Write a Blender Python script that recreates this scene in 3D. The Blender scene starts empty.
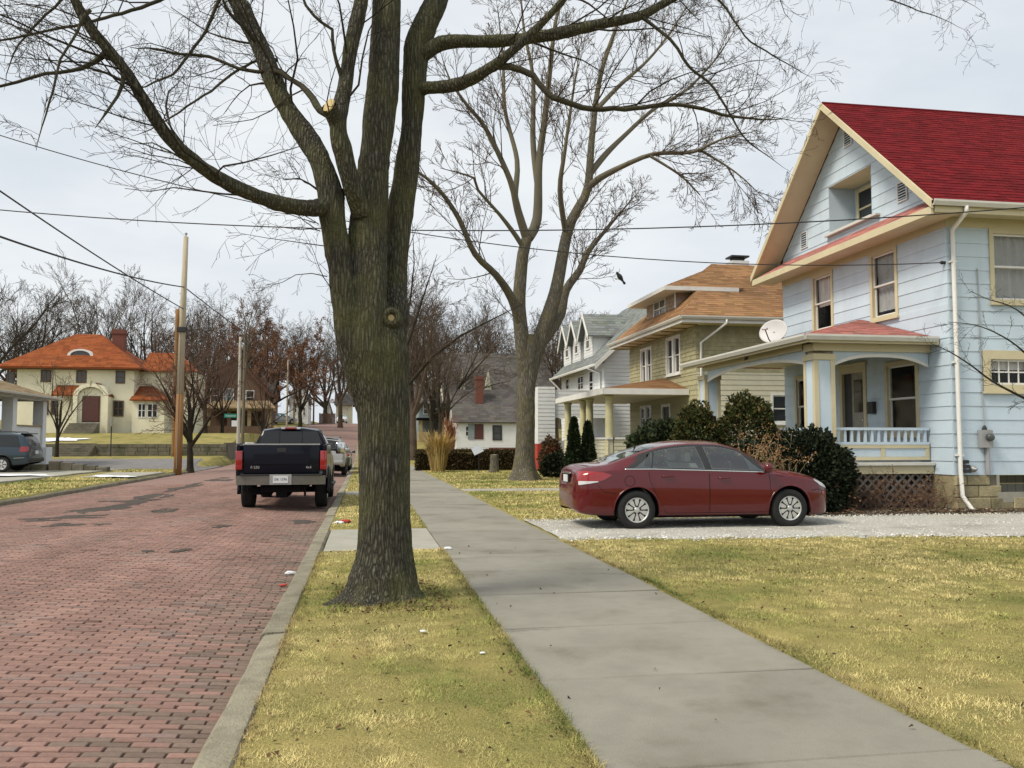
import bpy, bmesh, math, random
import numpy as np
from mathutils import Vector, noise
R = math.radians
random.seed(7); np.random.seed(7)
scn = bpy.context.scene
# ------------------------------------------------------------------ camera
FPX, CAMH = 870.0, 1.5
PIT = math.atan(58/870); YAW = math.atan(147/math.hypot(870, 58))
cam_d = bpy.data.cameras.new('camera'); cam = bpy.data.objects.new('camera', cam_d)
scn.collection.objects.link(cam)
cam_d.sensor_width = 36; cam_d.lens = FPX/1024*36; cam_d.clip_start = .1; cam_d.clip_end = 4000
cam.location = (0, 0, CAMH); cam.rotation_euler = (R(90)+PIT, 0, -YAW)
scn.camera = cam
# ------------------------------------------------------------------ sky, sun, exposure
SUN_AZ, SUN_EL = R(-112), R(50)          # azimuth measured from +Y towards +X
world = bpy.data.worlds.new('World'); scn.world = world; world.use_nodes = True
wn = world.node_tree; wn.nodes.clear()
def wnode(t, **k):
    n = wn.nodes.new(t)
    for a, b in k.items(): setattr(n, a, b)
    return n
wl = wn.links.new
sky = wnode('ShaderNodeTexSky', sky_type='NISHITA'); sky.sun_disc = False
sky.sun_elevation = SUN_EL; sky.sun_rotation = SUN_AZ; sky.altitude = 200; sky.dust_density = 3
wtc = wnode('ShaderNodeTexCoord'); wmp = wnode('ShaderNodeMapping'); wmp.inputs['Scale'].default_value = (1, 1, 2.6)
wl(wtc.outputs['Generated'], wmp.inputs['Vector'])
wno = wnode('ShaderNodeTexNoise'); wno.inputs['Scale'].default_value = 2.3; wno.inputs['Detail'].default_value = 5; wno.inputs['Roughness'].default_value = .55
wl(wmp.outputs['Vector'], wno.inputs['Vector'])
wrp = wnode('ShaderNodeValToRGB')
wrp.color_ramp.elements[0].position = .36; wrp.color_ramp.elements[0].color = (.69, .745, .80, 1)
wrp.color_ramp.elements[1].position = .62; wrp.color_ramp.elements[1].color = (.86, .89, .905, 1)
wl(wno.outputs['Fac'], wrp.inputs['Fac'])
wsc = wnode('ShaderNodeVectorMath', operation='SCALE'); wsc.inputs['Scale'].default_value = 10.2
wl(wrp.outputs['Color'], wsc.inputs[0])
wmx = wnode('ShaderNodeMixRGB'); wmx.inputs['Fac'].default_value = .9      # thin bright overcast in front of the blue
wl(sky.outputs['Color'], wmx.inputs['Color1']); wl(wsc.outputs['Vector'], wmx.inputs['Color2'])
wbg = wnode('ShaderNodeBackground'); wbg.inputs['Strength'].default_value = .1
wl(wmx.outputs['Color'], wbg.inputs['Color'])
wo = wnode('ShaderNodeOutputWorld'); wl(wbg.outputs['Background'], wo.inputs['Surface'])
sun_d = bpy.data.lights.new('sun', 'SUN'); sun_d.energy = 2.9; sun_d.angle = R(19); sun_d.color = (1, .92, .78)
sun = bpy.data.objects.new('sun', sun_d); scn.collection.objects.link(sun)
sdir = Vector((math.sin(SUN_AZ)*math.cos(SUN_EL), math.cos(SUN_AZ)*math.cos(SUN_EL), math.sin(SUN_EL)))
sun.rotation_euler = sdir.to_track_quat('Z', 'Y').to_euler(); sun.location = (0, 0, 60)
scn.view_settings.view_transform = 'Standard'; scn.view_settings.look = 'None'
scn.view_settings.exposure = 0.10; scn.view_settings.gamma = 1
scn.render.engine = 'CYCLES'; scn.cycles.use_denoising = True
scn.cycles.max_bounces = 6; scn.cycles.diffuse_bounces = 1; scn.cycles.transparent_max_bounces = 12
scn.cycles.caustics_reflective = False; scn.cycles.caustics_refractive = False
# ------------------------------------------------------------------ pixel helpers
def ray(u, v):
    x = (u-512)/FPX; y = -(v-384)/FPX
    fy = math.cos(PIT)-y*math.sin(PIT); fz = math.sin(PIT)+y*math.cos(PIT)
    return (x*math.cos(YAW)+fy*math.sin(YAW), -x*math.sin(YAW)+fy*math.cos(YAW), fz)
def at_y(u, v, Y):
    a, b, c = ray(u, v); t = Y/b; return (a*t, Y, CAMH+c*t)
def at_x(u, v, X):
    a, b, c = ray(u, v); t = X/a; return (X, b*t, CAMH+c*t)
# ------------------------------------------------------------------ materials
M = {}
def mat(name, col, rough=.8, var=.18, scale=6.0, bump=0.0, bscale=None, col2=None, stretch=(1, 1, 1), metal=0, attr=False,
        coat=0, spec=.5, detail=6, rnd=0.0, stain=None, stain_scale=.5, stain_amt=.5, sheen=0, trans=0):
    m = bpy.data.materials.new(name); m.use_nodes = True; M[name] = m
    nt = m.node_tree; N = nt.nodes; L = nt.links.new; b = N['Principled BSDF']
    b.inputs['Roughness'].default_value = rough; b.inputs['Metallic'].default_value = metal
    b.inputs['Coat Weight'].default_value = coat; b.inputs['Coat Roughness'].default_value = .025
    b.inputs['Specular IOR Level'].default_value = spec
    tc = N.new('ShaderNodeTexCoord'); mp = N.new('ShaderNodeMapping'); mp.inputs['Scale'].default_value = stretch
    L(tc.outputs['Object'], mp.inputs['Vector'])
    c = tuple(col)
    if col2 is None:
        a1 = tuple(x*(1-var) for x in c); a2 = tuple(min(1, x*(1+var)) for x in c)
    else: a1, a2 = c, tuple(col2)
    out = None
    if var > 0 or col2 is not None:
        no = N.new('ShaderNodeTexNoise'); no.inputs['Scale'].default_value = scale; no.inputs['Detail'].default_value = detail
        no.inputs['Roughness'].default_value = .62; L(mp.outputs['Vector'], no.inputs['Vector'])
        rp = N.new('ShaderNodeValToRGB'); rp.color_ramp.elements[0].position = .3; rp.color_ramp.elements[1].position = .7
        rp.color_ramp.elements[0].color = (*a1, 1); rp.color_ramp.elements[1].color = (*a2, 1)
        L(no.outputs['Fac'], rp.inputs['Fac']); out = rp.outputs['Color']
    else:
        rg = N.new('ShaderNodeRGB'); rg.outputs[0].default_value = (*c, 1); out = rg.outputs[0]
    if stain is not None:
        n2 = N.new('ShaderNodeTexNoise'); n2.inputs['Scale'].default_value = stain_scale; n2.inputs['Detail'].default_value = 8; n2.inputs['Roughness'].default_value = .65
        L(mp.outputs['Vector'], n2.inputs['Vector'])
        r2 = N.new('ShaderNodeValToRGB'); r2.color_ramp.elements[0].position = .5; r2.color_ramp.elements[1].position = .68
        r2.color_ramp.elements[0].color = (0, 0, 0, 1); r2.color_ramp.elements[1].color = (stain_amt,)*3+(1,)
        L(n2.outputs['Fac'], r2.inputs['Fac'])
        mx = N.new('ShaderNodeMixRGB'); L(r2.outputs['Color'], mx.inputs['Fac']); L(out, mx.inputs['Color1']); mx.inputs['Color2'].default_value = (*stain, 1)
        out = mx.outputs['Color']
    if attr:
        at = N.new('ShaderNodeAttribute'); at.attribute_name = 'Col'
        mx = N.new('ShaderNodeMixRGB'); mx.blend_type = 'MULTIPLY'; mx.inputs['Fac'].default_value = 1
        L(out, mx.inputs['Color1']); L(at.outputs['Color'], mx.inputs['Color2']); out = mx.outputs['Color']
    if rnd > 0:
        oi = N.new('ShaderNodeObjectInfo'); mr = N.new('ShaderNodeMapRange'); mr.inputs['To Min'].default_value = 1-rnd; mr.inputs['To Max'].default_value = 1+rnd
        L(oi.outputs['Random'], mr.inputs['Value'])
        mx = N.new('ShaderNodeVectorMath'); mx.operation = 'SCALE'; L(out, mx.inputs[0]); L(mr.outputs['Result'], mx.inputs['Scale']); out = mx.outputs['Vector']
    L(out, b.inputs['Base Color'])
    if bump > 0:
        nb = N.new('ShaderNodeTexNoise'); nb.inputs['Scale'].default_value = bscale or scale*4; nb.inputs['Detail'].default_value = 5
        L(mp.outputs['Vector'], nb.inputs['Vector'])
        bp = N.new('ShaderNodeBump'); bp.inputs['Strength'].default_value = min(1, bump); bp.inputs['Distance'].default_value = .02*max(1, bump)
        L(nb.outputs['Fac'], bp.inputs['Height']); L(bp.outputs['Normal'], b.inputs['Normal'])
    if trans > 0: b.inputs['Transmission Weight'].default_value = trans
    return m
def bark(name, dark, light, moss, scale=1.0, mossamt=.5):
    m = bpy.data.materials.new(name); m.use_nodes = True; M[name] = m
    nt = m.node_tree; N = nt.nodes; L = nt.links.new; b = N['Principled BSDF']; b.inputs['Roughness'].default_value = .95
    b.inputs['Specular IOR Level'].default_value = .15
    tc = N.new('ShaderNodeTexCoord'); mp = N.new('ShaderNodeMapping'); mp.inputs['Scale'].default_value = (9*scale, 9*scale, 1.25*scale)
    L(tc.outputs['Object'], mp.inputs['Vector'])
    vo = N.new('ShaderNodeTexVoronoi'); vo.feature = 'DISTANCE_TO_EDGE'; vo.inputs['Scale'].default_value = 3.4
    ns = N.new('ShaderNodeTexNoise'); ns.inputs['Scale'].default_value = 3; ns.inputs['Detail'].default_value = 6; L(mp.outputs['Vector'], ns.inputs['Vector'])
    ad = N.new('ShaderNodeMixRGB'); ad.inputs['Fac'].default_value = .22; L(mp.outputs['Vector'], ad.inputs['Color1']); L(ns.outputs['Color'], ad.inputs['Color2'])
    L(ad.outputs['Color'], vo.inputs['Vector'])
    rp = N.new('ShaderNodeValToRGB'); rp.color_ramp.elements[0].color = (*dark, 1); rp.color_ramp.elements[1].color = (*light, 1)
    rp.color_ramp.elements[0].position = 0; rp.color_ramp.elements[1].position = .42
    L(vo.outputs['Distance'], rp.inputs['Fac'])
    n2 = N.new('ShaderNodeTexNoise'); n2.inputs['Scale'].default_value = 2.2; n2.inputs['Detail'].default_value = 6; L(tc.outputs['Object'], n2.inputs['Vector'])
    r2 = N.new('ShaderNodeValToRGB'); r2.color_ramp.elements[0].position = .42; r2.color_ramp.elements[1].position = .68
    r2.color_ramp.elements[1].color = (mossamt,)*3+(1,); r2.color_ramp.elements[0].color = (0, 0, 0, 1); L(n2.outputs['Fac'], r2.inputs['Fac'])
    mx = N.new('ShaderNodeMixRGB'); L(r2.outputs['Color'], mx.inputs['Fac']); L(rp.outputs['Color'], mx.inputs['Color1']); mx.inputs['Color2'].default_value = (*moss, 1)
    n3 = N.new('ShaderNodeTexNoise'); n3.inputs['Scale'].default_value = 40; n3.inputs['Detail'].default_value = 4; L(tc.outputs['Object'], n3.inputs['Vector'])
    m3 = N.new('ShaderNodeMixRGB'); m3.blend_type = 'MULTIPLY'; m3.inputs['Fac'].default_value = .6; L(mx.outputs['Color'], m3.inputs['Color1'])
    r3 = N.new('ShaderNodeValToRGB'); r3.color_ramp.elements[0].position = .3; r3.color_ramp.elements[1].position = .6; r3.color_ramp.elements[0].color = (.4, .4, .4, 1)
    L(n3.outputs['Fac'], r3.inputs['Fac']); L(r3.outputs['Color'], m3.inputs['Color2']); L(m3.outputs['Color'], b.inputs['Base Color'])
    bp = N.new('ShaderNodeBump'); bp.inputs['Strength'].default_value = 1; bp.inputs['Distance'].default_value = .045
    L(vo.outputs['Distance'], bp.inputs['Height']); L(bp.outputs['Normal'], b.inputs['Normal'])
    return m
def glass(name, tint=(.02, .025, .03), mixt=.0, rough=.04, ior=1.5, tintc=(1, 1, 1), extra=0.0):
    m = bpy.data.materials.new(name); m.use_nodes = True; M[name] = m
    nt = m.node_tree; N = nt.nodes; L = nt.links.new; b = N['Principled BSDF']
    b.inputs['Base Color'].default_value = (*tint, 1); b.inputs['Roughness'].default_value = rough
    b.inputs['Specular IOR Level'].default_value = .55
    if mixt > 0:
        t = N.new('ShaderNodeBsdfTransparent'); fr = N.new('ShaderNodeFresnel'); fr.inputs['IOR'].default_value = ior
        t.inputs['Color'].default_value = (mixt*tintc[0], mixt*tintc[1], mixt*tintc[2], 1)
        gl = N.new('ShaderNodeBsdfGlossy'); gl.inputs['Roughness'].default_value = rough
        ge = N.new('ShaderNodeNewGeometry'); ma = N.new('ShaderNodeMath'); ma.operation = 'ADD'; ma.inputs[1].default_value = extra; L(fr.outputs['Fac'], ma.inputs[0])
        inv = N.new('ShaderNodeMath'); inv.operation = 'SUBTRACT'; inv.inputs[0].default_value = 1; L(ge.outputs['Backfacing'], inv.inputs[1]); mu = N.new('ShaderNodeMath'); mu.operation = 'MULTIPLY'; L(ma.outputs[0], mu.inputs[0]); L(inv.outputs[0], mu.inputs[1])
        mx = N.new('ShaderNodeMixShader'); L(mu.outputs[0], mx.inputs['Fac']); L(t.outputs[0], mx.inputs[1]); L(gl.outputs[0], mx.inputs[2])
        L(mx.outputs[0], N['Material Output'].inputs['Surface'])
    return m
# ------------------------------------------------------------------ object helpers
COL = scn.collection
ORIG = {}
def root_of(o):
    while o.parent is not None: o = o.parent
    return o
def tag(o, label=None, cat=None, group=None, kind=None):
    if label: o['label'] = label
    if cat: o['category'] = cat
    if group: o['group'] = group
    if kind: o['kind'] = kind
    return o
def thing(name, loc, label, cat, group=None, local=False, rz=0):
    o = bpy.data.objects.new(name, None); COL.objects.link(o); o.location = loc; o.rotation_euler = (0, 0, rz)
    o.empty_display_size = .2
    ORIG[o.name] = Vector((0, 0, 0)) if local else Vector(loc)
    return tag(o, label, cat, group)
def add_obj(name, me, parent=None):
    o = bpy.data.objects.new(name, me); COL.objects.link(o)
    if parent is not None: o.parent = parent
    return o
def copy_tree(o, parent=None):
    c = o.copy(); COL.objects.link(c); c.parent = parent
    for ch in o.children: copy_tree(ch, c)
    return c
def np_mesh(name, verts, faces_flat, counts, mats, smooth=False, col=None, mi=None):
    me = bpy.data.meshes.new(name)
    verts = np.asarray(verts, dtype=np.float32).reshape(-1, 3); faces_flat = np.asarray(faces_flat, dtype=np.int32); counts = np.asarray(counts, dtype=np.int32)
    me.vertices.add(len(verts)); me.vertices.foreach_set('co', verts.ravel())
    me.loops.add(len(faces_flat)); me.loops.foreach_set('vertex_index', faces_flat)
    me.polygons.add(len(counts)); st = np.zeros(len(counts), dtype=np.int32); st[1:] = np.cumsum(counts)[:-1]
    me.polygons.foreach_set('loop_start', st); me.polygons.foreach_set('loop_total', counts)
    me.polygons.foreach_set('use_smooth', np.full(len(counts), bool(smooth)))
    for m in (mats if isinstance(mats, (list, tuple)) else [mats]): me.materials.append(M[m] if isinstance(m, str) else m)
    if mi is not None: me.polygons.foreach_set('material_index', np.asarray(mi, dtype=np.int32))
    me.update(calc_edges=True)
    if col is not None:
        c = np.repeat(np.asarray(col, dtype=np.float32).reshape(-1, 3), counts, axis=0)
        a = me.color_attributes.new('Col', 'FLOAT_COLOR', 'CORNER'); a.data.foreach_set('color', np.hstack([c, np.ones((len(c), 1), dtype=np.float32)]).ravel())
    return me
class MB:
    def __init__(s): s.v = []; s.f = []; s.c = []; s.k = None
    def add(s, vs, fs):
        o = len(s.v); s.v.extend(vs); s.f.extend([tuple(i+o for i in f) for f in fs]); s.c.extend([s.k]*len(fs)); return s
    def hexa(s, b, t):      # 4 bottom points, 4 top points (ccw from above)
        return s.add(list(b)+list(t), [(3, 2, 1, 0), (4, 5, 6, 7), (0, 1, 5, 4), (1, 2, 6, 5), (2, 3, 7, 6), (3, 0, 4, 7)])
    def box(s, x0, x1, y0, y1, z0, z1):
        return s.hexa([(x0, y0, z0), (x1, y0, z0), (x1, y1, z0), (x0, y1, z0)], [(x0, y0, z1), (x1, y0, z1), (x1, y1, z1), (x0, y1, z1)])
    def bbox(s, x0, x1, y0, y1, z0, z1, b=.01):   # box with chamfered edges
        m = bmesh.new(); bmesh.ops.create_cube(m, size=1)
        for q in m.verts: q.co = Vector((x0+(q.co.x+.5)*(x1-x0), y0+(q.co.y+.5)*(y1-y0), z0+(q.co.z+.5)*(z1-z0)))
        bmesh.ops.bevel(m, geom=m.edges[:], offset=b, segments=2, affect='EDGES', profile=.6)
        m.verts.ensure_lookup_table()
        s.add([tuple(q.co) for q in m.verts], [tuple(q.index for q in f.verts) for f in m.faces]); m.free(); return s
    def quad(s, a, b, c, d): return s.add([a, b, c, d], [(0, 1, 2, 3)])
    def tube(s, pts, r, n=8, cap=True):
        pts = [Vector(p) for p in pts]; rs = r if isinstance(r, (list, tuple)) else [r]*len(pts); o = len(s.v); prev = None
        for i, p in enumerate(pts):
            t = (pts[min(i+1, len(pts)-1)]-pts[max(i-1, 0)]).normalized()
            if prev is None: prev = t.orthogonal().normalized()
            u = (prev-t*prev.dot(t)).normalized(); prev = u; w = t.cross(u)
            for k in range(n):
                a = 2*math.pi*k/n; s.v.append(tuple(p+(u*math.cos(a)+w*math.sin(a))*rs[i]))
        nf = 0
        for i in range(len(pts)-1):
            for k in range(n):
                s.f.append((o+i*n+k, o+i*n+(k+1) % n, o+(i+1)*n+(k+1) % n, o+(i+1)*n+k)); nf += 1
        if cap:
            s.f.append(tuple(o+k for k in range(n-1, -1, -1))); s.f.append(tuple(o+(len(pts)-1)*n+k for k in range(n))); nf += 2
        s.c.extend([s.k]*nf); return s
    def lathe(s, c, axis, prof, n=24):   # prof: list of (radius, along-axis)
        ax = Vector(axis).normalized(); u = ax.orthogonal().normalized(); w = ax.cross(u); c = Vector(c); o = len(s.v)
        for (r, h) in prof:
            for k in range(n):
                a = 2*math.pi*k/n; s.v.append(tuple(c+ax*h+(u*math.cos(a)+w*math.sin(a))*r))
        nf = 0
        for i in range(len(prof)-1):
            for k in range(n):
                s.f.append((o+i*n+k, o+i*n+(k+1) % n, o+(i+1)*n+(k+1) % n, o+(i+1)*n+k)); nf += 1
        s.f.append(tuple(o+k for k in range(n-1, -1, -1))); s.f.append(tuple(o+(len(prof)-1)*n+k for k in range(n)))
        s.c.extend([s.k]*(nf+2)); return s
    def prism(s, poly, d):   # planar polygon extruded by vector d
        d = Vector(d); n = len(poly); a = [tuple(p) for p in poly]; b = [tuple(Vector(p)+d) for p in poly]
        return s.add(a+b, [tuple(range(n-1, -1, -1)), tuple(range(n, 2*n))]+[(i, (i+1) % n, n+(i+1) % n, n+i) for i in range(n)])
    def build(s, name, m, parent=None, smooth=False, col=False, recalc=False):
        off = ORIG.get(root_of(parent).name, Vector((0, 0, 0))) if parent is not None else Vector((0, 0, 0))
        v = np.array(s.v, dtype=np.float32)-np.array(off, dtype=np.float32)
        me = np_mesh(name, v, [i for f in s.f for i in f], [len(f) for f in s.f], m, smooth, s.c if col else None)
        if recalc:
            b = bmesh.new(); b.from_mesh(me); bmesh.ops.recalc_face_normals(b, faces=b.faces[:]); b.to_mesh(me); b.free()
        return add_obj(name, me, parent)
def jit(a): return random.uniform(-a, a)
def smooth01(t): t = max(0, min(1, t)); return t*t*(3-2*t)
# ------------------------------------------------------------------ materials used
mat('lawn', (.38, .31, .115), .95, col2=(.22, .20, .07), scale=1.3, bump=1.2, bscale=55, stain=(.11, .13, .035), stain_scale=.55, stain_amt=.75, spec=.1)
mat('grass_blade', (.92, .92, .92), .8, var=.1, scale=9, attr=True, spec=.15)
mat('brick', (.285, .172, .14), .85, var=.16, scale=30, bump=.35, bscale=120, attr=True, spec=.2, stain=(.235, .175, .145), stain_scale=.45, stain_amt=.6)
mat('brick_far', (.25, .16, .135), .9, var=.15, scale=3, stain=(.15, .125, .11), stain_scale=.35, stain_amt=.6, spec=.2)
mat('joint', (.095, .073, .06), .95, var=.4, scale=12, bump=.6, bscale=80, spec=.1)
mat('asphalt', (.085, .072, .062), .92, var=.3, scale=14, bump=.6, bscale=150, spec=.2)
mat('old_asphalt', (.20, .19, .185), .92, var=.2, scale=3, bump=.5, bscale=60, spec=.2, stain=(.12, .115, .11), stain_scale=.3)
mat('concrete', (.275, .26, .215), .9, var=.13, scale=2.2, bump=.4, bscale=140, rnd=.06, stain=(.15, .138, .105), stain_scale=1.1, stain_amt=.75, spec=.2, detail=12)
mat('concrete_pale', (.36, .345, .29), .9, var=.12, scale=3, bump=.35, bscale=110, rnd=.06, stain=(.22, .21, .17), stain_scale=.9, stain_amt=.5, spec=.2)
mat('kerb', (.27, .245, .18), .92, var=.2, scale=5, bump=.8, bscale=60, rnd=.1, stain=(.13, .115, .08), stain_scale=1.6, stain_amt=.7, spec=.2)
mat('gravel', (.52, .50, .44), .95, var=.3, scale=40, bump=1, bscale=90, stain=(.27, .25, .2), stain_scale=.7, stain_amt=.6, spec=.2)
mat('stone_chip', (.78, .77, .72), .9, var=.2, scale=30, attr=True, spec=.2)
mat('dirt', (.12, .09, .06), .95, var=.3, scale=10, bump=.8, bscale=60, spec=.1)
mat('snow', (.82, .84, .87), .7, var=.04, scale=4, bump=.5, bscale=12)
mat('leaf_litter', (1, 1, 1), .9, var=.1, attr=True, spec=.2)
bark('bark_maple', (.042, .039, .030), (.175, .165, .125), (.155, .155, .06), 1.5, .55)
bark('bark_grey', (.10, .09, .07), (.29, .265, .215), (.21, .18, .06), .8, .4)
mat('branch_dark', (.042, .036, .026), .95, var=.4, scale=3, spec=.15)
mat('branch_maple', (.045, .040, .030), .95, col2=(.085, .08, .05), scale=2.5, spec=.15, bump=.8, bscale=40)
mat('branch_grey', (.14, .127, .10), .95, col2=(.185, .165, .11), scale=1.2, spec=.15)
mat('branch_brown', (.105, .078, .058), .95, var=.35, scale=1, spec=.1)
mat('branch_red', (.13, .08, .06), .95, var=.35, scale=1, spec=.1)
mat('dead_leaf', (1, 1, 1), .85, var=.15, attr=True, spec=.15)
mat('evergreen', (1, 1, 1), .75, var=.2, scale=3, attr=True, spec=.2)
mat('wood_fresh', (.55, .42, .2), .8, var=.15)
# blue house
mat('blue_paint', (.565, .675, .765), .6, var=.05, scale=1.5, bump=.25, bscale=70, rnd=.05, stain=(.45, .53, .58), stain_scale=1.6, stain_amt=.5, stretch=(1, 1, .5))
mat('cream_trim', (.62, .55, .36), .6, var=.08, scale=3, stain=(.42, .36, .22), stain_scale=1.5, stain_amt=.4)
mat('white_paint', (.78, .77, .73), .55, var=.05, scale=3, stain=(.55, .53, .48), stain_scale=1.2, stain_amt=.35)
mat('white_siding', (.74, .75, .74), .6, var=.04, scale=2, rnd=.02, stain=(.58, .58, .56), stain_scale=.7, stain_amt=.4)
mat('gutter', (.62, .61, .56), .5, var=.06, scale=4)
mat('red_shingle', (.155, .009, .012), .9, var=.15, scale=20, attr=True, bump=.5, bscale=150, spec=.15)
mat('faded_red', (.52, .22, .19), .9, var=.15, scale=8, attr=True, bump=.4, bscale=120, spec=.15, stain=(.42, .30, .26), stain_scale=1.4)
mat('orange_shingle', (.325, .18, .088), .9, var=.15, scale=20, attr=True, bump=.5, bscale=120, spec=.15)
mat('orange_tile', (.25, .070, .022), .85, var=.12, scale=6, attr=True, spec=.15)
mat('grey_shingle', (.21, .225, .215), .9, var=.15, scale=20, attr=True, spec=.15)
mat('dark_shingle', (.105, .095, .088), .9, var=.15, scale=12, attr=True, spec=.15)
mat('rust_shingle', (.13, .055, .032), .9, var=.2, scale=8, attr=True, spec=.1)
mat('tan_shingle', (.30, .22, .13), .9, var=.15, scale=12, attr=True, spec=.15)
mat('olive_siding', (.40, .37, .215), .8, var=.12, scale=5, attr=True, bump=.3, bscale=60)
mat('pink_siding', (.44, .31, .23), .8, var=.12, scale=5, attr=True)
mat('cream_lap', (.62, .59, .44), .7, var=.06, scale=3, rnd=.03)
mat('column_yellow', (.56, .52, .30), .6, var=.08, scale=3)
mat('cream_stucco', (.80, .755, .57), .9, var=.07, scale=1.2, bump=.4, bscale=30, stain=(.62, .56, .37), stain_scale=.5, stain_amt=.45)
mat('red_brick', (.16, .055, .038), .9, var=.3, scale=14, bump=.4, bscale=40)
mat('red_paint', (.42, .05, .03), .7, var=.15, scale=4)
mat('block_stone', (.34, .29, .17), .95, var=.2, scale=6, bump=.8, bscale=30, rnd=.18, stain=(.16, .145, .08), stain_scale=1.6, stain_amt=.75)
mat('old_wall', (.16, .145, .105), .95, var=.3, scale=3, bump=.8, bscale=20, rnd=.12, stain=(.07, .075, .045), stain_scale=1.0, stain_amt=.8)
mat('lattice', (.17, .155, .135), .9, var=.25, scale=8)
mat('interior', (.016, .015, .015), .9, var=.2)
mat('curtain', (.78, .77, .73), .9, var=.1, scale=5)
mat('blind_grey', (.40, .41, .40), .9, var=.1, scale=5)
mat('door_dark', (.028, .03, .033), .5, var=.2)
mat('door_pale', (.30, .29, .24), .7, var=.2, scale=5)
mat('door_maroon', (.09, .028, .022), .5, var=.2)
mat('teal_paint', (.22, .27, .28), .8, var=.1)
mat('tan_paint', (.36, .28, .15), .8, var=.15)
mat('brown_paint', (.14, .085, .055), .85, var=.2)
mat('grey_metal', (.36, .36, .36), .5, var=.08, metal=.3)
mat('dish_grey', (.55, .56, .56), .5, var=.05)
mat('black_plastic', (.02, .02, .02), .5, var=.15)
mat('pole_wood', (.52, .46, .35), .9, col2=(.38, .32, .22), scale=3, stretch=(8, 8, .4), bump=.5, bscale=12)
mat('pole_brown', (.30, .15, .05), .9, col2=(.20, .10, .035), scale=3, stretch=(8, 8, .4))
mat('pole_concrete', (.46, .43, .36), .85, var=.1, scale=4)
mat('wire', (.02, .02, .02), .7, var=0)
mat('sign_green', (.01, .21, .14), .5, var=.05)
mat('sign_grey', (.46, .50, .54), .6, var=.08)
mat('sign_white', (.74, .75, .76), .5, var=.05)
# vehicles
mat('red_car_paint', (.098, .0012, .005), .3, var=0, coat=1, metal=0, spec=.2)
mat('navy_paint', (.005, .006, .013), .2, var=0, coat=.1, spec=.2)
mat('silver_paint', (.42, .42, .41), .35, var=0, coat=.6, metal=.4)
mat('teal_car_paint', (.018, .038, .055), .32, var=0, coat=.8, metal=.3)
mat('white_car_paint', (.70, .71, .72), .35, var=0, coat=.6)
mat('tyre', (.014, .014, .014), .9, var=.2, scale=20)
mat('rim_silver', (.60, .60, .58), .38, var=0, metal=.6)
mat('rim_dark', (.015, .015, .015), .7, var=0)
mat('chrome', (.72, .72, .72), .18, var=0, metal=1)
mat('bumper_steel', (.19, .178, .155), .4, var=.1, metal=.8)
mat('tail_red', (.30, .005, .005), .15, var=.1, scale=14, coat=1)
mat('lamp_clear', (.62, .63, .63), .12, var=.1, scale=12, coat=1)
mat('seat_grey', (.34, .33, .30), .9, var=.1)
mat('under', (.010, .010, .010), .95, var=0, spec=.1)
mat('plate', (.66, .67, .68), .5, var=.05)
mat('plate_ink', (.03, .04, .10), .6, var=0)
glass('pane_dark', (.018, .02, .022)); glass('pane_clear', mixt=.97, ior=1.42); glass('car_glass', mixt=.85, ior=1.5, rough=.02, tintc=(.86, 1, .97), extra=.10); glass('pane_grey', (.07, .075, .075))
# ------------------------------------------------------------------ terrain
RX0, RX1 = -9.0, -.8            # brick street between its kerbs
SWX0, SWX1 = 1.09, 2.97         # pavement
def rise(y): return 5*smooth01((y-55)/115)+max(0, min(3, (y-170)*.012))
def leftlawn(y):
    if y < 64: return .02+.5*smooth01((y-46)/14)
    return max(1.35+.9*smooth01((y-64)/13), rise(y)+.35)
def T(x, y):
    r = rise(y)
    if x < -9.1:
        k = smooth01((-9.1-x)/5); l = leftlawn(y)
        if y >= 64 and x > -9.6: return r+.02
        return max(l, r+.02) if y >= 64 else r*.0+l*min(1, (-9.1-x)/.6)+.13*k*(1-smooth01((y-44)/6))+.02
    return r+.012
def roadz(x, y): return -.10+.10*(1-((x+4.9)/4.1)**2)+rise(y)
def ground_z(x, y):
    if -9.1 < x < -.6: return rise(y)-.45
    if 1.10 < x < 2.96: return rise(y)-.06
    if -.6 < x < 1.1 and (12.3 < y < 15.35 or 25.2 < y < 27.0): return -.06
    if 3.0 < x < 9.01 and 26.3 < y < 27.6: return -.06
    z = T(x, y)
    if 48.6 < y < 57.6 and x < -9.1: z -= .12
    if y < 60 and -16 < x < 20: z += .018*noise.noise((x*1.3, y*1.3, 3.1))
    return z
def frange(a, b, s):
    out = []; x = a
    while x < b-1e-6: out.append(round(x, 4)); x += s
    return out
gx = [-1600, -500, -220, -120, -80, -60, -45]+frange(-38, -14, 2)+frange(-14, -9.7, .6)+[-9.62, -9.58, -9.4, -9.12, -9.08, -5, -.64, -.61, -.578]+frange(-.5, 1.08, .2)+[1.09, 1.11, 2, 2.95, 2.97]+frange(3.1, 14, .35)+frange(14, 30, 2)+[35, 45, 60, 80, 120, 220, 500, 1600]
gy = [-200, -60, -20, -8]+frange(-4, 17, .35)+frange(17, 48, .8)+[48.5, 48.7, 50, 53, 56, 57.5, 57.7, 59, 61, 63.9, 64.02]+frange(65, 110, 2)+frange(110, 200, 6)+[210, 240, 300, 500, 900, 2500]
gy += [12.29, 12.31, 15.34, 15.36, 25.19, 25.21, 26.29, 26.31, 26.99, 27.01, 27.59, 27.61]; gx = sorted(set(gx)); gy = sorted(set(gy))
V = [(x, y, ground_z(x, y)) for y in gy for x in gx]; nx = len(gx)
F = [(j*nx+i, j*nx+i+1, (j+1)*nx+i+1, (j+1)*nx+i) for j in range(len(gy)-1) for i in range(nx-1)]
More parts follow.
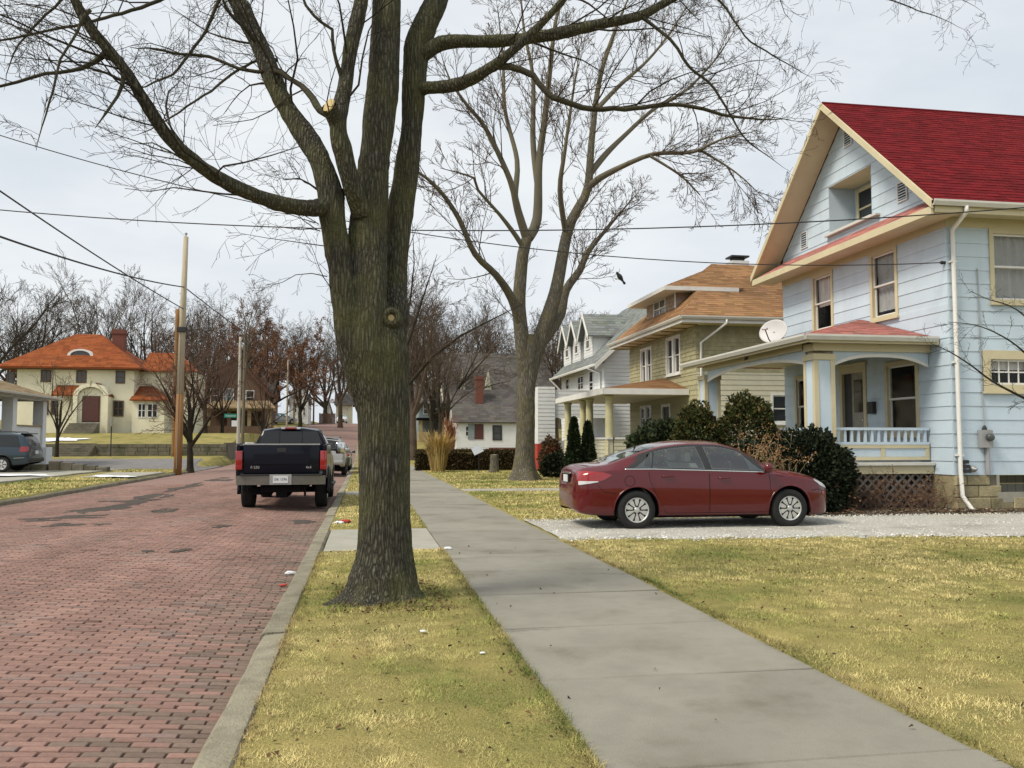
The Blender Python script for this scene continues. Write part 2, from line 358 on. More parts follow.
ground = add_obj('ground', np_mesh('ground', V, [i for f in F for i in f], [4]*len(F), 'lawn', True)); tag(ground, 'dormant yellow green lawn and ground on both sides of the street', 'ground', kind='structure')
# ------------------------------------------------------------------ brick street
mb = MB(); ys = frange(-30, 60, 3)+frange(60, 200, 5)+[200, 260]; xs = [RX0-.02+(RX1-RX0+.04)*i/12 for i in range(13)]
def road_sheet(y0, y1, dz, nm, m):
    b = MB(); yy = [y for y in ys if y0 <= y <= y1]; n = len(xs)
    b.add([(x, y, roadz(x, y)+dz) for y in yy for x in xs], [(j*n+i, j*n+i+1, (j+1)*n+i+1, (j+1)*n+i) for j in range(len(yy)-1) for i in range(n-1)])
    return b.build(nm, m, None, True)
road = road_sheet(-30, 33, -.022, 'road', 'joint'); tag(road, 'worn red brick street with dark joints between the kerbs', 'road', kind='structure')
roadf = road_sheet(33, 260, -.006, 'road', 'brick_far'); tag(roadf, 'far stretch of the brick street climbing the hill', 'road', kind='structure')
BL, BW, SK = .208, .074, -.06
rows = []
for i in range(int(31.4/BW)):
    y0 = 1.6+i*BW; o = (i % 2)*.5*BL+jit(.012)
    for j in range(-1, int((RX1-RX0)/BL)+2):
        a = RX0+j*BL+o; b = a+BL
        a, b = max(a, RX0), min(b, RX1)
        if b-a > .05: rows.append((a, b, y0))
rows = np.array(rows); nb = len(rows)
a, b, y0 = rows.T; ga = np.random.uniform(.002, .008, nb); gb = np.random.uniform(.002, .009, nb)
xa, xb = a+ga, b-gb
def by(x, y): return y+SK*(x-RX1)
hw = (BW-.006)/2+np.random.uniform(-.0025, .0012, nb); cyj = np.random.uniform(-.0025, .0025, nb)
xc = (xa+xb)/2; yc = by(xc, y0)+cyj
zc = -.10+.10*(1-((xc+4.9)/4.1)**2)
sl = -.2*(xc+4.9)/4.1**2
zj = np.random.uniform(-.004, .002, nb)+np.array([.007*noise.noise((p*1.1, q*.8, 3))-.003 for p, q in zip(xc, yc)]); tilt = np.random.uniform(-.03, .03, nb)+sl
bc = np.clip(np.random.normal(.98, .095, nb), .65, 1.25)[:, None]*np.ones((1, 3)); gr = np.random.rand(nb)
wear = np.array([noise.noise((p*1.6, q*.22, 8))*.22+noise.noise((p*.7, q*.7, 1))*.16 for p, q in zip(xc, yc)])[:, None]; bc = bc*(1+wear)
bc[gr > .93] *= (.8, .92, .98); bc[gr < .05] *= (.68, .66, .66)
gut = np.clip((xc-(RX1-1.1))/1.1, 0, 1)+np.clip((RX0+.8-xc)/.8, 0, 1); gut = np.clip(gut*1.1+np.random.uniform(-.6, .3, nb), 0, 1)[:, None]*(np.random.rand(nb)[:, None] > .1)
bc = bc*(1-gut)+bc*gut*np.array((.70, .84, .82))
px = []
for k in range(nb):
    X, Y = xc[k], yc[k]; xx = X*math.cos(YAW)-Y*math.sin(YAW); dd = X*math.sin(YAW)+Y*math.cos(YAW)
    u = 512+870*xx/dd if dd > .5 else -999
    v = 442+870*1.6/dd if dd > .5 else 9999
    px.append(dd if (0 < u < 1024 and v < 770) else 1e9)
own = set(np.argsort(px)[:300].tolist())
def brick_verts(hl, hw, ch=.005, h=.05):
    return np.array([(-hl, -hw, -h), (hl, -hw, -h), (hl, hw, -h), (-hl, hw, -h), (-hl+.001, -hw+.001, -ch), (hl-.001, -hw+.001, -ch), (hl-.001, hw-.001, -ch), (-hl+.001, hw-.001, -ch), (-hl+ch, -hw+ch*.7, 0), (hl-ch, -hw+ch*.7, 0), (hl-ch, hw-ch*.7, 0), (-hl+ch, hw-ch*.7, 0)])
BF = [(8, 9, 10, 11)]+[(q+k, q+(k+1) % 4, q+4+(k+1) % 4, q+4+k) for q in (0, 4) for k in range(4)]
rest = [k for k in range(nb) if k not in own]
VV = np.zeros((len(rest), 12, 3))
for n_, k in enumerate(rest):
    p = brick_verts((xb[k]-xa[k])/2, hw[k]); VV[n_] = p
ra = np.array(rest)
VV[:, :, 2] += (zc[ra]+zj[ra])[:, None]+VV[:, :, 0]*tilt[ra][:, None]
VV[:, :, 1] += yc[ra][:, None]+VV[:, :, 0]*SK
VV[:, :, 0] += xc[ra][:, None]
fl = (np.array(BF)[None]+(np.arange(len(rest))*12)[:, None, None]).reshape(-1)
cc = np.repeat(bc[ra], 9, axis=0)
bs = add_obj('bricks', np_mesh('bricks', VV.reshape(-1, 3), fl, [4]*(len(rest)*9), 'brick', False, cc), road); tag(bs, kind='stuff')
variants = []
for q in range(14):
    t = np.random.uniform(.82, 1.13)*np.array((1, 1, 1)); t = t*((.8, .92, .98) if q == 3 else (1, 1, 1))
    if q > 9: t = t*np.array((.70, .84, .82))
    p = brick_verts((BL-.016)/2, (BW-.008)/2); p[:, 2] += p[:, 0]*np.random.uniform(-.02, .02)
    variants.append(np_mesh('brick', p, np.array(BF).ravel(), [4]*9, 'brick', False, np.repeat(t[None], 9, axis=0)))
for k in own:
    m = random.choice(variants[10:]) if gut[k, 0] > .55 else random.choice(variants[:10])
    o = add_obj('brick', m, road); o.location = (xc[k], yc[k], zc[k]+zj[k]); o.rotation_euler = (0, -sl[k], SK); o.scale = ((xb[k]-xa[k])/(BL-.016), 1, 1)
# dark tar patches lying over the bricks
def patch(cx, cy, rx, ry, seed, nm, m, parent, dz=.004, n=40, rot=0, zf=roadz):
    b = MB(); pts = []
    for k in range(n):
        t = 2*math.pi*k/n; q = 1+.75*noise.noise((math.cos(t)*1.7+seed, math.sin(t)*1.7, seed*.7))+.45*noise.noise((math.cos(t)*6, math.sin(t)*6+seed, 1))
        x, y = rx*q*math.cos(t), ry*q*math.sin(t); x, y = x*math.cos(rot)-y*math.sin(rot), x*math.sin(rot)+y*math.cos(rot)
        pts.append((cx+x, cy+y))
    V = [(cx, cy, zf(cx, cy)+dz)]
    for f_ in (.35, .7, 1): V += [(cx+(x-cx)*f_, cy+(y-cy)*f_, zf(cx+(x-cx)*f_, cy+(y-cy)*f_)+(dz if f_ < 1 else dz-.006)) for x, y in pts]
    Fc = [(0, 1+k, 1+(k+1) % n) for k in range(n)]
    for q in (0, 1): Fc += [(1+q*n+k, 1+(q+1)*n+k, 1+(q+1)*n+(k+1) % n, 1+q*n+(k+1) % n) for k in range(n)]
    b.add(V, Fc); return b.build(nm, m, parent, True)
for (u, v, rx, ry, s) in [(176, 552, .24, .36, 1), (60, 521, .9, .6, 2), (110, 510, .75, 1.6, 3), (150, 500, .5, 1.8, 4), (192, 488, .45, 2.2, 5), (165, 513, .4, .5, 6), (222, 528, .22, .3, 7), (300, 521, .5, .5, 8), (75, 528, .5, .4, 11), (130, 503, .9, .7, 12), (215, 482, .5, 1.8, 13)]:
    p = ray(u, v); t = (-.06-CAMH)/p[2]
    for q in range(3 if rx < .35 else 6): patch(p[0]*t+random.gauss(0, .45)*rx, p[1]*t+random.gauss(0, .5)*ry, rx*random.uniform(.22, .5), ry*random.uniform(.25, .5), s*3.3+q, 'tar_patch', 'asphalt', road, dz=.005+.0006*q)
# ------------------------------------------------------------------ kerbs
def kerb_run(x0, x1, ya, yb, side, nm, label):
    k = thing(nm, ((x0+x1)/2, ya, 0), label, 'kerb'); tag(k, kind='structure')
    y = ya
    while y < yb:
        L = random.uniform(1.5, 2.1); e = min(yb, y+L-.012); b = MB(); n = 4; o = jit(.008); zo = jit(.008)
        V = []
        for q in range(n+1):
            yy = y+(e-y)*q/n; z = rise(yy)+zo; w = jit(.007)
            sec = [(x0, -.5), (x0+(.02 if side < 0 else 0)+w, -.02+jit(.008)), (x0+.045, .004+jit(.005)), (x1-.03, .012+jit(.004)), (x1, -.02), (x1, -.5)]
            V += [(sx+o, yy, z+sz) for sx, sz in sec]
        Fc = [tuple(range(5, -1, -1)), tuple(n*6+i for i in range(6))]
        for q in range(n): Fc += [(q*6+i, q*6+i+1, (q+1)*6+i+1, (q+1)*6+i) for i in range(5)]
        b.add(V, Fc); b.build('kerb_stone', 'kerb', k, recalc=True); y = e+.012
    return k
kerb_run(RX1, -.57, -2, 110, -1, 'kerb', 'worn concrete kerb along the tree lawn with the leaning maple')
kerb_run(-9.22, RX0, 8, 48.4, 1, 'kerb', 'concrete kerb on the far side of the brick street')
# ------------------------------------------------------------------ pavements
def slab_run(x0, x1, ya, yb, L, m, nm, label, dz=0.0, zf=lambda x, y: rise(y), lat=False):
    s = thing(nm, ((x0+x1)/2, ya, 0), label, 'pavement'); tag(s, kind='structure'); y = ya
    while y < yb-.05:
        e = min(yb, y+L)-random.uniform(.016, .04); b = MB(); t = jit(.007); h = dz+jit(.004)
        za, zb = zf((x0+x1)/2, y)+h, zf((x0+x1)/2, e)+h; c = .008
        lo = [(x0, y, za-.12), (x1, y, za-.12), (x1, e, zb-.12), (x0, e, zb-.12)]
        md = [(x0, y, za-c), (x1, y, za-c+t), (x1, e, zb-c+t), (x0, e, zb-c)]
        tp = [(x0+c, y+c, za), (x1-c, y+c, za+t), (x1-c, e-c, zb+t), (x0+c, e-c, zb)]
        b.hexa(lo, md); b.add(md+tp, [(4, 5, 6, 7)]+[(k, (k+1) % 4, 4+(k+1) % 4, 4+k) for k in range(4)])
        b.build('slab', m, s); y = e+.026
    return s
slab_run(SWX0, SWX1, -2.3+.02, 110, 1.555, 'concrete', 'sidewalk', 'long grey concrete pavement beside the tree lawn')
slab_run(-.55, 1.075, 12.3, 15.35, 1.52, 'concrete_pale', 'driveway_apron', 'pale concrete apron between kerb and pavement by the maple', .004)
slab_run(-.55, 1.075, 25.2, 27.0, 1.8, 'concrete_pale', 'front_walk', 'short concrete walk crossing the tree lawn past the pickup', .004)
slab_run(3.0, 9.0, 26.3, 27.6, 1.3, 'concrete_pale', 'front_walk', 'concrete garden walk crossing the lawn near the bare yard tree', .022)
sw_ = bpy.data.objects['sidewalk']
def crack(pts, w):
    P = []
    for (a, b_) in zip(pts[:-1], pts[1:]):
        for k in range(8): t = k/8; P.append((a[0]+(b_[0]-a[0])*t+jit(.012), a[1]+(b_[1]-a[1])*t+jit(.015)))
    mb = MB(); V = []
    for i, (x, y) in enumerate(P): q = w*(.4+.6*random.random())*(1-.7*i/len(P)); d = (P[min(i+1, len(P)-1)][0]-P[max(i-1, 0)][0], P[min(i+1, len(P)-1)][1]-P[max(i-1, 0)][1]); l = math.hypot(*d) or 1; V += [(x-d[1]/l*q, y+d[0]/l*q, .010), (x+d[1]/l*q, y-d[0]/l*q, .010)]
    mb.add(V, [(2*i, 2*i+1, 2*i+3, 2*i+2) for i in range(len(P)-1)]); mb.build('crack', 'joint', sw_)
crack([(1.1, 6.95), (1.4, 6.97), (1.62, 6.96)], .012); crack([(2.95, 9.6), (2.5, 9.75), (2.2, 9.72)], .008); crack([(1.1, 11.2), (1.6, 11.35), (2.1, 11.2), (2.96, 11.5)], .01); crack([(2.2, 17.1), (2.6, 16.7), (2.95, 16.8)], .012)
lz = lambda x, y: T(x, y)
slab_run(-13.6, -12.0, 18, 47.6, 1.6, 'concrete_pale', 'sidewalk', 'pale pavement across the street below the porch house', .03, lz)
slab_run(-11.97, -9.25, 37.6, 43.2, 2.8, 'concrete_pale', 'driveway_apron', 'pale driveway apron across the street near the wooden pole', .03, lz)
slab_run(-24, -13.63, 38.6, 43.0, 4.4, 'concrete_pale', 'driveway', 'concrete driveway under the parked teal minivan', .025, lz)
b = MB()
cs = [(-80, 48.7), (-9.5, 48.7), (-9.02, 47.8), (-9.02, 60), (-10.2, 57.6), (-80, 57.6)]
b.add([(x, y, T(min(x, -9.7), y)-.045 if x < -9.3 else roadz(-9, y)+.01) for x, y in cs], [(0, 1, 4, 5), (1, 2, 3, 4)])
tag(b.build('side_street', 'old_asphalt'), 'grey asphalt side street in front of the retaining wall', 'street', kind='structure')
# ------------------------------------------------------------------ gravel driveway
def dw_y0(x): return 12.95-.09*(x-3)+.26*noise.noise((x*1.1, 0, 5))+.1*noise.noise((x*4, 0, 5))
def dw_y1(x): return 16.45+.0*(x)+.12*noise.noise((x*1.3, 4, 5))
b = MB(); xs_ = [2.972]+frange(3.1, 22, .3); n = 9
V = []
for x in xs_:
    for q in range(n):
        t = q/(n-1); y = dw_y0(x)+(dw_y1(x)-dw_y0(x))*t; e = .03 if 0 < q < n-1 else -.02
        V.append((x, y, .012+e*.8+.012*noise.noise((x*2, y*2, 0))))
b.add(V, [(i*n+q, (i+1)*n+q, (i+1)*n+q+1, i*n+q+1) for i in range(len(xs_)-1) for q in range(n-1)])
drive = b.build('gravel_driveway', 'gravel', None, True); tag(drive, 'white gravel driveway under the red sedan', 'driveway', kind='structure')
N = 16000; X = 3.0+15*np.random.rand(N)**1.15; t = np.random.rand(N); Y = np.array([dw_y0(x) for x in X])*(1-t)+np.array([dw_y1(x) for x in X])*t+np.random.normal(0, .12, N)
s = np.random.uniform(.008, .026, N); base = np.array([(1, 0, 0), (-.5, .87, 0), (-.5, -.87, 0), (0, 0, .8)])
rot = np.random.rand(N)*6.28; P = np.zeros((N, 4, 3)); c_, s_ = np.cos(rot)[:, None], np.sin(rot)[:, None]
P[:, :, 0] = (base[None, :, 0]*c_-base[None, :, 1]*s_)*s[:, None]+X[:, None]; P[:, :, 1] = (base[None, :, 0]*s_+base[None, :, 1]*c_)*s[:, None]+Y[:, None]; P[:, :, 2] = base[None, :, 2]*s[:, None]+.026
P[:, 3, 0] += np.random.uniform(-.5, .5, N)*s; P[:, 3, 1] += np.random.uniform(-.5, .5, N)*s
ff = (np.array([(0, 1, 3), (1, 2, 3), (2, 0, 3)])[None]+(np.arange(N)*4)[:, None, None]).reshape(-1)
ch = add_obj('stone_chips', np_mesh('stone_chips', P.reshape(-1, 3), ff, [3]*(N*3), 'stone_chip', False, np.repeat(np.random.uniform(.35, 1.05, (N, 1))*np.ones((1, 3)), 3, axis=0)), drive); tag(ch, kind='stuff')
# soil bed along the blue house and a worn tree base
b = MB(); n = 6; xs_ = frange(8.2, 20, .3); V = []
for x in xs_:
    y1 = 17.7 if x < 12.5 else 16.98
    for q in range(n): t = q/(n-1); y = 16.35+.15*noise.noise((x*2, 1, 1))+(y1-16.3)*t; V.append((x, y, .02+.05*math.sin(t*3.14)+.03*t))
b.add(V, [(i*n+q, (i+1)*n+q, (i+1)*n+q+1, i*n+q+1) for i in range(len(xs_)-1) for q in range(n-1)])
tag(b.build('soil_bed', 'dirt', None, True), 'bare soil bed along the foot of the blue house', 'soil', kind='structure')
# ------------------------------------------------------------------ grass blades (uncountable)
def blades(regions, nm, label):
    PP = []; CC = []
    for (x0, x1, ya, yb, dens, l0, l1, w, tint) in regions:
        n = int((x1-x0)*(yb-ya)*dens); x = np.random.uniform(x0, x1, n); y = np.random.uniform(ya, yb, n)
        d = x*math.sin(YAW)+y*math.cos(YAW); u = 512+870*(x*math.cos(YAW)-y*math.sin(YAW))/np.maximum(d, .3)
        keep = (u > -260) & (u < 1280) & (d > 2.6); keep &= ~((x > 2.97) & (y > 12.9-.09*(x-3)) & (y < 16.4) & (np.random.rand(n) < np.array([.985 if noise.noise((a*1.3, c*1.3, 6))+.9*math.exp(-(((c-14.6)/.5)**2))*max(0, 1-(a-3)/2.2)+.8*math.exp(-(c-12.9+.09*(a-3))/.22) < .42 else .2 for a, c in zip(x, y)])))
        x, y = x[keep], y[keep]; n = len(x)
        g1 = np.array([noise.noise((a*.55, c*.55, 9.2))+.6*noise.noise((a*1.9, c*1.9, 2.2)) for a, c in zip(x, y)])
        g2 = np.array([noise.noise((a*4.5, c*4.5, 1.2)) for a, c in zip(x, y)]); g3 = np.array([noise.noise((a*2.6, c*2.6, 7.7)) for a, c in zip(x, y)])
        keep = np.random.rand(n) < (1.0+.9*g2); x, y, g1, g2, g3 = x[keep], y[keep], g1[keep], g2[keep], g3[keep]; n = len(x)
        az = np.random.rand(n)*6.28; el = np.random.uniform(.12, .95, n); l = np.random.uniform(l0, l1, n)*np.clip(1+.7*g2+.35*g3, .4, 2)
        dx, dy, dz = np.cos(az)*np.cos(el)*l, np.sin(az)*np.cos(el)*l, np.sin(el)*l
        wx, wy = -np.sin(az)*w/2, np.cos(az)*w/2; z = np.array([ground_z(a, c) for a, c in zip(x, y)])-.004
        p = np.zeros((n, 3, 3)); p[:, 0] = np.stack([x-wx, y-wy, z], 1); p[:, 1] = np.stack([x+wx, y+wy, z], 1); p[:, 2] = np.stack([x+dx, y+dy, z+dz], 1)
        q = np.clip(g1*1.25+.30+.35*np.maximum(0, g3-.25)+np.random.normal(0, .2, n), 0, 1)[:, None]
        straw = np.array((.72, .60, .27)); mid = np.array((.49, .45, .155)); gre = np.array((.185, .245, .06))
        c = np.where(q < .5, straw*(1-q*2)+mid*q*2, mid*(2-q*2)+gre*(q*2-1)); c = c*np.random.uniform(.72, 1.18, (n, 1))*np.array(tint)*np.clip(1+.5*np.array([noise.noise((a*6.5, e*6.5, 4.4))+.7*noise.noise((a*15, e*15, 2.4)) for a, e in zip(x, y)])+.3*g2, .35, 1.6)[:, None]
        br = np.random.rand(n) < .02+1.3*np.clip(-g3-.30, 0, .35); c[br] = np.array((.17, .105, .05))*np.random.uniform(.6, 1.3, (int(br.sum()), 1))
        PP.append(p); CC.append(c)
    P = np.concatenate(PP); n = len(P)
    o = add_obj(nm, np_mesh(nm, P.reshape(-1, 3), np.arange(n*3), [3]*n, 'grass_blade', False, np.concatenate(CC)))
    return tag(o, label, 'grass', kind='stuff')
one = (1, 1, 1)
reg = [(-.56, 1.07, 2.8, 7.5, 14000, .012, .036, .0032, one), (-.56, 1.07, 7.5, 12.3, 6500, .015, .045, .005, one), (-.56, 1.07, 15.4, 25, 1500, .02, .06, .012, one), (-.56, 1.07, 27, 45, 500, .03, .07, .02, one),
       (2.99, 7.2, 2.2, 8.5, 9000, .012, .038, .0038, one), (2.99, 12.5, 8.5, 13.3, 3400, .016, .05, .007, one), (7.2, 10.5, 5, 8.5, 5600, .014, .042, .0048, one),
       (2.99, 8.5, 12.6, 16.4, 2600, .02, .06, .008, (.85, .85, .8)), (2.99, 9.2, 16.3, 26.2, 800, .03, .07, .018, one), (2.99, 9.2, 27.7, 45, 420, .03, .08, .025, one),
       # shaggy edges leaning over the pavement, apron and kerb
       (1.02, 1.13, 2.8, 12.3, 6500, .03, .075, .005, (.62, .6, .6)), (2.93, 3.04, 2.4, 12.9, 6500, .03, .08, .005, (.6, .58, .6)), (-.60, -.52, 2.8, 12.3, 5000, .03, .07, .005, (.55, .5, .5)),
       (-.3, .85, 7.85, 9.3, 6000, .02, .065, .005, (.8, .8, .75)), (-11.9, -9.3, 20, 37, 420, .04, .09, .03, one), (-18, -13.7, 44, 48, 300, .04, .1, .03, one), (-11.9, -9.4, 43.4, 48, 300, .04, .1, .03, one)]
grass = blades(reg, 'lawn_grass', 'short dormant straw and green grass blades covering the lawns')
# dead leaves, twigs and litter on the lawns
def litter(n, xr, yr, s0, s1, cols, nm, label, zoff=.012):
    P = np.zeros((n, 4, 3)); C = np.zeros((n, 3))
    for k in range(n):
        x, y = random.uniform(*xr), random.uniform(*yr); s = random.uniform(s0, s1); a = random.random()*6.28; z = ground_z(x, y) if not (SWX0 < x < SWX1) else .004
        z += zoff+random.random()*.012; ca, sa = math.cos(a)*s, math.sin(a)*s; q = random.uniform(.4, .9)
        P[k] = [(x-ca, y-sa, z+jit(.01)), (x+sa*q, y-ca*q, z+jit(.012)), (x+ca, y+sa, z+jit(.01)), (x-sa*q, y+ca*q, z+.012)]
        C[k] = np.array(random.choice(cols))*random.uniform(.6, 1.2)
    o = add_obj(nm, np_mesh(nm, P.reshape(-1, 3), np.arange(n*4), [4]*n, 'leaf_litter', False, C)); return tag(o, label, 'leaves', kind='stuff')
litter(900, (-.3, .75), (7.7, 9.4), .006, .02, [(.16, .10, .05), (.10, .07, .04), (.24, .17, .09)], 'fallen_leaves', 'bark crumbs and leaf bits around the foot of the maple')
brn = [(.16, .085, .04), (.11, .065, .035), (.22, .13, .06), (.06, .045, .03)]
litter(260, (-.5, 1.05), (3, 12.2), .006, .02, brn, 'fallen_leaves', 'scattered brown leaf bits on the tree lawn')
litter(700, (3, 11), (3, 12.8), .007, .022, brn, 'fallen_leaves', 'scattered brown leaf bits on the front lawn')
litter(24, (1.1, 2.95), (3.5, 14), .006, .018, brn, 'fallen_leaves', 'a few leaf bits lying on the pavement', .001)
litter(2600, (8.3, 16.5), (16.3, 17.3), .018, .05, [(.20, .11, .055), (.13, .08, .05), (.28, .2, .12), (.34, .31, .26), (.09, .06, .04)], 'fallen_leaves', 'drift of dry brown leaves at the foot of the house', .06)
# ------------------------------------------------------------------ trees
def tube_groups(polys, name, m, off, smooth=True):
    """polys: list of lists of (x,y,z,r); returns one mesh."""
    groups = {}
    for p in polys:
        r0 = p[0][3]; s = 3 if r0 < .012 else 4 if r0 < .03 else 6 if r0 < .07 else 10 if r0 < .14 else 20
        groups.setdefault((len(p), s), []).append(p)
    VS = []; FS = []; CT = []; base = 0
    for (n, s), ps in groups.items():
        A = np.array(ps, dtype=np.float64); P = A[:, :, :3]; Rr = A[:, :, 3]; Mn = len(ps)
        Tn = np.zeros_like(P); Tn[:, 1:-1] = P[:, 2:]-P[:, :-2]; Tn[:, 0] = P[:, 1]-P[:, 0]; Tn[:, -1] = P[:, -1]-P[:, -2]
        Tn /= np.maximum(np.linalg.norm(Tn, axis=2, keepdims=True), 1e-9)
        d = P[:, -1]-P[:, 0]; d /= np.maximum(np.linalg.norm(d, axis=1, keepdims=True), 1e-9)
        ref = np.where(np.abs(d[:, 2:3]) > .75, np.array([[0, 1.0, 0]]), np.array([[0, 0, 1.0]]))[:, None, :]
        U = np.cross(Tn, ref); U /= np.maximum(np.linalg.norm(U, axis=2, keepdims=True), 1e-9); W = np.cross(Tn, U)
        a = np.arange(s)*2*math.pi/s
        ring = P[:, :, None, :]+Rr[:, :, None, None]*(U[:, :, None, :]*np.cos(a)[None, None, :, None]+W[:, :, None, :]*np.sin(a)[None, None, :, None])
        VS.append(ring.reshape(-1, 3))
        i, k = np.meshgrid(np.arange(n-1), np.arange(s), indexing='ij'); k2 = (k+1) % s
        q = np.stack([i*s+k, i*s+k2, (i+1)*s+k2, (i+1)*s+k], -1).reshape(-1, 4)
        q = (q[None]+(np.arange(Mn)*n*s)[:, None, None]).reshape(-1, 4)+base; FS.append(q.ravel()); CT.append(np.full(len(q), 4)); base += Mn*n*s
    V = np.concatenate(VS)-np.array(off)
    return np_mesh(name, V, np.concatenate(FS), np.concatenate(CT), m, smooth)
def grow(out, p, d, L, r, lvl, P):
    """P: dict(up, wig, kids, ratio, spread, minr, max)"""
    n = 5 if lvl < P['max'] else 3; seg = L/n; x, y, z = p; dx, dy, dz = d; pts = [(x, y, z, r)]; re = r*(P.get('taper0', .25) if lvl == 0 else .28 if lvl < P['max'] else .5)
    rg = random.gauss; w = P['wig']; up = P['up'] if lvl < P['max'] else P.get('tipup', P['up'])
    dirs = [(dx, dy, dz)]
    for i in range(n):
        dx += rg(0, w); dy += rg(0, w); dz += rg(0, w)+up
        l = math.sqrt(dx*dx+dy*dy+dz*dz); dx /= l; dy /= l; dz /= l
        x += dx*seg; y += dy*seg; z += dz*seg
        pts.append((x, y, z, max(P['minr'], r+(re-r)*(i+1)/n))); dirs.append((dx, dy, dz))
    out.append(pts)
    if lvl >= P['max']: return
    kids(out, pts, dirs, L, lvl, P, .25)
def kids(out, pts, dirs, L, lvl, P, t0, count=None):
    nk = count if count is not None else P['kids'][min(lvl, len(P['kids'])-1)]; nk = int(nk+random.random())
    n = len(pts)-1
    for k in range(nk):
        t = t0+(1-t0)*(k+random.random())/max(1, nk); f = min(n-1e-4, t*n); i = int(f); f -= i
        q0, q1 = pts[i], pts[i+1]; p = tuple(q0[j]+(q1[j]-q0[j])*f for j in range(3)); rr = q0[3]+(q1[3]-q0[3])*f
        dx, dy, dz = dirs[i+1]
        ax, ay, az = random.gauss(0, 1), random.gauss(0, 1), random.gauss(0, 1)
        dot = ax*dx+ay*dy+az*dz; ax -= dot*dx; ay -= dot*dy; az -= dot*dz; l = math.sqrt(ax*ax+ay*ay+az*az) or 1
        a = P['spread']*random.uniform(.6, 1.3); ca, sa = math.cos(a), math.sin(a)/l
        nd = (dx*ca+ax*sa, dy*ca+ay*sa, dz*ca+az*sa+(P.get('lift', 0) if lvl == 0 else 0))
        if lvl == 0 and P.get('lift') and nd[2] < -.25: nd = (nd[0], nd[1], -nd[2]*.4)
        cl = L*P['ratio']*random.uniform(.6, 1.15)*(1.15-.55*t); cr = max(P['minr'], min(rr*.62, rr*random.uniform(.35, .6), cl*P.get('slim', .014)))
        if cl < P.get('minlen', .05): continue
        grow(out, p, nd, cl, cr, lvl+1, P)
def dirs_of(pts):
    ds = []
    for i in range(len(pts)):
        a, b = pts[max(i-1, 0)], pts[min(i+1, len(pts)-1)]; v = Vector(b[:3])-Vector(a[:3]); v.normalize(); ds.append(tuple(v))
    return ds
def resample(pts, step):
    """smooth polyline of (x,y,z,r)"""
    A = np.array(pts, dtype=float); out = []
    n = len(A)
    for i in range(n-1):
        p0, p1, p2, p3 = A[max(i-1, 0)], A[i], A[i+1], A[min(i+2, n-1)]; L = np.linalg.norm(p2[:3]-p1[:3]); m = max(1, int(L/step))
        for k in range(m):
            t = k/m; out.append(.5*((2*p1)+(-p0+p2)*t+(2*p0-5*p1+4*p2-p3)*t*t+(-p0+3*p1-3*p2+p3)*t**3))
    out.append(A[-1]); return [tuple(q) for q in out]
def limb(px, Y0, taper=True):
    """px: list of (u,v,dY,r_px): a limb drawn by its direction from the camera and its distance"""
    r = []
    for (u, v, dy, rp) in px:
        x, y, z = at_y(u, v, Y0+dy); r.append((x, y, z, rp*(Y0+dy)/870))
    if taper and len(r) > 3: r[-1] = r[-1][:3]+(r[-1][3]*.35,)
    return r
def rough_trunk(pts, ns, nr, amp, flare=None, seed=0, fs=(11, 11, 2.2), wob=.03, slim=1.0):
    """thick ridged trunk along (x,y,z,r) points"""
    A = np.array(resample(pts, .05)); s = np.linspace(0, len(A)-1, nr); C = np.stack([np.interp(s, np.arange(len(A)), A[:, k]) for k in range(4)], 1)
    V = np.zeros((nr, ns, 3)); z0 = C[0, 2]
    for i in range(nr):
        x, y, z, r = C[i]; r = r*slim-amp*.35
        for k in range(ns):
            a = 2*math.pi*k/ns; ca, sa = math.cos(a), math.sin(a); rr = r
            if flare is not None:
                rr += flare(a, z)
            px_, py_ = x+ca*rr, y+sa*rr
            rr += wob*noise.noise((ca*1.3+seed, sa*1.3, z*.8))
            q = noise.noise((px_*fs[0]+seed, py_*fs[1], z*fs[2])); q2 = noise.noise((px_*fs[0]*2.3, py_*fs[1]*2.3+seed, z*fs[2]*2))
            rr += amp*(1-2*abs(q))*.8+amp*.4*q2
            V[i, k] = (x+ca*rr, y+sa*rr, z)
    i, k = np.meshgrid(np.arange(nr-1), np.arange(ns), indexing='ij'); k2 = (k+1) % ns
    F = np.stack([i*ns+k, i*ns+k2, (i+1)*ns+k2, (i+1)*ns+k], -1).reshape(-1, 4)
    return V.reshape(-1, 3), F
def rough_tube(pts, step, ns, amp, lump, seed=0):
    A = np.array(resample(pts, step)); n = len(A); prev = None; V = np.zeros((n, ns, 3))
    for i in range(n):
        t = Vector(A[min(i+1, n-1), :3]-A[max(i-1, 0), :3]).normalized()
        if prev is None: prev = t.orthogonal().normalized()
        u = (prev-t*prev.dot(t)).normalized(); prev = u; w = t.cross(u); c = Vector(A[i, :3]); r = A[i, 3]; L = i*step
        bulge = lump*noise.noise((L*2.6+seed, seed, 0))+lump*.9*max(0, noise.noise((L*7+seed*2, 3, seed))-.18)
        for k in range(ns):
            a = 2*math.pi*k/ns; d = u*math.cos(a)+w*math.sin(a); q = c+d*r
            rr = r*(.93+bulge+.10*noise.noise((math.cos(a)*1.4+seed, math.sin(a)*1.4, L*2.2)))
            nz = noise.noise((q.x*11+seed, q.y*11, q.z*(3.0 if abs(t.z) > .6 else 9))); rr += min(amp, r*.12)*((1-2*abs(nz))*.8+.4*noise.noise((q.x*26, q.y*26+seed, q.z*9)))
            V[i, k] = c+d*rr
    i, k = np.meshgrid(np.arange(n-1), np.arange(ns), indexing='ij'); k2 = (k+1) % ns
    return V.reshape(-1, 3), np.stack([i*ns+k, i*ns+k2, (i+1)*ns+k2, (i+1)*ns+k], -1).reshape(-1, 4)
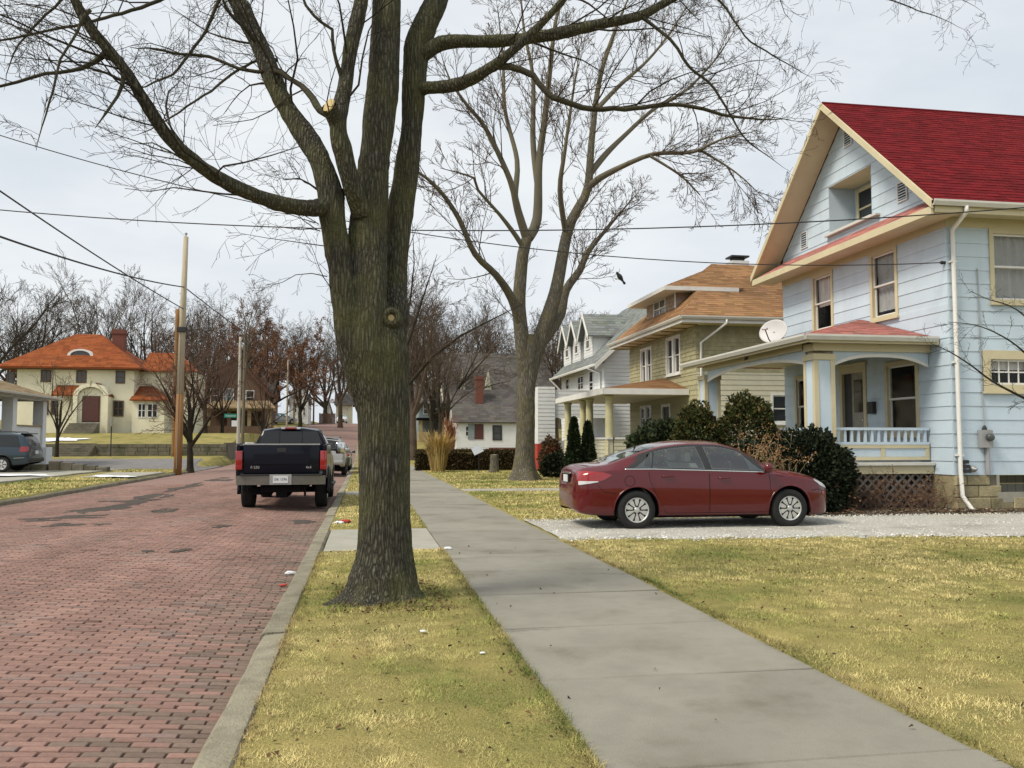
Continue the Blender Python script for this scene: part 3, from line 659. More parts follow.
def join_vf(parts):
    VS = []; FS = []; o = 0
    for V_, F_ in parts: VS.append(V_); FS.append(F_+o); o += len(V_)
    return np.concatenate(VS), np.concatenate(FS)
# --- the big street maple in the tree lawn -----------------------------------------------------
TY = 8.5
TB = at_y(386, 597, TY); TB = (TB[0], TY, 0)
maple = thing('maple_tree', TB, 'big bare maple with mossy ridged trunk forking low, standing in the tree lawn', 'tree')
tp = [(TB[0], TY, -.1, .31), (TB[0], TY, .05, .295)]+[at_y((l+r_)/2, v, TY)+((r_-l)/2*TY/870,) for v, l, r_ in [(575, 352, 419), (550, 357, 416), (500, 358, 413), (450, 357, 412), (400, 354, 411), (370, 352, 411), (350, 352, 411), (330, 356, 406), (312, 364, 396), (300, 372, 388)]]
def flare1(a, h):
    f = math.exp(-max(0, h)/.10)
    root = max(0, math.cos(a-R(208)))**5*.30+max(0, math.cos(a-R(330)))**5*.17+max(0, math.cos(a-R(268)))**8*.12+max(0, math.cos(a-R(100)))**4*.2+.035+.035*math.sin(a*6+1)+.03*math.sin(a*11)
    return root*f+.05*math.exp(-max(0, h)/.35)*max(0, math.cos(a-R(220)))
V, F = rough_trunk(tp, 260, 260, .013, flare1, 0, (21, 21, 2.6), .022, .895)
add_obj('trunk', np_mesh('trunk', V-np.array(TB), F.ravel(), [4]*len(F), 'bark_maple', True), maple)
stems = [  # (u, v, dY, r_px)
    [(378, 440, .0, 8), (368, 400, .0, 14), (357, 358, -.05, 17.5), (347, 310, -.10, 14.5), (338, 250, -.12, 13.2), (332, 215, -.13, 13.2), (331, 190, -.12, 14)],
    [(384, 460, .0, 10), (378, 410, .0, 20), (371, 360, -.06, 24), (367, 310, -.05, 22.5), (367, 250, .0, 20.5), (371, 200, .02, 18), (374, 167, .05, 16.5), (379, 120, .1, 16.5), (383, 83, .15, 16.5), (386, 21, .2, 15), (389, -60, .3, 14), (396, -160, .35, 10), (392, -280, .4, 7)],
    [(386, 440, .05, 10), (391, 395, .06, 17.5), (390, 350, .1, 15), (393, 318, .12, 17), (394, 292, .2, 13.5), (396, 250, .28, 12.5), (401, 205, .33, 13.5), (408, 160, .36, 11.8), (413, 110, .38, 11.5), (414, 83, .38, 12.5), (416, 50, .4, 13), (425, 25, .42, 12.5), (440, -8, .5, 11.5), (455, -70, .8, 9.5), (470, -160, 1.0, 7)],
]
limbs = [  # r in px, then twig count
    ([(331, 205, -.12, 10), (312, 208, -.3, 8.5), (285, 205, -.5, 7.6), (254, 195, -.7, 7.4), (215, 176, -.95, 7), (172, 141, -1.1, 6.2), (145, 102, -1.2, 5.6), (125, 70, -1.3, 5.2), (90, 27, -1.35, 4.8), (70, -10, -1.4, 4.5), (40, -70, -1.5, 3.6), (10, -130, -1.5, 2.4)], 26),
    ([(331, 195, -.12, 13), (322, 165, -.1, 12), (309, 142, .0, 11), (281, 98, .15, 10), (262, 51, .3, 9.2), (246, 18, .4, 8.7), (228, -20, .5, 8), (205, -90, .7, 6), (190, -180, .9, 4)], 24),
    ([(362, 215, -.1, 10), (352, 185, -.22, 9.5), (344, 155, -.28, 9.5), (338, 125, -.3, 9), (345, 85, -.2, 8), (352, 42, -.1, 7.4), (361, 2, .0, 7), (368, -60, .2, 5.5), (350, -130, .3, 3.5)], 10),
    ([(338, 128, -.3, 8), (333, 114, -.36, 8), (329, 106, -.42, 7.6)], 0),
    ([(334, 118, -.3, 4.5), (320, 109, -.3, 4), (301, 86, -.1, 3), (279, 73, .1, 2.4), (258, 72, .2, 1.9), (219, 60, .3, 1.6), (172, 51, .4, 1.3), (130, 46, .5, .9)], 12),
    ([(417, 60, .4, 9), (425, 53, .35, 7.5), (447, 42, .3, 6.6), (498, 41, .2, 6.2), (549, 35, .1, 6), (596, 25, .1, 5.6), (639, 16, .15, 5), (670, 0, .2, 4.4), (720, -25, .3, 3.4), (790, -50, .4, 2.4), (860, -60, .5, 1.4)], 22),
    ([(412, 92, .38, 8.5), (424, 88, .3, 7), (459, 84, .0, 6.6), (490, 68, -.2, 6), (514, 49, -.3, 4.8), (545, 20, -.4, 3.8), (580, -20, -.5, 3), (620, -70, -.5, 2)], 9),
    ([(496, 66, -.2, 4), (510, 69, -.25, 3.6), (533, 76, -.3, 3.4), (553, 98, -.35, 3.2), (584, 107, -.4, 3), (623, 109, -.45, 2.6), (674, 105, -.5, 2.2), (732, 117, -.55, 1.6), (790, 120, -.6, .8)], 16),
    ([(640, 15, .15, 3), (650, 24, .1, 2.8), (670, 39, .05, 2.6), (689, 66, .0, 2.4), (709, 82, .0, 2.2), (729, 113, .0, 1.8), (752, 145, .0, 1.2), (790, 170, .0, .6)], 12),
    ([(700, -15, .3, 2.4), (721, 2, .3, 2.1), (744, 35, .3, 1.6), (779, 59, .3, 1.2), (815, 80, .3, .6)], 9),
    ([(105, 54, -1.3, 3.2), (80, 70, -1.4, 2.8), (58, 74, -1.5, 2.5), (0, 84, -1.6, 2), (-60, 88, -1.7, 1.2)], 9),
    ([(200, -20, .5, 2.4), (150, 5, .3, 2.6), (98, 20, .1, 2.2), (50, 31, .0, 1.9), (0, 40, -.1, 1.5), (-50, 46, -.1, .8)], 10),
    ([(228, -20, .5, 2.6), (213, 15, .4, 2.4), (199, 40, .3, 2.2), (172, 74, .1, 1.8), (145, 86, .0, 1.2), (118, 92, -.1, .7)], 9),
    ([(278, 60, .3, 2.2), (250, 63, .3, 2), (211, 92, .1, 1.6), (164, 121, -.1, 1.1), (130, 135, -.2, .6)], 8),
    ([(124, 72, -1.3, 2.6), (117, 95, -1.4, 2.3), (108, 112, -1.45, 1.9), (98, 128, -1.5, 1.3)], 4),
    ([(90, 10, -1.4, 2.4), (78, 30, -1.5, 2.1), (60, 60, -1.6, 1.8), (48, 100, -1.7, 1.5), (38, 150, -1.7, .9)], 9),
    ([(230, -15, .5, 3), (218, -40, .4, 3), (180, -30, .2, 2.6), (120, -20, .1, 2.2), (60, 0, .0, 1.8), (20, 45, .0, 1.2), (5, 90, .0, .6)], 12),
    ([(345, 85, -.2, 3), (336, 62, -.25, 2.6), (330, 30, -.3, 2.3), (318, 22, -.3, 2.2), (305, 5, -.3, 2), (296, -30, -.3, 1.4)], 6),
    ([(262, 50, .3, 3.2), (245, 30, .2, 2.6), (225, 10, .1, 2.2), (218, -20, 0, 1.6)], 4),
    ([(318, 190, -.1, 1.4), (300, 178, -.2, 1.0), (284, 180, -.3, .7)], 5),
    ([(640, -80, .4, 2.6), (720, -50, .4, 2.2), (800, -25, .4, 1.8), (870, -5, .4, 1.4), (925, 12, .4, 1), (970, 30, .4, .5)], 12),
    ([(760, -70, .4, 2), (830, -55, .4, 1.6), (900, -35, .4, 1.2), (950, -8, .4, .8), (985, 15, .4, .4)], 8),
    ([(470, -120, 1, 3), (520, -90, .9, 2.8), (580, -40, .8, 2.4), (640, -30, .8, 2), (700, 20, .8, 1.2)], 9),
    ([(455, -70, .8, 3), (500, -40, .8, 2.6), (545, -10, .8, 2), (590, 5, .8, 1.4), (630, 40, .8, .7)], 7),
]
PM = dict(up=.01, tipup=.03, wig=.17, kids=[4, 6, 4, 2], ratio=.5, spread=.8, minr=.0018, max=3, minlen=.05, slim=.0095, lift=.02)
polys = []; twigs = []
for s_ in stems: polys.append(resample(limb(s_, TY, False), .06))
for s_ in stems[1:]:
    pts = limb(s_[-4:], TY); kids(twigs, pts, dirs_of(pts), 2.6, 0, PM, .2, 7)
for l_, cnt in limbs:
    if l_[0][3] < 3.5: l_ = [(u, v, d, r_*(.72 if k_ else 1)) for k_, (u, v, d, r_) in enumerate(l_)]
    pts = resample(limb(l_, TY), .09); sd = l_[0][0]*.37
    pts = [pts[0]]+[(x+.035*noise.noise((x*2.6+sd, z*2.6, 0))+.014*noise.noise((x*9, z*9, sd)), y+.03*noise.noise((x*3, sd, z*3)), z+.035*noise.noise((z*2.6, x*2.6+sd, 5))+.014*noise.noise((z*9, x*9, sd+3)), r_) for x, y, z, r_ in pts[1:]]; polys.append(pts)
    L = sum((Vector(pts[i+1][:3])-Vector(pts[i][:3])).length for i in range(len(pts)-1))
    ds = dirs_of(pts); rs = max(.6, min(1.5, L*.42))
    if cnt: kids(twigs, pts, ds, rs/PM['ratio']*.9, 0, PM, .18, int(cnt*1.25))
for k in range(7):   # water shoots on the stem
    u, v = random.choice([(322, 240), (325, 270), (330, 290), (405, 240), (318, 225)]); p = at_y(u+jit(3), v+jit(10), TY-.15); d = Vector((-1 if u < 360 else 1, jit(.6), .5+jit(.4))).normalized()
    grow(twigs, p, tuple(d), random.uniform(.5, 1.0), .006, 1, PM)
V = []; 
for i_, s_ in enumerate(stems):
    V, F = rough_tube(limb(s_, TY, False), .022, 72, .010, .10, i_*3.1+1); add_obj('limb', np_mesh('limb', V-np.array(TB), F.ravel(), [4]*len(F), 'bark_maple', True), maple)
for i_ in (0, 1, 2, 3, 5, 6):
    V, F = rough_tube(limb(limbs[i_][0], TY), .025, 36, .007, .13, i_*2.3+20); add_obj('limb', np_mesh('limb', V-np.array(TB), F.ravel(), [4]*len(F), 'bark_maple', True), maple)
add_obj('branches', tube_groups([p for i_, p in enumerate(polys[3:]) if i_ not in (0, 1, 2, 3, 5, 6)], 'branches', 'branch_maple', TB), maple)
add_obj('twigs', tube_groups(twigs, 'twigs', 'branch_dark', TB), maple)
b = MB(); c = Vector(at_y(328.5, 105.5, TY-.43)); ax = Vector((-.7, -.6, .25)); b.lathe(c-ax*.01, ax, [(.072, 0), (.07, .012), (.04, .016), (.005, .017)], 18); b.build('cut_face', 'wood_fresh', maple)
c = Vector(at_y(391, 318, TY-.17)); ax = Vector((.12, -1, .1)); b = MB(); b.lathe(c, ax, [(.13, -.08), (.105, .01), (.085, .045), (.06, .055), (.042, .04), (.03, .0), (.005, -.01)], 20); b.build('knot', 'bark_maple', maple, True); b = MB(); b.lathe(c, ax, [(.034, .012), (.03, .016), (.004, .017)], 14); b.build('knot_core', 'wood_fresh', maple)
# --- the grey tree in the front lawn ----------------------------------------------------------
T2 = 33.6; TB2 = (at_y(525, 477, T2)[0], T2, .0)
ytree = thing('yard_tree', TB2, 'tall bare tree with pale grey forked trunk in the front lawn by the stump', 'tree')
tp = [(TB2[0], T2, -.1, .62), (TB2[0], T2, .1, .56)]+[at_y((l+r_)/2, v, T2)+((r_-l)/2*T2/870,) for v, l, r_ in [(465, 512.5, 536.5), (445, 514, 536), (420, 515, 536.5), (395, 516, 537), (370, 517.5, 538), (352, 518, 541), (335, 521, 541)]]
V, F = rough_trunk(tp, 80, 110, .02, lambda a, h: .25*math.exp(-h/.35)*(.5+.5*math.sin(a*4+1)), 3, (6, 6, 1.2), .04, .88)
add_obj('trunk', np_mesh('trunk', V-np.array(TB2), F.ravel(), [4]*len(F), 'bark_grey', True), ytree)
L2 = [
    ([(527, 400, 0, 4), (525, 375, 0, 7.5), (522, 340, -.1, 8.8), (519, 307, -.2, 8), (520, 285, -.2, 7.6), (523, 254, -.2, 7), (528, 235, -.2, 6.5)], 2),
    ([(527, 405, 0, 3.5), (529, 380, 0, 7.5), (534, 358, .05, 9), (541, 338, .1, 9.8), (553, 302, .2, 8.5), (558, 281, .2, 7.6), (568, 230, .3, 6.5), (580, 205, .4, 5.6), (588, 187, .5, 5.2), (592, 137, .6, 4), (600, 78, .7, 3), (615, 31, .8, 2.2), (632, -10, .9, 1.2)], 16),
    ([(541, 342, .1, 7), (552, 327, .4, 6.6), (561, 313, .8, 5.8), (566, 290, 1.2, 5.2), (580, 270, 1.4, 4.4), (588, 252, 1.6, 3.5), (610, 225, 2.2, 1.8), (640, 190, 3, .7)], 22),
    ([(520, 325, -.2, 5), (512, 299, -.6, 4.6), (496, 275, -1.2, 4.2), (475, 254, -1.8, 3.6), (459, 219, -2.3, 3), (440, 191, -2.8, 2.4), (418, 172, -3.2, 1.5), (392, 160, -3.6, .7)], 14),
    ([(528, 238, -.2, 5.6), (537, 219, .2, 5), (539, 164, .4, 4.4), (545, 117, .5, 3.8), (550, 70, .6, 3), (556, 20, .7, 2.2), (568, -20, .8, 1.4)], 18),
    ([(527, 240, -.2, 4.6), (518, 211, -.6, 4), (510, 180, -1, 3.5), (486, 129, -1.5, 2.7), (467, 105, -1.8, 2), (450, 80, -2, 1.2), (440, 50, -2, .6)], 14),
    ([(517, 209, -.6, 3.4), (515, 195, -.6, 3.3), (517, 160, -.4, 3), (505, 110, -.2, 2.4), (503, 60, 0, 1.7), (498, 10, .1, 1)], 12),
    ([(538, 190, .3, 3.2), (533, 140, 1, 3), (533, 78, 1.5, 2.4), (524, 30, 1.8, 1.7), (520, -20, 2, 1)], 12),
    ([(588, 187, .5, 4), (600, 178, .2, 3.6), (623, 166, -.4, 3.2), (654, 154, -1, 2.7), (693, 152, -1.6, 2.1), (720, 140, -2, 1.4), (760, 130, -2.2, .7)], 20),
    ([(589, 175, .5, 3.6), (605, 155, 1, 3.2), (623, 137, 1.4, 2.8), (654, 109, 2, 2.3), (686, 90, 2.6, 1.7), (715, 60, 3, 1.1), (735, 30, 3.2, .6)], 18),
    ([(596, 110, .6, 2.6), (620, 85, 1, 2.2), (648, 60, 1.6, 1.7), (672, 30, 2, 1.2), (690, 0, 2.2, .7)], 14),
    ([(566, 235, .3, 3.2), (560, 190, -.6, 2.8), (565, 150, -1.2, 2.3), (572, 100, -1.8, 1.6), (580, 50, -2.2, 1)], 12),
    ([(525, 250, -.2, 2.8), (516, 236, -.4, 2.6), (500, 215, -1, 2.2), (478, 190, -1.6, 1.7), (474, 178, -1.8, 1.5), (440, 168, -2.4, .8)], 8),
    ([(700, 150, -1.6, 1.5), (725, 165, -1.8, 1.1), (745, 180, -2, .8), (770, 205, -2, .4)], 8),
    ([(650, 156, -1, 1.6), (680, 175, -1.4, 1.2), (700, 195, -1.6, .8)], 7),
]
P2 = dict(up=.035, tipup=.06, wig=.10, kids=[5, 6, 5, 2], ratio=.5, spread=.66, minr=.008, max=3, minlen=.12, slim=.011)
polys = []; twigs = []
for l_, cnt in L2:
    l_ = [(u, v, d, r_*(.86 if k_ > 1 else 1)) for k_, (u, v, d, r_) in enumerate(l_)]; pts = resample(limb(l_, T2, cnt > 2), .35); polys.append(pts); kids(twigs, pts, dirs_of(pts), 4.6, 0, P2, .3, int(cnt*1.65))
add_obj('limbs', tube_groups(polys[:4], 'limbs', 'bark_grey', TB2), ytree)
add_obj('branches', tube_groups(polys[4:], 'branches', 'branch_grey', TB2), ytree)
add_obj('twigs', tube_groups(twigs, 'twigs', 'branch_brown', TB2), ytree)
# --- background trees -------------------------------------------------------------------------
def proto_tree(h, r, seed, stem_frac, nlimb, spreadang, P, m_tr, m_tw, leaves=0, leafcol=None, lean=0):
    random.seed(seed); out = []; tw = []; n = 8; pts = []
    x = y = 0
    for i in range(n+1):
        t = i/n; pts.append((x, y, h*stem_frac*t-.15 if i == 0 else h*stem_frac*t, r*(1.35 if i == 0 else 1-.35*t))); x += jit(.02*h/n)+lean*h/n; y += jit(.02*h/n)
    out.append(pts); top = pts[-1]; mains = []
    for k in range(nlimb):
        a = 2*math.pi*(k+random.random()*.6)/nlimb; el = spreadang*random.uniform(.25, 1.15); st = pts[int(n*random.uniform(.62, 1))]
        if k < 2: st = top; el = spreadang*.35*random.random()
        d = (math.cos(a)*math.sin(el), math.sin(a)*math.sin(el), math.cos(el))
        L = (h-st[2])*random.uniform(.62, .9); lp = []; grow(lp, st[:3], d, L, st[3]*random.uniform(.5, .75), 0, dict(P, kids=[0], max=1, taper0=.10)); mp = lp[0]; out.append(mp)
        kids(tw, mp, dirs_of(mp), L, 0, P, .18, P['kids'][0])
    g = thing('bare_tree', (0, 0, 0), 'x', 'tree', local=True)
    add_obj('trunk', tube_groups(out, 'trunk', m_tr, (0, 0, 0)), g); add_obj('crown', tube_groups(tw, 'crown', m_tw, (0, 0, 0)), g)
    if leaves:
        ends = [p for p in tw if p[0][3] < .03]; Pn = np.zeros((leaves, 4, 3)); C = np.zeros((leaves, 3))
        for k in range(leaves):
            q = random.choice(random.choice(ends)); s = random.uniform(.04, .09); u = Vector((random.gauss(0, 1), random.gauss(0, 1), random.gauss(0, 1))).normalized(); w = u.orthogonal().normalized(); c = Vector(q[:3])+Vector((jit(.2), jit(.2), jit(.2)))
            Pn[k] = [c-u*s, c+w*s*.7, c+u*s, c-w*s*.7]; C[k] = np.array(leafcol)*random.uniform(.5, 1.4)
        add_obj('dry_leaves', np_mesh('dry_leaves', Pn.reshape(-1, 3), np.arange(leaves*4), [4]*leaves, 'dead_leaf', False, C), g)['kind'] = 'stuff'
    return g
PB = dict(up=.03, tipup=.04, wig=.12, kids=[13, 8, 5, 2], ratio=.46, spread=.72, minr=.011, max=3, minlen=.2, slim=.012)
protos = {
    'vase': proto_tree(16, .33, 11, .28, 7, .62, PB, 'branch_brown', 'branch_brown'),
    'broad': proto_tree(15, .36, 12, .25, 9, .95, PB, 'branch_dark', 'branch_brown'),
    'upright': proto_tree(18, .28, 13, .3, 6, .38, dict(PB, spread=.5), 'branch_grey', 'branch_brown'),
    'dark': proto_tree(17, .4, 14, .22, 8, .8, PB, 'branch_dark', 'branch_dark'),
    'rust': proto_tree(13, .28, 15, .25, 8, .8, dict(PB, kids=[7, 4, 2, 2]), 'branch_dark', 'branch_red', 15000, (.19, .095, .055)),
    'red': proto_tree(11, .2, 16, .25, 8, .85, dict(PB, kids=[9, 5, 3, 2]), 'branch_dark', 'branch_red'),
    'street': proto_tree(13, .2, 17, .3, 8, .6, dict(PB, kids=[7, 4, 3, 2], minr=.006), 'branch_dark', 'branch_brown'),
    'small': proto_tree(5.6, .11, 18, .28, 7, .75, dict(PB, kids=[6, 4, 2, 2], minr=.006, minlen=.1), 'branch_dark', 'branch_brown'),
    'slim': proto_tree(13.5, .13, 23, .64, 6, .62, dict(PB, kids=[8, 6, 4, 2], minr=.008, minlen=.15, wig=.16), 'branch_grey', 'branch_brown'),
    'crab': proto_tree(6.6, .16, 31, .27, 13, .95, dict(PB, kids=[9, 6, 4, 2], minr=.007, minlen=.12, up=.0, tipup=-.02, wig=.15), 'branch_dark', 'branch_red'),
}
used = set(); BIG = dict(vase=1.25, broad=1.3, upright=1.15, dark=1.3, rust=1.15)
def place_tree(kind, x, y, sc, rz, label, group=None, z=None, sxy=1):
    p = protos[kind]
    if kind in used: o = copy_tree(p)
    else: o = p; used.add(kind)
    o.location = (x, y, (T(x, y) if z is None else z)-.05); o.rotation_euler = (0, 0, rz); sc *= BIG.get(kind, 1.0); o.scale = (sc*sxy, sc*sxy, sc)
    o['label'] = label
    if group: o['group'] = group
    elif 'group' in o: del o['group']
    return o
def px_x(u, Y): return at_y(u, 442, Y)[0]
place_tree('street', .8, 34, .98, 1.0, 'slim bare street tree in the tree lawn lined up behind the big maple')
place_tree('crab', px_x(191, 47.5), 47.5, 1.12, .6, 'small spreading bare tree beside the wooden utility pole')
place_tree('small', px_x(57, 60), 60, 1.22, 2.4, 'small bare tree by the stone steps of the cream house')
place_tree('slim', px_x(241, 63), 63.6, 1.0, 1.2, 'tall slim bare tree with few upright limbs behind the sign pole')
place_tree('red', px_x(205, 76), 76, 1.0, .3, 'reddish twiggy tree between cream house and porch house')
place_tree('red', px_x(222, 86), 86, .85, 1.3, 'reddish twiggy tree in front of the brown porch house gable')
place_tree('red', px_x(262, 84), 84, .8, 4.3, 'reddish twiggy tree just beyond the pale sign pole')
place_tree('red', px_x(160, 90), 92, 1.05, 2.2, 'reddish twiggy tree behind the cream house sun room')
place_tree('rust', px_x(262, 104), 104, 1.0, .5, 'oak keeping rusty brown leaves beyond the sign pole', None)
place_tree('rust', px_x(300, 120), 120, .98, 2.5, 'oak keeping rusty brown leaves above the far white house', None)
place_tree('rust', px_x(240, 128), 128, 1.15, 4.1, 'rusty leaved oak far behind the brown porch house', None)
place_tree('dark', px_x(-20, 96), 96, .95, 2.0, 'dark leaning bare tree behind the left end of the cream roof', None)
place_tree('broad', px_x(40, 112), 112, 1.0, .9, 'bare tree with rounded crown behind the cream house roof')
place_tree('upright', px_x(95, 108), 108, .98, 1.7, 'tall bare tree with fan of straight limbs above the orange roof')
place_tree('broad', px_x(150, 118), 118, .98, 3.3, 'bare tree with dense crown behind the cream house chimney')
place_tree('vase', px_x(205, 112), 112, .9, 5.0, 'bare vase shaped tree behind the tall wooden pole')
DESC = dict(vase='vase shaped', broad='broad crowned', dark='dark limbed', upright='upright', street='slim')
bg = 'bare trees lining the far hill'
for i, (k, u, y, s, rz) in enumerate([('dark', 10, 125, .9, 1), ('broad', 70, 135, .85, 2), ('dark', 130, 140, .95, 4), ('vase', 180, 140, .95, 3), ('broad', 225, 150, 1.0, 1), ('dark', 265, 160, 1.0, 2), ('vase', 300, 165, 1.0, 5), ('broad', 325, 185, 1.1, 0), ('vase', 350, 230, 1.2, 1), ('broad', 375, 240, 1.2, 2)]):
    place_tree(k, px_x(u, y), y, s, rz, 'bare %s tree far up the hill left of the street' % DESC[k], bg+', '+DESC[k])
for i, (k, u, y, s, rz) in enumerate([('vase', 413, 66, .78, 1), ('street', 440, 72, .95, 2), ('broad', 432, 88, .85, 3), ('vase', 415, 110, .95, 4), ('broad', 405, 140, 1.0, 5), ('dark', 395, 175, 1.1, 0), ('vase', 340, 130, .9, 1.4), ('broad', 455, 118, .95, 2.2), ('vase', 488, 125, 1.0, .4), ('broad', 520, 118, .95, 1.9), ('vase', 556, 96, .85, 3.1), ('broad', 590, 110, .9, 4.4), ('dark', 470, 150, 1.05, 5.2), ('upright', 560, 128, .8, .8)]):
    place_tree(k, px_x(u, y), y, s, rz, 'bare %s tree behind the houses right of the street' % DESC[k], 'bare trees behind the houses, '+DESC[k])
for k, g in list(protos.items()):
    if k not in used:
        for c in list(g.children): bpy.data.objects.remove(c)
        bpy.data.objects.remove(g)
random.seed(21)
# ------------------------------------------------------------------ building helpers
class Wall:
    def __init__(s, o, a, n): s.o = Vector((o[0], o[1], 0)); s.a = Vector((a[0], a[1], 0)); s.n = Vector((n[0], n[1], 0))
    def p(s, q, z, d=0): v = s.o+s.a*q+s.n*d; return (v.x, v.y, z)
def wbox(mb, W, s0, s1, z0, z1, d0, d1):
    return mb.hexa([W.p(s0, z0, d1), W.p(s1, z0, d1), W.p(s1, z0, d0), W.p(s0, z0, d0)], [W.p(s0, z1, d1), W.p(s1, z1, d1), W.p(s1, z1, d0), W.p(s0, z1, d0)])
def cells(lo, hi, z0, z1, holes):
    zs = sorted({z0, z1} | {z for h in holes for z in (h[2], h[3]) if z0+1e-4 < z < z1-1e-4})
    for a, b in zip(zs[:-1], zs[1:]):
        m = (a+b)/2; iv = [(lo, hi)]; cut = sorted([h for h in holes if h[2] < m < h[3]])
        segs = []; cur = lo
        for h in cut:
            segs.append((cur, (lambda z, v=h[0]: v))); cur = (lambda z, v=h[1]: v)
        segs.append((cur, hi))
        for L, H in segs:
            if H(a)-L(a) > .02 or H(b)-L(b) > .02: yield a, b, L(a), max(L(a), H(a)), L(b), max(L(b), H(b))
def plate(W, lo, hi, z0, z1, holes, d0, d1, name, m, parent):
    mb = MB()
    for a, b, l0, h0, l1, h1 in cells(lo, hi, z0, z1, holes):
        mb.hexa([W.p(l0, a, d1), W.p(h0, a, d1), W.p(h0, a, d0), W.p(l0, a, d0)], [W.p(l1, b, d1), W.p(h1, b, d1), W.p(h1, b, d0), W.p(l1, b, d0)])
    return mb.build(name, m, parent, recalc=True)
def const(v): return lambda z: v
def siding(W, lo, hi, z0, z1, holes, course, t, m, parent, name='board', single=True, d=0.004, color=None, tabs=0):
    z = z0; big = MB(); k = 0
    while z < z1-.01:
        e = min(z1, z+course)
        for a, b, l0, h0, l1, h1 in cells(lo, hi, z, e, holes):
            mb = MB() if single else big
            pcs = [(l0, h0, l1, h1)]
            if tabs:
                pcs = []; q = l0-random.random()*tabs; w_ = h0-l0
                while q < h0:
                    e_ = q+tabs*random.uniform(.7, 1.3); x0, x1 = max(q, l0), min(e_, h0)
                    if x1-x0 > .01: pcs.append((x0+.002, x1-.002, max(x0, l1)+.002, min(x1, h1)-.002) if min(x1, h1) > max(x0, l1) else (x0, x1, x0, x0+.001))
                    q = e_
            for (p0, p1, p2, p3) in pcs:
                mb.k = tuple(random.uniform(.82, 1.1) for _ in range(1))*3 if color else None
                f0 = (a-z)/course; f1 = (b-z)/course; j = jit(t*.15) if tabs else 0
                d0 = d+t*(1-f0)+j; d1 = d+t*(1-f1)*1.0+.001+j
                mb.add([W.p(p0, a, 0), W.p(p1, a, 0), W.p(p1, a, d0), W.p(p0, a, d0), W.p(p2, b, 0), W.p(p3, b, 0), W.p(p3, b, d1), W.p(p2, b, d1)],
                       [(3, 2, 6, 7), (0, 1, 2, 3), (0, 3, 7, 4), (1, 5, 6, 2), (4, 7, 6, 5)])
            if single: mb.build(name, m, parent, recalc=True)
        z = e; k += 1
    if not single:
        o = big.build(name, m, parent, col=bool(color), recalc=True); o['kind'] = 'stuff'; return o
def window(house, W, s0, s1, z0, z1, casing='cream_trim', sash='white_paint', cw=.10, style='double', pane='pane_clear', shade=None, proud=.04, sill=True, inner=True, lites=0, label=None):
    """casing outer rectangle s0..s1, z0..z1; the hole in the wall must be the same rectangle"""
    mb = MB(); i0, i1, j0, j1 = s0+cw, s1-cw, z0+cw*.8, z1-cw
    wbox(mb, W, s0, i0, z0, z1, -.1, proud); wbox(mb, W, i1, s1, z0, z1, -.1, proud); wbox(mb, W, i0, i1, j1, z1, -.1, proud-.003); wbox(mb, W, i0, i1, z0, j0, -.1, proud-.003)
    w = mb.build('window', casing, house)
    if label: w['label'] = label
    if sill: mb = MB(); wbox(mb, W, s0-.03, s1+.03, z0-.05, z0-.002, -.02, proud+.05); mb.build('sill', casing, w)
    mb = MB(); fw = .045; zm = (j0+j1)/2
    def fr(a, b, c, d_, dd):
        wbox(mb, W, a, a+fw, c, d_, dd-.03, dd); wbox(mb, W, b-fw, b, c, d_, dd-.03, dd); wbox(mb, W, a+fw, b-fw, c, c+fw, dd-.03, dd-.001); wbox(mb, W, a+fw, b-fw, d_-fw, d_, dd-.03, dd-.001)
    if style == 'double':
        fr(i0, i1, zm-.02, j1, -.01); fr(i0, i1, j0, zm+.02, -.045); panes = [(i0+fw, i1-fw, zm+.02, j1-fw, -.03), (i0+fw, i1-fw, j0+fw, zm-.02, -.065)]
    else:
        fr(i0, i1, j0, j1, -.02); panes = [(i0+fw, i1-fw, j0+fw, j1-fw, -.04)]
    for k in range(1, lites):
        x = i0+(i1-i0)*k/lites; wbox(mb, W, x-.012, x+.012, j0+fw, j1-fw, -.045, -.022)
    if lites: wbox(mb, W, i0+fw, i1-fw, zm-.015, zm+.015, -.046, -.019)
    mb.build('sash', sash, w)
    for a, b, c, d_, dd in panes: mb = MB(); wbox(mb, W, a-.005, b+.005, c-.005, d_+.005, dd-.005, dd); mb.build('pane', pane, w)
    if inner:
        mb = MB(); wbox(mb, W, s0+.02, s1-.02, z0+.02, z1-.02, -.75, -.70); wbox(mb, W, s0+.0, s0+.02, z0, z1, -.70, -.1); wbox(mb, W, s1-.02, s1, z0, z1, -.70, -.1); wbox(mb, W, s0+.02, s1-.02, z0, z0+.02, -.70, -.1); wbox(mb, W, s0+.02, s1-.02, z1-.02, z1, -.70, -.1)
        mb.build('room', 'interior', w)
    if shade:
        f, m_ = shade; mb = MB(); n = 16; zb = j1-(j1-j0)*f
        v = [W.p(i0+(i1-i0)*k/n, z, -.16-.025*math.sin(k*2.3)) for z in (zb, j1) for k in range(n+1)]
        mb.add(v, [(k, k+1, n+2+k, n+1+k) for k in range(n)]); mb.build('curtain', m_, w)
    return w
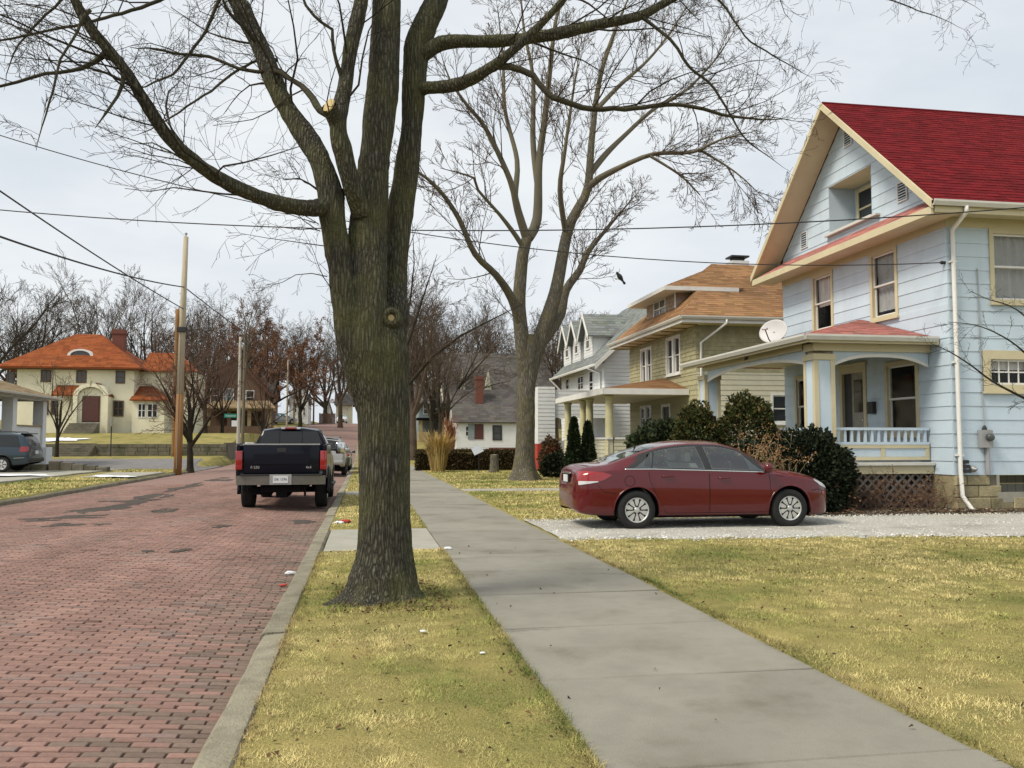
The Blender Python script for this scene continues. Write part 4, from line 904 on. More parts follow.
def roof_plane(parent, e0, e1, t0, t1, m, name='roof', thick=.12, tab=.33, expo=.15, tabs=True, edge='gutter', lift=.012):
    """quad roof face: eave e0->e1 (seen from outside left to right), top t0->t1"""
    e0, e1, t0, t1 = map(Vector, (e0, e1, t0, t1)); nrm = (e1-e0).cross(t0-e0 if (t0-e0).length > .01 else t1-e0).normalized()
    if nrm.z < 0: nrm = -nrm
    mb = MB(); mb.k = (.8, .8, .8); dn = Vector((0, 0, -thick))
    pts = [e0, e1, t1, t0] if (t1-t0).length > .02 else [e0, e1, (t0+t1)/2]
    n = len(pts); mb.add([tuple(p) for p in pts]+[tuple(p+dn) for p in pts], [tuple(range(n)), tuple(range(2*n-1, n-1, -1))]+[(i, n+i, n+(i+1) % n, (i+1) % n) for i in range(n)])
    roof = mb.build(name, m, parent, col=True)
    if tabs:
        mb = MB(); L = ((t0+t1)/2-(e0+e1)/2).length; nr = max(1, int(L/expo))
        for k in range(nr):
            f0, f1 = k/nr, min(1, (k+1.25)/nr); a0, b0 = e0.lerp(t0, f0), e1.lerp(t1, f0); a1, b1 = e0.lerp(t0, f1), e1.lerp(t1, f1)
            w = (b0-a0).length
            if w < .05: continue
            u = (b0-a0)/w; o = (k % 2)*.5*tab+random.random()*tab*.3; q = -o; r_off = nrm*(lift+.004)
            lo1 = (a1-a0).dot(u); hi1 = (b1-a0).dot(u); up = (a1-a0)-u*lo1
            while q < w:
                x0, x1 = max(q, 0)+.003, min(q+tab, w)-.003; q += tab
                if x1-x0 < .03: continue
                c = random.uniform(.72, 1.18); mb.k = (c, c*random.uniform(.95, 1.05), c*random.uniform(.93, 1.05))
                y0, y1 = min(max(x0, lo1), hi1), max(min(x1, hi1), lo1); h = lift*random.uniform(.7, 1.3)
                A, B_ = a0+u*x0+nrm*h-up*.02, a0+u*x1+nrm*h-up*.02; C_, D = a0+u*y1+up+nrm*.001, a0+u*y0+up+nrm*.001
                dn_ = nrm*-(h-.001)
                mb.add([tuple(A), tuple(B_), tuple(C_), tuple(D), tuple(A+dn_), tuple(B_+dn_)], [(0, 1, 2, 3), (4, 5, 1, 0), (4, 0, 3), (1, 5, 2)])
        o = mb.build('shingles', m, roof, col=True); o['kind'] = 'stuff'
    return roof
def gutter_run(parent, a, b, r=.07, m='gutter'):
    a, b = Vector(a), Vector(b); u = (b-a).normalized(); s = Vector((u.y, -u.x, 0))
    sec = [(-.0, 0.0), (0, -.10), (.07, -.11), (.11, -.03), (.11, .012), (.095, .012), (.09, -.03), (.06, -.085), (.02, -.08), (.02, 0)]
    mb = MB(); n = len(sec)
    V = [tuple(p+s*x+Vector((0, 0, z))) for p in (a, b) for x, z in sec]
    mb.add(V, [(i, (i+1) % n, n+(i+1) % n, n+i) for i in range(n)]+[tuple(range(n-1, -1, -1)), tuple(range(n, 2*n))]); return mb.build('gutter', m, parent, recalc=True)
def simple_window(parent, W, s0, s1, z0, z1, frame='white_paint', pane='pane_dark', mull=0, fw=.08, proud=.05):
    mb = MB(); wbox(mb, W, s0, s0+fw, z0, z1, 0, proud); wbox(mb, W, s1-fw, s1, z0, z1, 0, proud); wbox(mb, W, s0+fw, s1-fw, z1-fw, z1, 0, proud-.004); wbox(mb, W, s0+fw, s1-fw, z0, z0+fw, 0, proud-.004)
    zm = (z0+z1)/2; wbox(mb, W, s0+fw, s1-fw, zm-.025, zm+.025, 0, proud-.01)
    for k in range(mull): x = s0+(s1-s0)*(k+1)/(mull+1); wbox(mb, W, x-.04, x+.04, z0+fw, z1-fw, 0, proud-.006)
    w = mb.build('window', frame, parent); mb = MB(); wbox(mb, W, s0+fw*.5, s1-fw*.5, z0+fw*.5, zm-.01, 0, .02); mb.build('pane', pane, w); mb = MB(); wbox(mb, W, s0+fw*.5, s1-fw*.5, zm+.01, z1-fw*.5, 0, .023); mb.build('pane', pane, w)
    return w
def text_obj(name, s, size, loc, rot, m, parent=None, ext=.004):
    cu = bpy.data.curves.new(name, 'FONT'); cu.body = s; cu.size = size; cu.extrude = ext; cu.align_x = 'CENTER'; cu.align_y = 'CENTER'
    tmp = bpy.data.objects.new(name+'_tmp', cu); COL.objects.link(tmp); dg = bpy.context.evaluated_depsgraph_get()
    me = bpy.data.meshes.new_from_object(tmp.evaluated_get(dg)); bpy.data.objects.remove(tmp); bpy.data.curves.remove(cu)
    me.materials.clear(); me.materials.append(M[m]); o = add_obj(name, me, parent); off = ORIG.get(root_of(parent).name, Vector()) if parent else Vector()
    o.location = Vector(loc)-off; o.rotation_euler = rot; return o
# ------------------------------------------------------------------ the blue house
HX, HY0, HY1, HB = 12.5, 16.95, 24.5, 20.5     # front wall plane, side walls, back
HXB = 21.5
bh = thing('blue_house', (HX, HY0, 0), 'pale blue two storey house with red shingle gable roof and deep front porch', 'house')
WF = Wall((HX, HY0), (0, 1), (-1, 0)); WS = Wall((HX, HY0), (1, 0), (0, -1)); WN = Wall((HX, HY1), (1, 0), (0, 1)); WB = Wall((HXB, HY0), (0, 1), (1, 0))
FW_ = HY1-HY0; SW_ = HXB-HX; ZF = .82; ZS = 6.22
def sY(y): return y-HY0
fh = [(sY(21.62), sY(22.74), 4.55, 6.2), (sY(18.72), sY(19.86), 4.5, 6.22-.001),          # second floor windows
      (sY(18.05), sY(19.35), 1.65, 3.42), (sY(23.05), sY(23.85), 1.65, 3.42), (sY(20.15), sY(21.4), 1.06, 3.45)]
sh = [(1.02, 2.32, 4.55, 6.2), (.76, 2.1, 2.6, 3.5), (5.0, 6.1, 4.5, 6.2), (4.6, 5.8, 1.8, 3.5)]
for W, wd, holes, nm in ((WF, FW_, fh, 'front'), (WS, SW_, sh, 'side')):
    wl_ = plate(W, const(.012), const(wd-.012), ZF, ZS, holes, -.12, 0, 'wall', 'blue_paint', bh)
    siding(W, const(0 if nm == 'side' else .0), const(wd), ZF-.03, ZS, holes, .298, .015, 'blue_paint', wl_, 'siding_board')
wn_ = plate(WN, const(.012), const(SW_-.012), ZF, ZS, [], -.12, 0, 'wall', 'blue_paint', bh); siding(WN, const(0), const(SW_), ZF-.03, ZS, [], .298, .02, 'blue_paint', wn_, 'siding_boards', single=False)
wb_ = plate(WB, const(.012), const(FW_-.012), ZF, ZS, [], -.12, 0, 'wall', 'blue_paint', bh)
# foundation blocks
def blocks(W, s0, s1, z0, z1, bl, bhh, m, parent, holes=[]):
    z = z0; k = 0
    while z < z1-.02:
        e = min(z1, z+bhh); s = s0-(k % 2)*bl*.5
        while s < s1:
            a, b = max(s, s0)+.006, min(s+bl, s1)-.006; s += bl
            if b-a < .05 or any(h[0] < (a+b)/2 < h[1] and h[2] < (z+e)/2 < h[3] for h in holes): continue
            mb = MB(); d = .05+jit(.008); c = .015
            p0 = [W.p(a, z+.006, -.1), W.p(b, z+.006, -.1), W.p(b, e-.006, -.1), W.p(a, e-.006, -.1)]; p1 = [W.p(a, z+.006, d-.02), W.p(b, z+.006, d-.02), W.p(b, e-.006, d-.02), W.p(a, e-.006, d-.02)]
            p2 = [W.p(a+c, z+.006+c, d+jit(.006)), W.p(b-c, z+.006+c, d+jit(.006)), W.p(b-c, e-.006-c, d+jit(.006)), W.p(a+c, e-.006-c, d+jit(.006))]
            mb.add(p0+p1+p2, [(8, 9, 10, 11)]+[(q+k2, q+(k2+1) % 4, q+4+(k2+1) % 4, q+4+k2) for q in (0, 4) for k2 in range(4)]); mb.build('block', m, parent, recalc=True)
        z = e; k += 1
bw = (1.0, 2.35, .20, .80)
fnd = plate(WS, const(.03), const(SW_-.03), -.3, ZF-.035, [bw], -.2, 0, 'foundation', 'old_wall', bh)
blocks(WS, 0, SW_, -.2, ZF-.035, .55, .255, 'block_stone', fnd, [bw])
fnd2 = plate(WF, const(.03), const(FW_-.03), -.3, ZF-.035, [], -.2, 0, 'foundation', 'block_stone', bh)
# basement window of glass blocks above a concrete patch
mb = MB(); wbox(mb, WS, 1.0, 2.35, .20, .42, -.1, .045); wbox(mb, WS, 1.0, 1.06, .42, .79, -.1, .03); wbox(mb, WS, 2.29, 2.35, .42, .79, -.1, .03)
bwin = mb.build('basement_window', 'concrete_pale', bh)
for k in range(6): mb = MB(); wbox(mb, WS, 1.07+k*.2, 1.26+k*.2, .43, .60, -.06, .0); mb.build('glass_block', 'pane_grey', bwin)
for k in range(6): mb = MB(); wbox(mb, WS, 1.07+k*.2, 1.26+k*.2, .61, .78, -.06, .0); mb.build('glass_block', 'pane_dark', bwin)
# windows
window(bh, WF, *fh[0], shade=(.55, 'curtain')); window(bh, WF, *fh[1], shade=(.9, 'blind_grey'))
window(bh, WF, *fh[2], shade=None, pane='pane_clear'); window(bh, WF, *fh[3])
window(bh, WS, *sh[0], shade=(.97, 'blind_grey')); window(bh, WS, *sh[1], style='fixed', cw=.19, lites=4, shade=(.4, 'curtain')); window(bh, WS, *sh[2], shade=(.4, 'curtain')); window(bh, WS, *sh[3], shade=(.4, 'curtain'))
# front door
s0, s1, z0, z1 = fh[4]; mb = MB()
wbox(mb, WF, s0, s0+.13, z0, z1, -.1, .04); wbox(mb, WF, s1-.13, s1, z0, z1, -.1, .04); wbox(mb, WF, s0+.13, s1-.13, z1-.16, z1, -.1, .038); wbox(mb, WF, s0-.06, s1+.06, z1, z1+.08, -.02, .08)
door = mb.build('door', 'cream_trim', bh)
mb = MB(); wbox(mb, WF, s0+.13, s1-.5, z0, z1-.16, -.09, -.03); mb.build('door_leaf', 'door_pale', door); mb = MB(); wbox(mb, WF, s1-.5, s1-.13, z0, z1-.16, -.09, -.04); mb.build('dark_gap', 'door_dark', door)
mb = MB(); wbox(mb, WF, s0+.22, s1-.6, z0+1.2, z1-.35, -.03, -.02); mb.build('pane', 'pane_dark', door); mb = MB(); mb.lathe(WF.p(s0+.2, z0+1.0, -.03), (-1, 0, 0), [(.02, 0), (.02, .03), (.035, .04), (.03, .07), (.005, .075)], 12); mb.build('handle', 'chrome', door, True)
mb = MB(); wbox(mb, WF, sY(19.75), sY(19.98), 2.2, 2.5, .02, .12); mb.build('mailbox', 'black_plastic', bh)
# frieze under the eaves, corner board
mb = MB(); wbox(mb, WS, -.03, SW_, 6.2, 6.42, 0, .035); mb.build('frieze', 'cream_trim', bh); mb = MB(); wbox(mb, WF, -.0, FW_, 6.2, 6.42, .002, .038); mb.build('frieze', 'cream_trim', bh)
# main roof (gable towards the street)
RGY, RGZ = 20.72, 10.42; EX = 11.78; EY0, EY1, EZ = 16.35, 25.1, 6.62
roof_plane(bh, (EX, EY0, EZ), (HXB+.5, EY0, EZ), (EX, RGY, RGZ), (HXB+.5, RGY, RGZ), 'red_shingle', 'roof', .1, .30, .145)
roof_plane(bh, (HXB+.5, EY1, EZ), (EX, EY1, EZ), (HXB+.5, RGY, RGZ), (EX, RGY, RGZ), 'red_shingle', 'roof', .1, .30, .3)
mb = MB(); mb.k = (.8, .8, .8); mb.tube([(EX, RGY, RGZ-.03), (HXB+.5, RGY, RGZ-.03)], .06, 6); mb.build('ridge_cap', 'red_shingle', bh, col=True)
# rake boards
for ye, sgn in ((EY0, 1), (EY1, -1)):
    mb = MB(); e = Vector((EX, ye, EZ)); t = Vector((EX, RGY, RGZ)); q = Vector((0, 0, -.19)); x = Vector((-.05, 0, 0)); tp = Vector((0, 0, -.012))
    mb.hexa([tuple(e+q+x), tuple(e+q), tuple(t+q), tuple(t+q+x)], [tuple(e+x+tp), tuple(e+tp), tuple(t+tp), tuple(t+x+tp)]); mb.build('rake_board', 'cream_trim', bh, recalc=True)
    mb = MB(); q0 = Vector((0, 0, -.13)); w = Vector((HX-EX-.03, 0, 0)); mb.quad(tuple(e+q0), tuple(e+q0+w), tuple(t+q0+w), tuple(t+q0)); mb.build('rake_soffit', 'cream_trim', bh)
# gable wall with recess, vents and the pent roof below
gz0, gz1 = 6.72, RGZ-.28; sl_ = (RGZ-EZ)/(RGY-EY0)
glo = lambda z: max(0.0, sY(EY0+(z-EZ+.16)/sl_)); ghi = lambda z: min(FW_, sY(EY1-(z-EZ+.16)/((RGZ-EZ)/(EY1-RGY))))
rec = (sY(19.7), sY(21.72), 7.2, 8.47)
gw = plate(WF, lambda z: glo(z)+.01, lambda z: ghi(z)-.01, gz0, gz1, [rec], -.1, 0, 'wall', 'blue_paint', bh)
siding(WF, glo, ghi, gz0, gz1, [rec], .298, .015, 'blue_paint', gw, 'siding_board')
mb = MB(); D = -.75; s0, s1, z0, z1 = rec    # recess lining with its own little window
mb.quad(WF.p(s0, z0, D), WF.p(s1, z0, D), WF.p(s1, z1, D), WF.p(s0, z1, D)); mb.quad(WF.p(s0+.003, z0, .022), WF.p(s0+.003, z0, D), WF.p(s0+.003, z1, D), WF.p(s0+.003, z1, .022)); mb.quad(WF.p(s1-.003, z0, .022), WF.p(s1-.003, z0, D), WF.p(s1-.003, z1, D), WF.p(s1-.003, z1, .022)); mb.build('recess', 'blue_paint', bh, recalc=True)
mb = MB(); mb.quad(WF.p(s0, z1-.004, .024), WF.p(s1, z1-.004, .024), WF.p(s1, z1-.004, D), WF.p(s0, z1-.004, D)); mb.build('recess_ceiling', 'cream_trim', bh)
mb = MB(); wbox(mb, WF, s0+.005, s1-.005, z0-.05, z0+.006, D, .06); mb.build('recess_floor', 'gutter', bh)
WR = Wall((HX+.745, HY0), (0, 1), (-1, 0)); simple_window(bh, WR, sY(20.62), sY(21.55), 7.24, 8.38, 'cream_trim', 'pane_dark', 0, .1)
mb = MB(); wbox(mb, WF, s0-.35, s1+.1, z0-.1, z0-.055, 0, .14); mb.build('recess_ledge', 'gutter', bh)
for (y, z) in ((20.68, 9.53), (18.42, 7.42), (23.1, 7.33)):
    mb = MB(); a, w, h = sY(y), .16, .24; wbox(mb, WF, a-w-.03, a-w, z-h, z+h, 0, .05); wbox(mb, WF, a+w, a+w+.03, z-h, z+h, 0, .05); wbox(mb, WF, a-w, a+w, z+h-.03, z+h, 0, .048); wbox(mb, WF, a-w, a+w, z-h, z-h+.03, 0, .048)
    v = mb.build('vent', 'white_siding', bh); mb = MB(); wbox(mb, WF, a-w, a+w, z-h+.02, z+h-.02, 0, .024); mb.build('vent_back', 'interior', v)
    for k in range(6): mb = MB(); zz = z-h+.06+k*.066; wbox(mb, WF, a-w, a+w, zz, zz+.022, .024, .044); mb.build('slat', 'blue_paint', v)
# pent roof strip across the gable and soffit boxes
roof_plane(bh, (EX+.03, HY1+.35, 6.50), (EX+.03, HY0-.35, 6.50), (HX-.025, HY1-.1, 6.93), (HX-.025, HY0+.1, 6.93), 'faded_red', 'pent_roof', .05, .3, .14)
mb = MB(); mb.box(EX+.04, HX-.04, HY0-.5, HY1+.5, 6.36, 6.43); mb.build('soffit', 'cream_trim', bh)
mb = MB(); mb.box(EX-.02, EX+.04, HY0-.55, HY1+.55, 6.32, 6.49); mb.build('fascia', 'cream_trim', bh)
mb = MB(); mb.box(HX+.05, HXB+.45, EY0+.06, HY0-.045, 6.42, 6.46); mb.build('soffit', 'cream_trim', bh)
mb = MB(); mb.box(EX+.05, HXB+.5, EY0+.02, EY0+.06, 6.36, 6.6); mb.build('fascia', 'cream_trim', bh)
gutter_run(bh, (EX-.03, EY0+.02, 6.6), (HXB+.5, EY0+.02, 6.6))
# downspout at the corner
mb = MB(); cx = HX+.08; mb.tube([(EX+.75, EY0-.03, 6.5), (EX+.75, EY0-.03, 6.38), (cx, HY0-.10, 6.12), (cx, HY0-.10, 5.9), (cx+.0, HY0-.10, .9), (cx+.02, HY0-.11, .35), (cx+.10, HY0-.28, .08), (cx+.12, HY0-.36, .05)], .047, 10); mb.build('downspout', 'white_paint', bh, True)
for z in (5.4, 3.2, 1.2): mb = MB(); mb.box(cx-.07, cx+.07, HY0-.13, HY0-.02, z, z+.04); mb.build('strap', 'white_paint', bh)
# electric meter with conduit, hose bib box, wall bracket
mb = MB(); wbox(mb, WS, .58, .86, 1.38, 1.76, .02, .14); me_ = mb.build('electric_meter', 'grey_metal', bh)
mb = MB(); mb.lathe(WS.p(.76, 1.6, .14), (0, -1, 0), [(.085, 0), (.085, .05), (.07, .09), (.02, .1)], 20); mb.build('dial_glass', 'pane_grey', me_, True)
mb = MB(); mb.tube([WS.p(.72, 1.76, .06), WS.p(.72, 2.5, .04), WS.p(.70, 5.3, .04)], .012, 6); mb.build('service_cable', 'grey_metal', me_); mb = MB(); mb.tube([WS.p(.76, 1.40, .07), WS.p(.76, .80, .07)], .045, 10); mb.build('conduit', 'grey_metal', me_)
mb = MB(); mb.lathe(WS.p(.72, 1.76, .06), (0, 0, 1), [(.05, 0), (.045, .05), (.02, .1)], 10); mb.build('conduit_hub', 'black_plastic', me_)
for k in range(3): mb = MB(); wbox(mb, WS, .14, .30, .84+k*.1, .91+k*.1, .02, .15-k*.03); mb.build('cable_box', 'black_plastic', bh)
mb = MB(); mb.lathe(WS.p(.42, .92, .02), (0, -1, 0), [(.07, 0), (.07, .06), (.03, .08), (.03, .14), (.005, .15)], 14); mb.build('spigot', 'grey_metal', bh, True)
mb = MB(); mb.lathe(WF.p(.06, 5.42, .01), (-1, 0, 0), [(.04, 0), (.03, .05), (.045, .07), (.02, .12), (.005, .13)], 10); mb.build('wire_hook', 'black_plastic', bh)
# ------------------------------------------------------------------ porch of the blue house
PX0, PX1, PY0, PY1 = 9.68, HX-.03, 17.6, 24.3
mb = MB(); mb.bbox(PX0-.08, PX1, PY0-.08, PY1+.08, .98, 1.05, .01); pf = mb.build('porch_floor', 'gutter', bh)
mb = MB(); mb.box(PX0-.02, PX1, PY0-.02, PY0+.03, .80, .978); mb.build('porch_skirt', 'cream_trim', bh); mb = MB(); mb.box(PX0-.02, PX0+.03, PY0+.035, PY1, .80, .978); mb.build('porch_skirt', 'cream_trim', bh)
def porch_col(x, y, w=.46):
    mb = MB(); mb.box(x, x+w, y, y+w, 1.05, 3.42); c = mb.build('porch_column', 'blue_paint', bh); t = .09; e = .014
    for (X0, X1, Y0, Y1) in ((x-e, x+t, y-e, y+t), (x+w-t, x+w+e, y-e, y+t), (x-e, x+t, y+w-t, y+w+e), (x+w-t, x+w+e, y+w-t, y+w+e)):
        mb = MB(); mb.box(X0, X1, Y0, Y1, 1.05, 3.40); mb.build('corner_trim', 'cream_trim', c)
    mb = MB(); mb.box(x-.035, x+w+.035, y-.035, y+w+.035, 3.30, 3.43); mb.build('capital', 'cream_trim', c); mb = MB(); mb.box(x-.03, x+w+.03, y-.03, y+w+.03, 1.05, 1.17); mb.build('base', 'cream_trim', c)
porch_col(PX0, PY0); porch_col(PX0, PY1-.46)
mb = MB(); mb.box(PX0-.03, PX0+.43, PY0+.5, PY1-.5, 3.56, 3.74); mb.build('beam', 'cream_trim', bh)
mb = MB(); mb.box(PX0-.03, PX1, PY0-.03, PY0+.43, 3.50, 3.66); mb.build('beam', 'cream_trim', bh)
def arch(p0, p1, thick, zt, drop, nm='arch'):   # board with a flat arch cut from below
    a, b = Vector(p0), Vector(p1); n = 18; u = (b-a); s = Vector((-u.y, u.x, 0)).normalized()*thick
    top = []; bot = []
    for k in range(n+1):
        t = k/n; p = a+u*t; d = drop*(abs(2*t-1)**2.6)+.06; bot.append((p.x, p.y, zt-d)); top.append((p.x, p.y, zt))
    mb = MB()
    for k in range(n): mb.hexa([bot[k], bot[k+1], tuple(Vector(bot[k+1])+s), tuple(Vector(bot[k])+s)], [top[k], top[k+1], tuple(Vector(top[k+1])+s), tuple(Vector(top[k])+s)])
    o = mb.build(nm, 'blue_paint', bh, recalc=True); mb = MB()
    s2 = s*-.12
    for k in range(n):
        A, B_ = Vector(bot[k])+Vector((0, 0, -.055)), Vector(bot[k+1])+Vector((0, 0, -.055)); up = Vector((0, 0, .07))
        mb.hexa([tuple(A+s2), tuple(B_+s2), tuple(B_+s*.5), tuple(A+s*.5)], [tuple(A+s2+up), tuple(B_+s2+up), tuple(B_+s*.5+up), tuple(A+s*.5+up)])
    mb.build('arch_trim', 'white_paint', o, recalc=True)
arch((PX0+.47, PY0+.06, 0), (PX1, PY0+.06, 0), .06, 3.50, .22); arch((PX0+.06, PY1-.5, 0), (PX0+.06, PY0+.5, 0), .06, 3.56, .22)
# railing: rail, balusters, panelled apron
def railing(a, b):
    a, b = Vector(a), Vector(b); u = (b-a); L = u.length; u /= L; s = Vector((-u.y, u.x, 0))
    def rb(m_, nm, t0, t1, z0, z1, h, par):
        p, q = a+u*t0, a+u*t1; mb = MB(); mb.hexa([tuple(p-s*h+Vector((0, 0, z0))), tuple(q-s*h+Vector((0, 0, z0))), tuple(q+s*h+Vector((0, 0, z0))), tuple(p+s*h+Vector((0, 0, z0)))], [tuple(p-s*h+Vector((0, 0, z1))), tuple(q-s*h+Vector((0, 0, z1))), tuple(q+s*h+Vector((0, 0, z1))), tuple(p+s*h+Vector((0, 0, z1)))]); return mb.build(nm, m_, par, recalc=True)
    R_ = rb('blue_paint', 'railing', 0, L, 1.76, 1.82, .05, bh); rb('blue_paint', 'bottom_rail', 0, L, 1.44, 1.50, .045, R_)
    n = int(L/.155)
    for k in range(n): t = (k+.5)*L/n; rb('blue_paint', 'baluster', t-.03, t+.03, 1.502, 1.758, .022, R_)
    rb('cream_trim', 'apron_rail', 0, L, 1.36, 1.438, .04, R_); rb('cream_trim', 'apron_rail', 0, L, 1.10, 1.17, .04, R_); rb('blue_paint', 'apron_panel', 0, L, 1.172, 1.358, .02, R_)
    for t in (0, L/2-.05, L-.1): rb('cream_trim', 'apron_stile', t, t+.1, 1.172, 1.358, .035, R_)
railing((PX0+.5, PY0+.12, 0), (PX1-.02, PY0+.12, 0)); railing((PX0+.12, PY1-.5, 0), (PX0+.12, 22.3, 0)); railing((PX0+.12, 20.2, 0), (PX0+.12, PY0+.5, 0))
# porch roof: hip with three faces, soffit ceiling, gutters
QX, QY0, QY1, QZ = 9.32, 17.25, 24.66, 3.78
roof_plane(bh, (QX, QY0, QZ), (HX-.03, QY0, QZ), (HX-.03-.0, 20.3, 4.62), (HX-.03, 20.3, 4.62), 'faded_red', 'porch_roof', .06, .3, .14)
roof_plane(bh, (QX, QY1, QZ), (QX, QY0, QZ), (HX-.03, 21.6, 4.62), (HX-.03, 20.3, 4.62), 'faded_red', 'porch_roof', .06, .3, .14)
roof_plane(bh, (HX-.03, QY1, QZ), (QX, QY1, QZ), (HX-.03, 21.6, 4.62), (HX-.032, 21.6, 4.62), 'faded_red', 'porch_roof', .06, .3, .14)
mb = MB(); mb.box(QX+.06, HX-.04, QY0+.06, QY1-.06, 3.745, 3.765); mb.build('porch_ceiling', 'cream_trim', bh)
mb = MB(); mb.box(QX, QX+.05, QY0, QY1, 3.64, 3.79); mb.build('fascia', 'cream_trim', bh); mb = MB(); mb.box(QX+.055, HX-.04, QY0, QY0+.05, 3.64, 3.785); mb.build('fascia', 'cream_trim', bh)
gutter_run(bh, (QX, QY1, 3.8), (QX, QY0-.06, 3.8)); gutter_run(bh, (QX-.06, QY0, 3.8), (HX-.1, QY0, 3.8))
text_obj('house_number', '261', .17, (PX0-.045, 20.95, 3.655), (R(90), 0, R(-90)), 'black_plastic', bh)
# lattice under the porch
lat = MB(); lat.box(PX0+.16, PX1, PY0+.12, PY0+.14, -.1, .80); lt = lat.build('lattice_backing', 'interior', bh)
def lattice(o, u, L, z0, z1, n_):
    o = Vector(o); u = Vector(u); h = z1-z0; step = .21
    for sgn in (1, -1):
        k = -h
        while k < L:
            s0 = k; pts = []
            a0, a1 = max(0, s0), min(L, s0+h)
            if a1-a0 > .06:
                za, zb = z0+(a0-s0), z0+(a1-s0)
                if sgn < 0: za, zb = z1-(a0-s0), z1-(a1-s0)
                p, q = o+u*a0+Vector((0, 0, za)), o+u*a1+Vector((0, 0, zb)); d = (q-p).normalized(); w = Vector((0, -1, 0)) if abs(u.x) > .5 else Vector((-1, 0, 0)); s = d.cross(w).normalized()*.026; f = w*(.012 if sgn > 0 else .002); g = w*.009
                mb = MB(); mb.hexa([tuple(p-s+f), tuple(q-s+f), tuple(q+s+f), tuple(p+s+f)], [tuple(p-s+f+g), tuple(q-s+f+g), tuple(q+s+f+g), tuple(p+s+f+g)]); mb.build('slat', 'lattice', n_, recalc=True)
            k += step
lattice((PX0+.05, PY0+.05, 0), (1, 0, 0), PX1-PX0-.08, -.02, .80, lt); lattice((PX0+.05, PY0+.1, 0), (0, 1, 0), PY1-PY0-.2, -.02, .80, lt)
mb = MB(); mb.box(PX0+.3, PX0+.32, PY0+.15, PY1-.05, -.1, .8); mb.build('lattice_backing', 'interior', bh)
# porch steps towards the street
for k in range(4): mb = MB(); mb.bbox(PX0-.1-.3*(k+1), PX0-.1-.3*k, 20.4, 22.1, 0, .84-.21*k, .01); mb.build('porch_step', 'concrete_pale', bh)
# satellite dish standing on the porch roof
dc = Vector(at_y(773, 331, 23.4)); dish = thing('satellite_dish', (dc.x, dc.y, dc.z-.55), 'grey satellite dish on the porch roof of the blue house', 'satellite dish')
ax = Vector((-.78, -.55, .30)).normalized(); u = Vector((0, 0, 1)).cross(ax).normalized(); w = ax.cross(u); mb = MB(); n = 28; V = [tuple(dc-ax*.07)]
for f in (.33, .66, .9, 1):
    for k in range(n): a = 6.283*k/n; V.append(tuple(dc+u*math.cos(a)*.44*f+w*math.sin(a)*.36*f+ax*(.07*f*f-.07)))
Fc = [(0, 1+k, 1+(k+1) % n) for k in range(n)]+[(1+q*n+k, 1+(q+1)*n+k, 1+(q+1)*n+(k+1) % n, 1+q*n+(k+1) % n) for q in range(3) for k in range(n)]
mb.add(V, Fc); d_ = mb.build('reflector', 'dish_grey', dish, True); md = d_.modifiers.new('thick', 'SOLIDIFY'); md.thickness = .012
mb = MB(); tip = dc+ax*.45-w*.12+u*.0; mb.tube([tuple(dc-w*.36), tuple(dc-w*.33+ax*.15), tuple(tip)], .016, 8); mb.build('feed_arm', 'black_plastic', dish)
mb = MB(); mb.tube([tuple(tip-u*.08), tuple(tip+u*.08)], .035, 10); mb.tube([tuple(tip), tuple(tip-ax*.09+w*.03)], .03, 10); mb.build('receiver', 'dish_grey', dish, True)
mb = MB(); mb.tube([tuple(dc-ax*.06), tuple(dc-ax*.2-w*.1), (dc.x+.12, dc.y+.08, dc.z-.55)], .025, 8); mb.build('mast', 'grey_metal', dish)
# ------------------------------------------------------------------ olive shingled house with orange roof
ox, oy0, oy1, oxb = 12.5, 31.6, 40.1, 23.0
oh = thing('olive_house', (ox, oy0, 0), 'olive shingled house with orange hip roof, front dormer and yellow porch columns', 'house')
WF = Wall((ox, oy0), (0, 1), (-1, 0)); WS = Wall((ox, oy0), (1, 0), (0, -1)); WN = Wall((ox, oy1), (1, 0), (0, 1)); WB = Wall((oxb, oy0), (0, 1), (1, 0)); fw_, sw_ = oy1-oy0, oxb-ox
oH = [(1.65, 3.3, 4.25, 5.85), (5.2, 6.75, 4.15, 5.75), (5.3, 6.9, 2.0, 3.15), (2.9, 4.0, .95, 3.1)]
oS = [(3.0, 4.2, 2.2, 3.4), (5.2, 6.6, 4.3, 5.7)]
for W, wd, hl in ((WF, fw_, oH), (WS, sw_, oS), (WN, sw_, []), (WB, fw_, [])):
    w = plate(W, const(.012), const(wd-.012), .5, 5.98, hl, -.12, 0, 'wall', 'cream_lap', oh)
    if W in (WF, WS):
        siding(W, const(0), const(wd), 4.2, 5.98, hl, .165, .022, 'olive_siding', w, 'shingle_siding', False, color=True, tabs=.2)
        siding(W, const(0), const(wd), .5, 4.2, hl, .2, .018, 'cream_lap' if W is WS else 'olive_siding', w, 'lap_siding', False, color=True)
    mb = MB(); wbox(mb, W, .03, wd-.03, -.2, .5, -.2, .0); mb.build('foundation', 'block_stone', oh)
for h in oH[:2]:
    m_ = (h[0]+h[1])/2; window(oh, WF, h[0], m_, h[2], h[3], 'white_paint', 'white_paint', .09, pane='pane_dark', inner=False, proud=.05); window(oh, WF, m_, h[1], h[2], h[3], 'white_paint', 'white_paint', .09, pane='pane_dark', inner=False, proud=.053)
h = oH[2]; window(oh, WF, h[0], (h[0]+h[1])/2, h[2], h[3], 'white_paint', 'white_paint', .09, pane='pane_grey', inner=False); window(oh, WF, (h[0]+h[1])/2, h[1], h[2], h[3], 'white_paint', 'white_paint', .09, pane='pane_grey', inner=False, proud=.043)
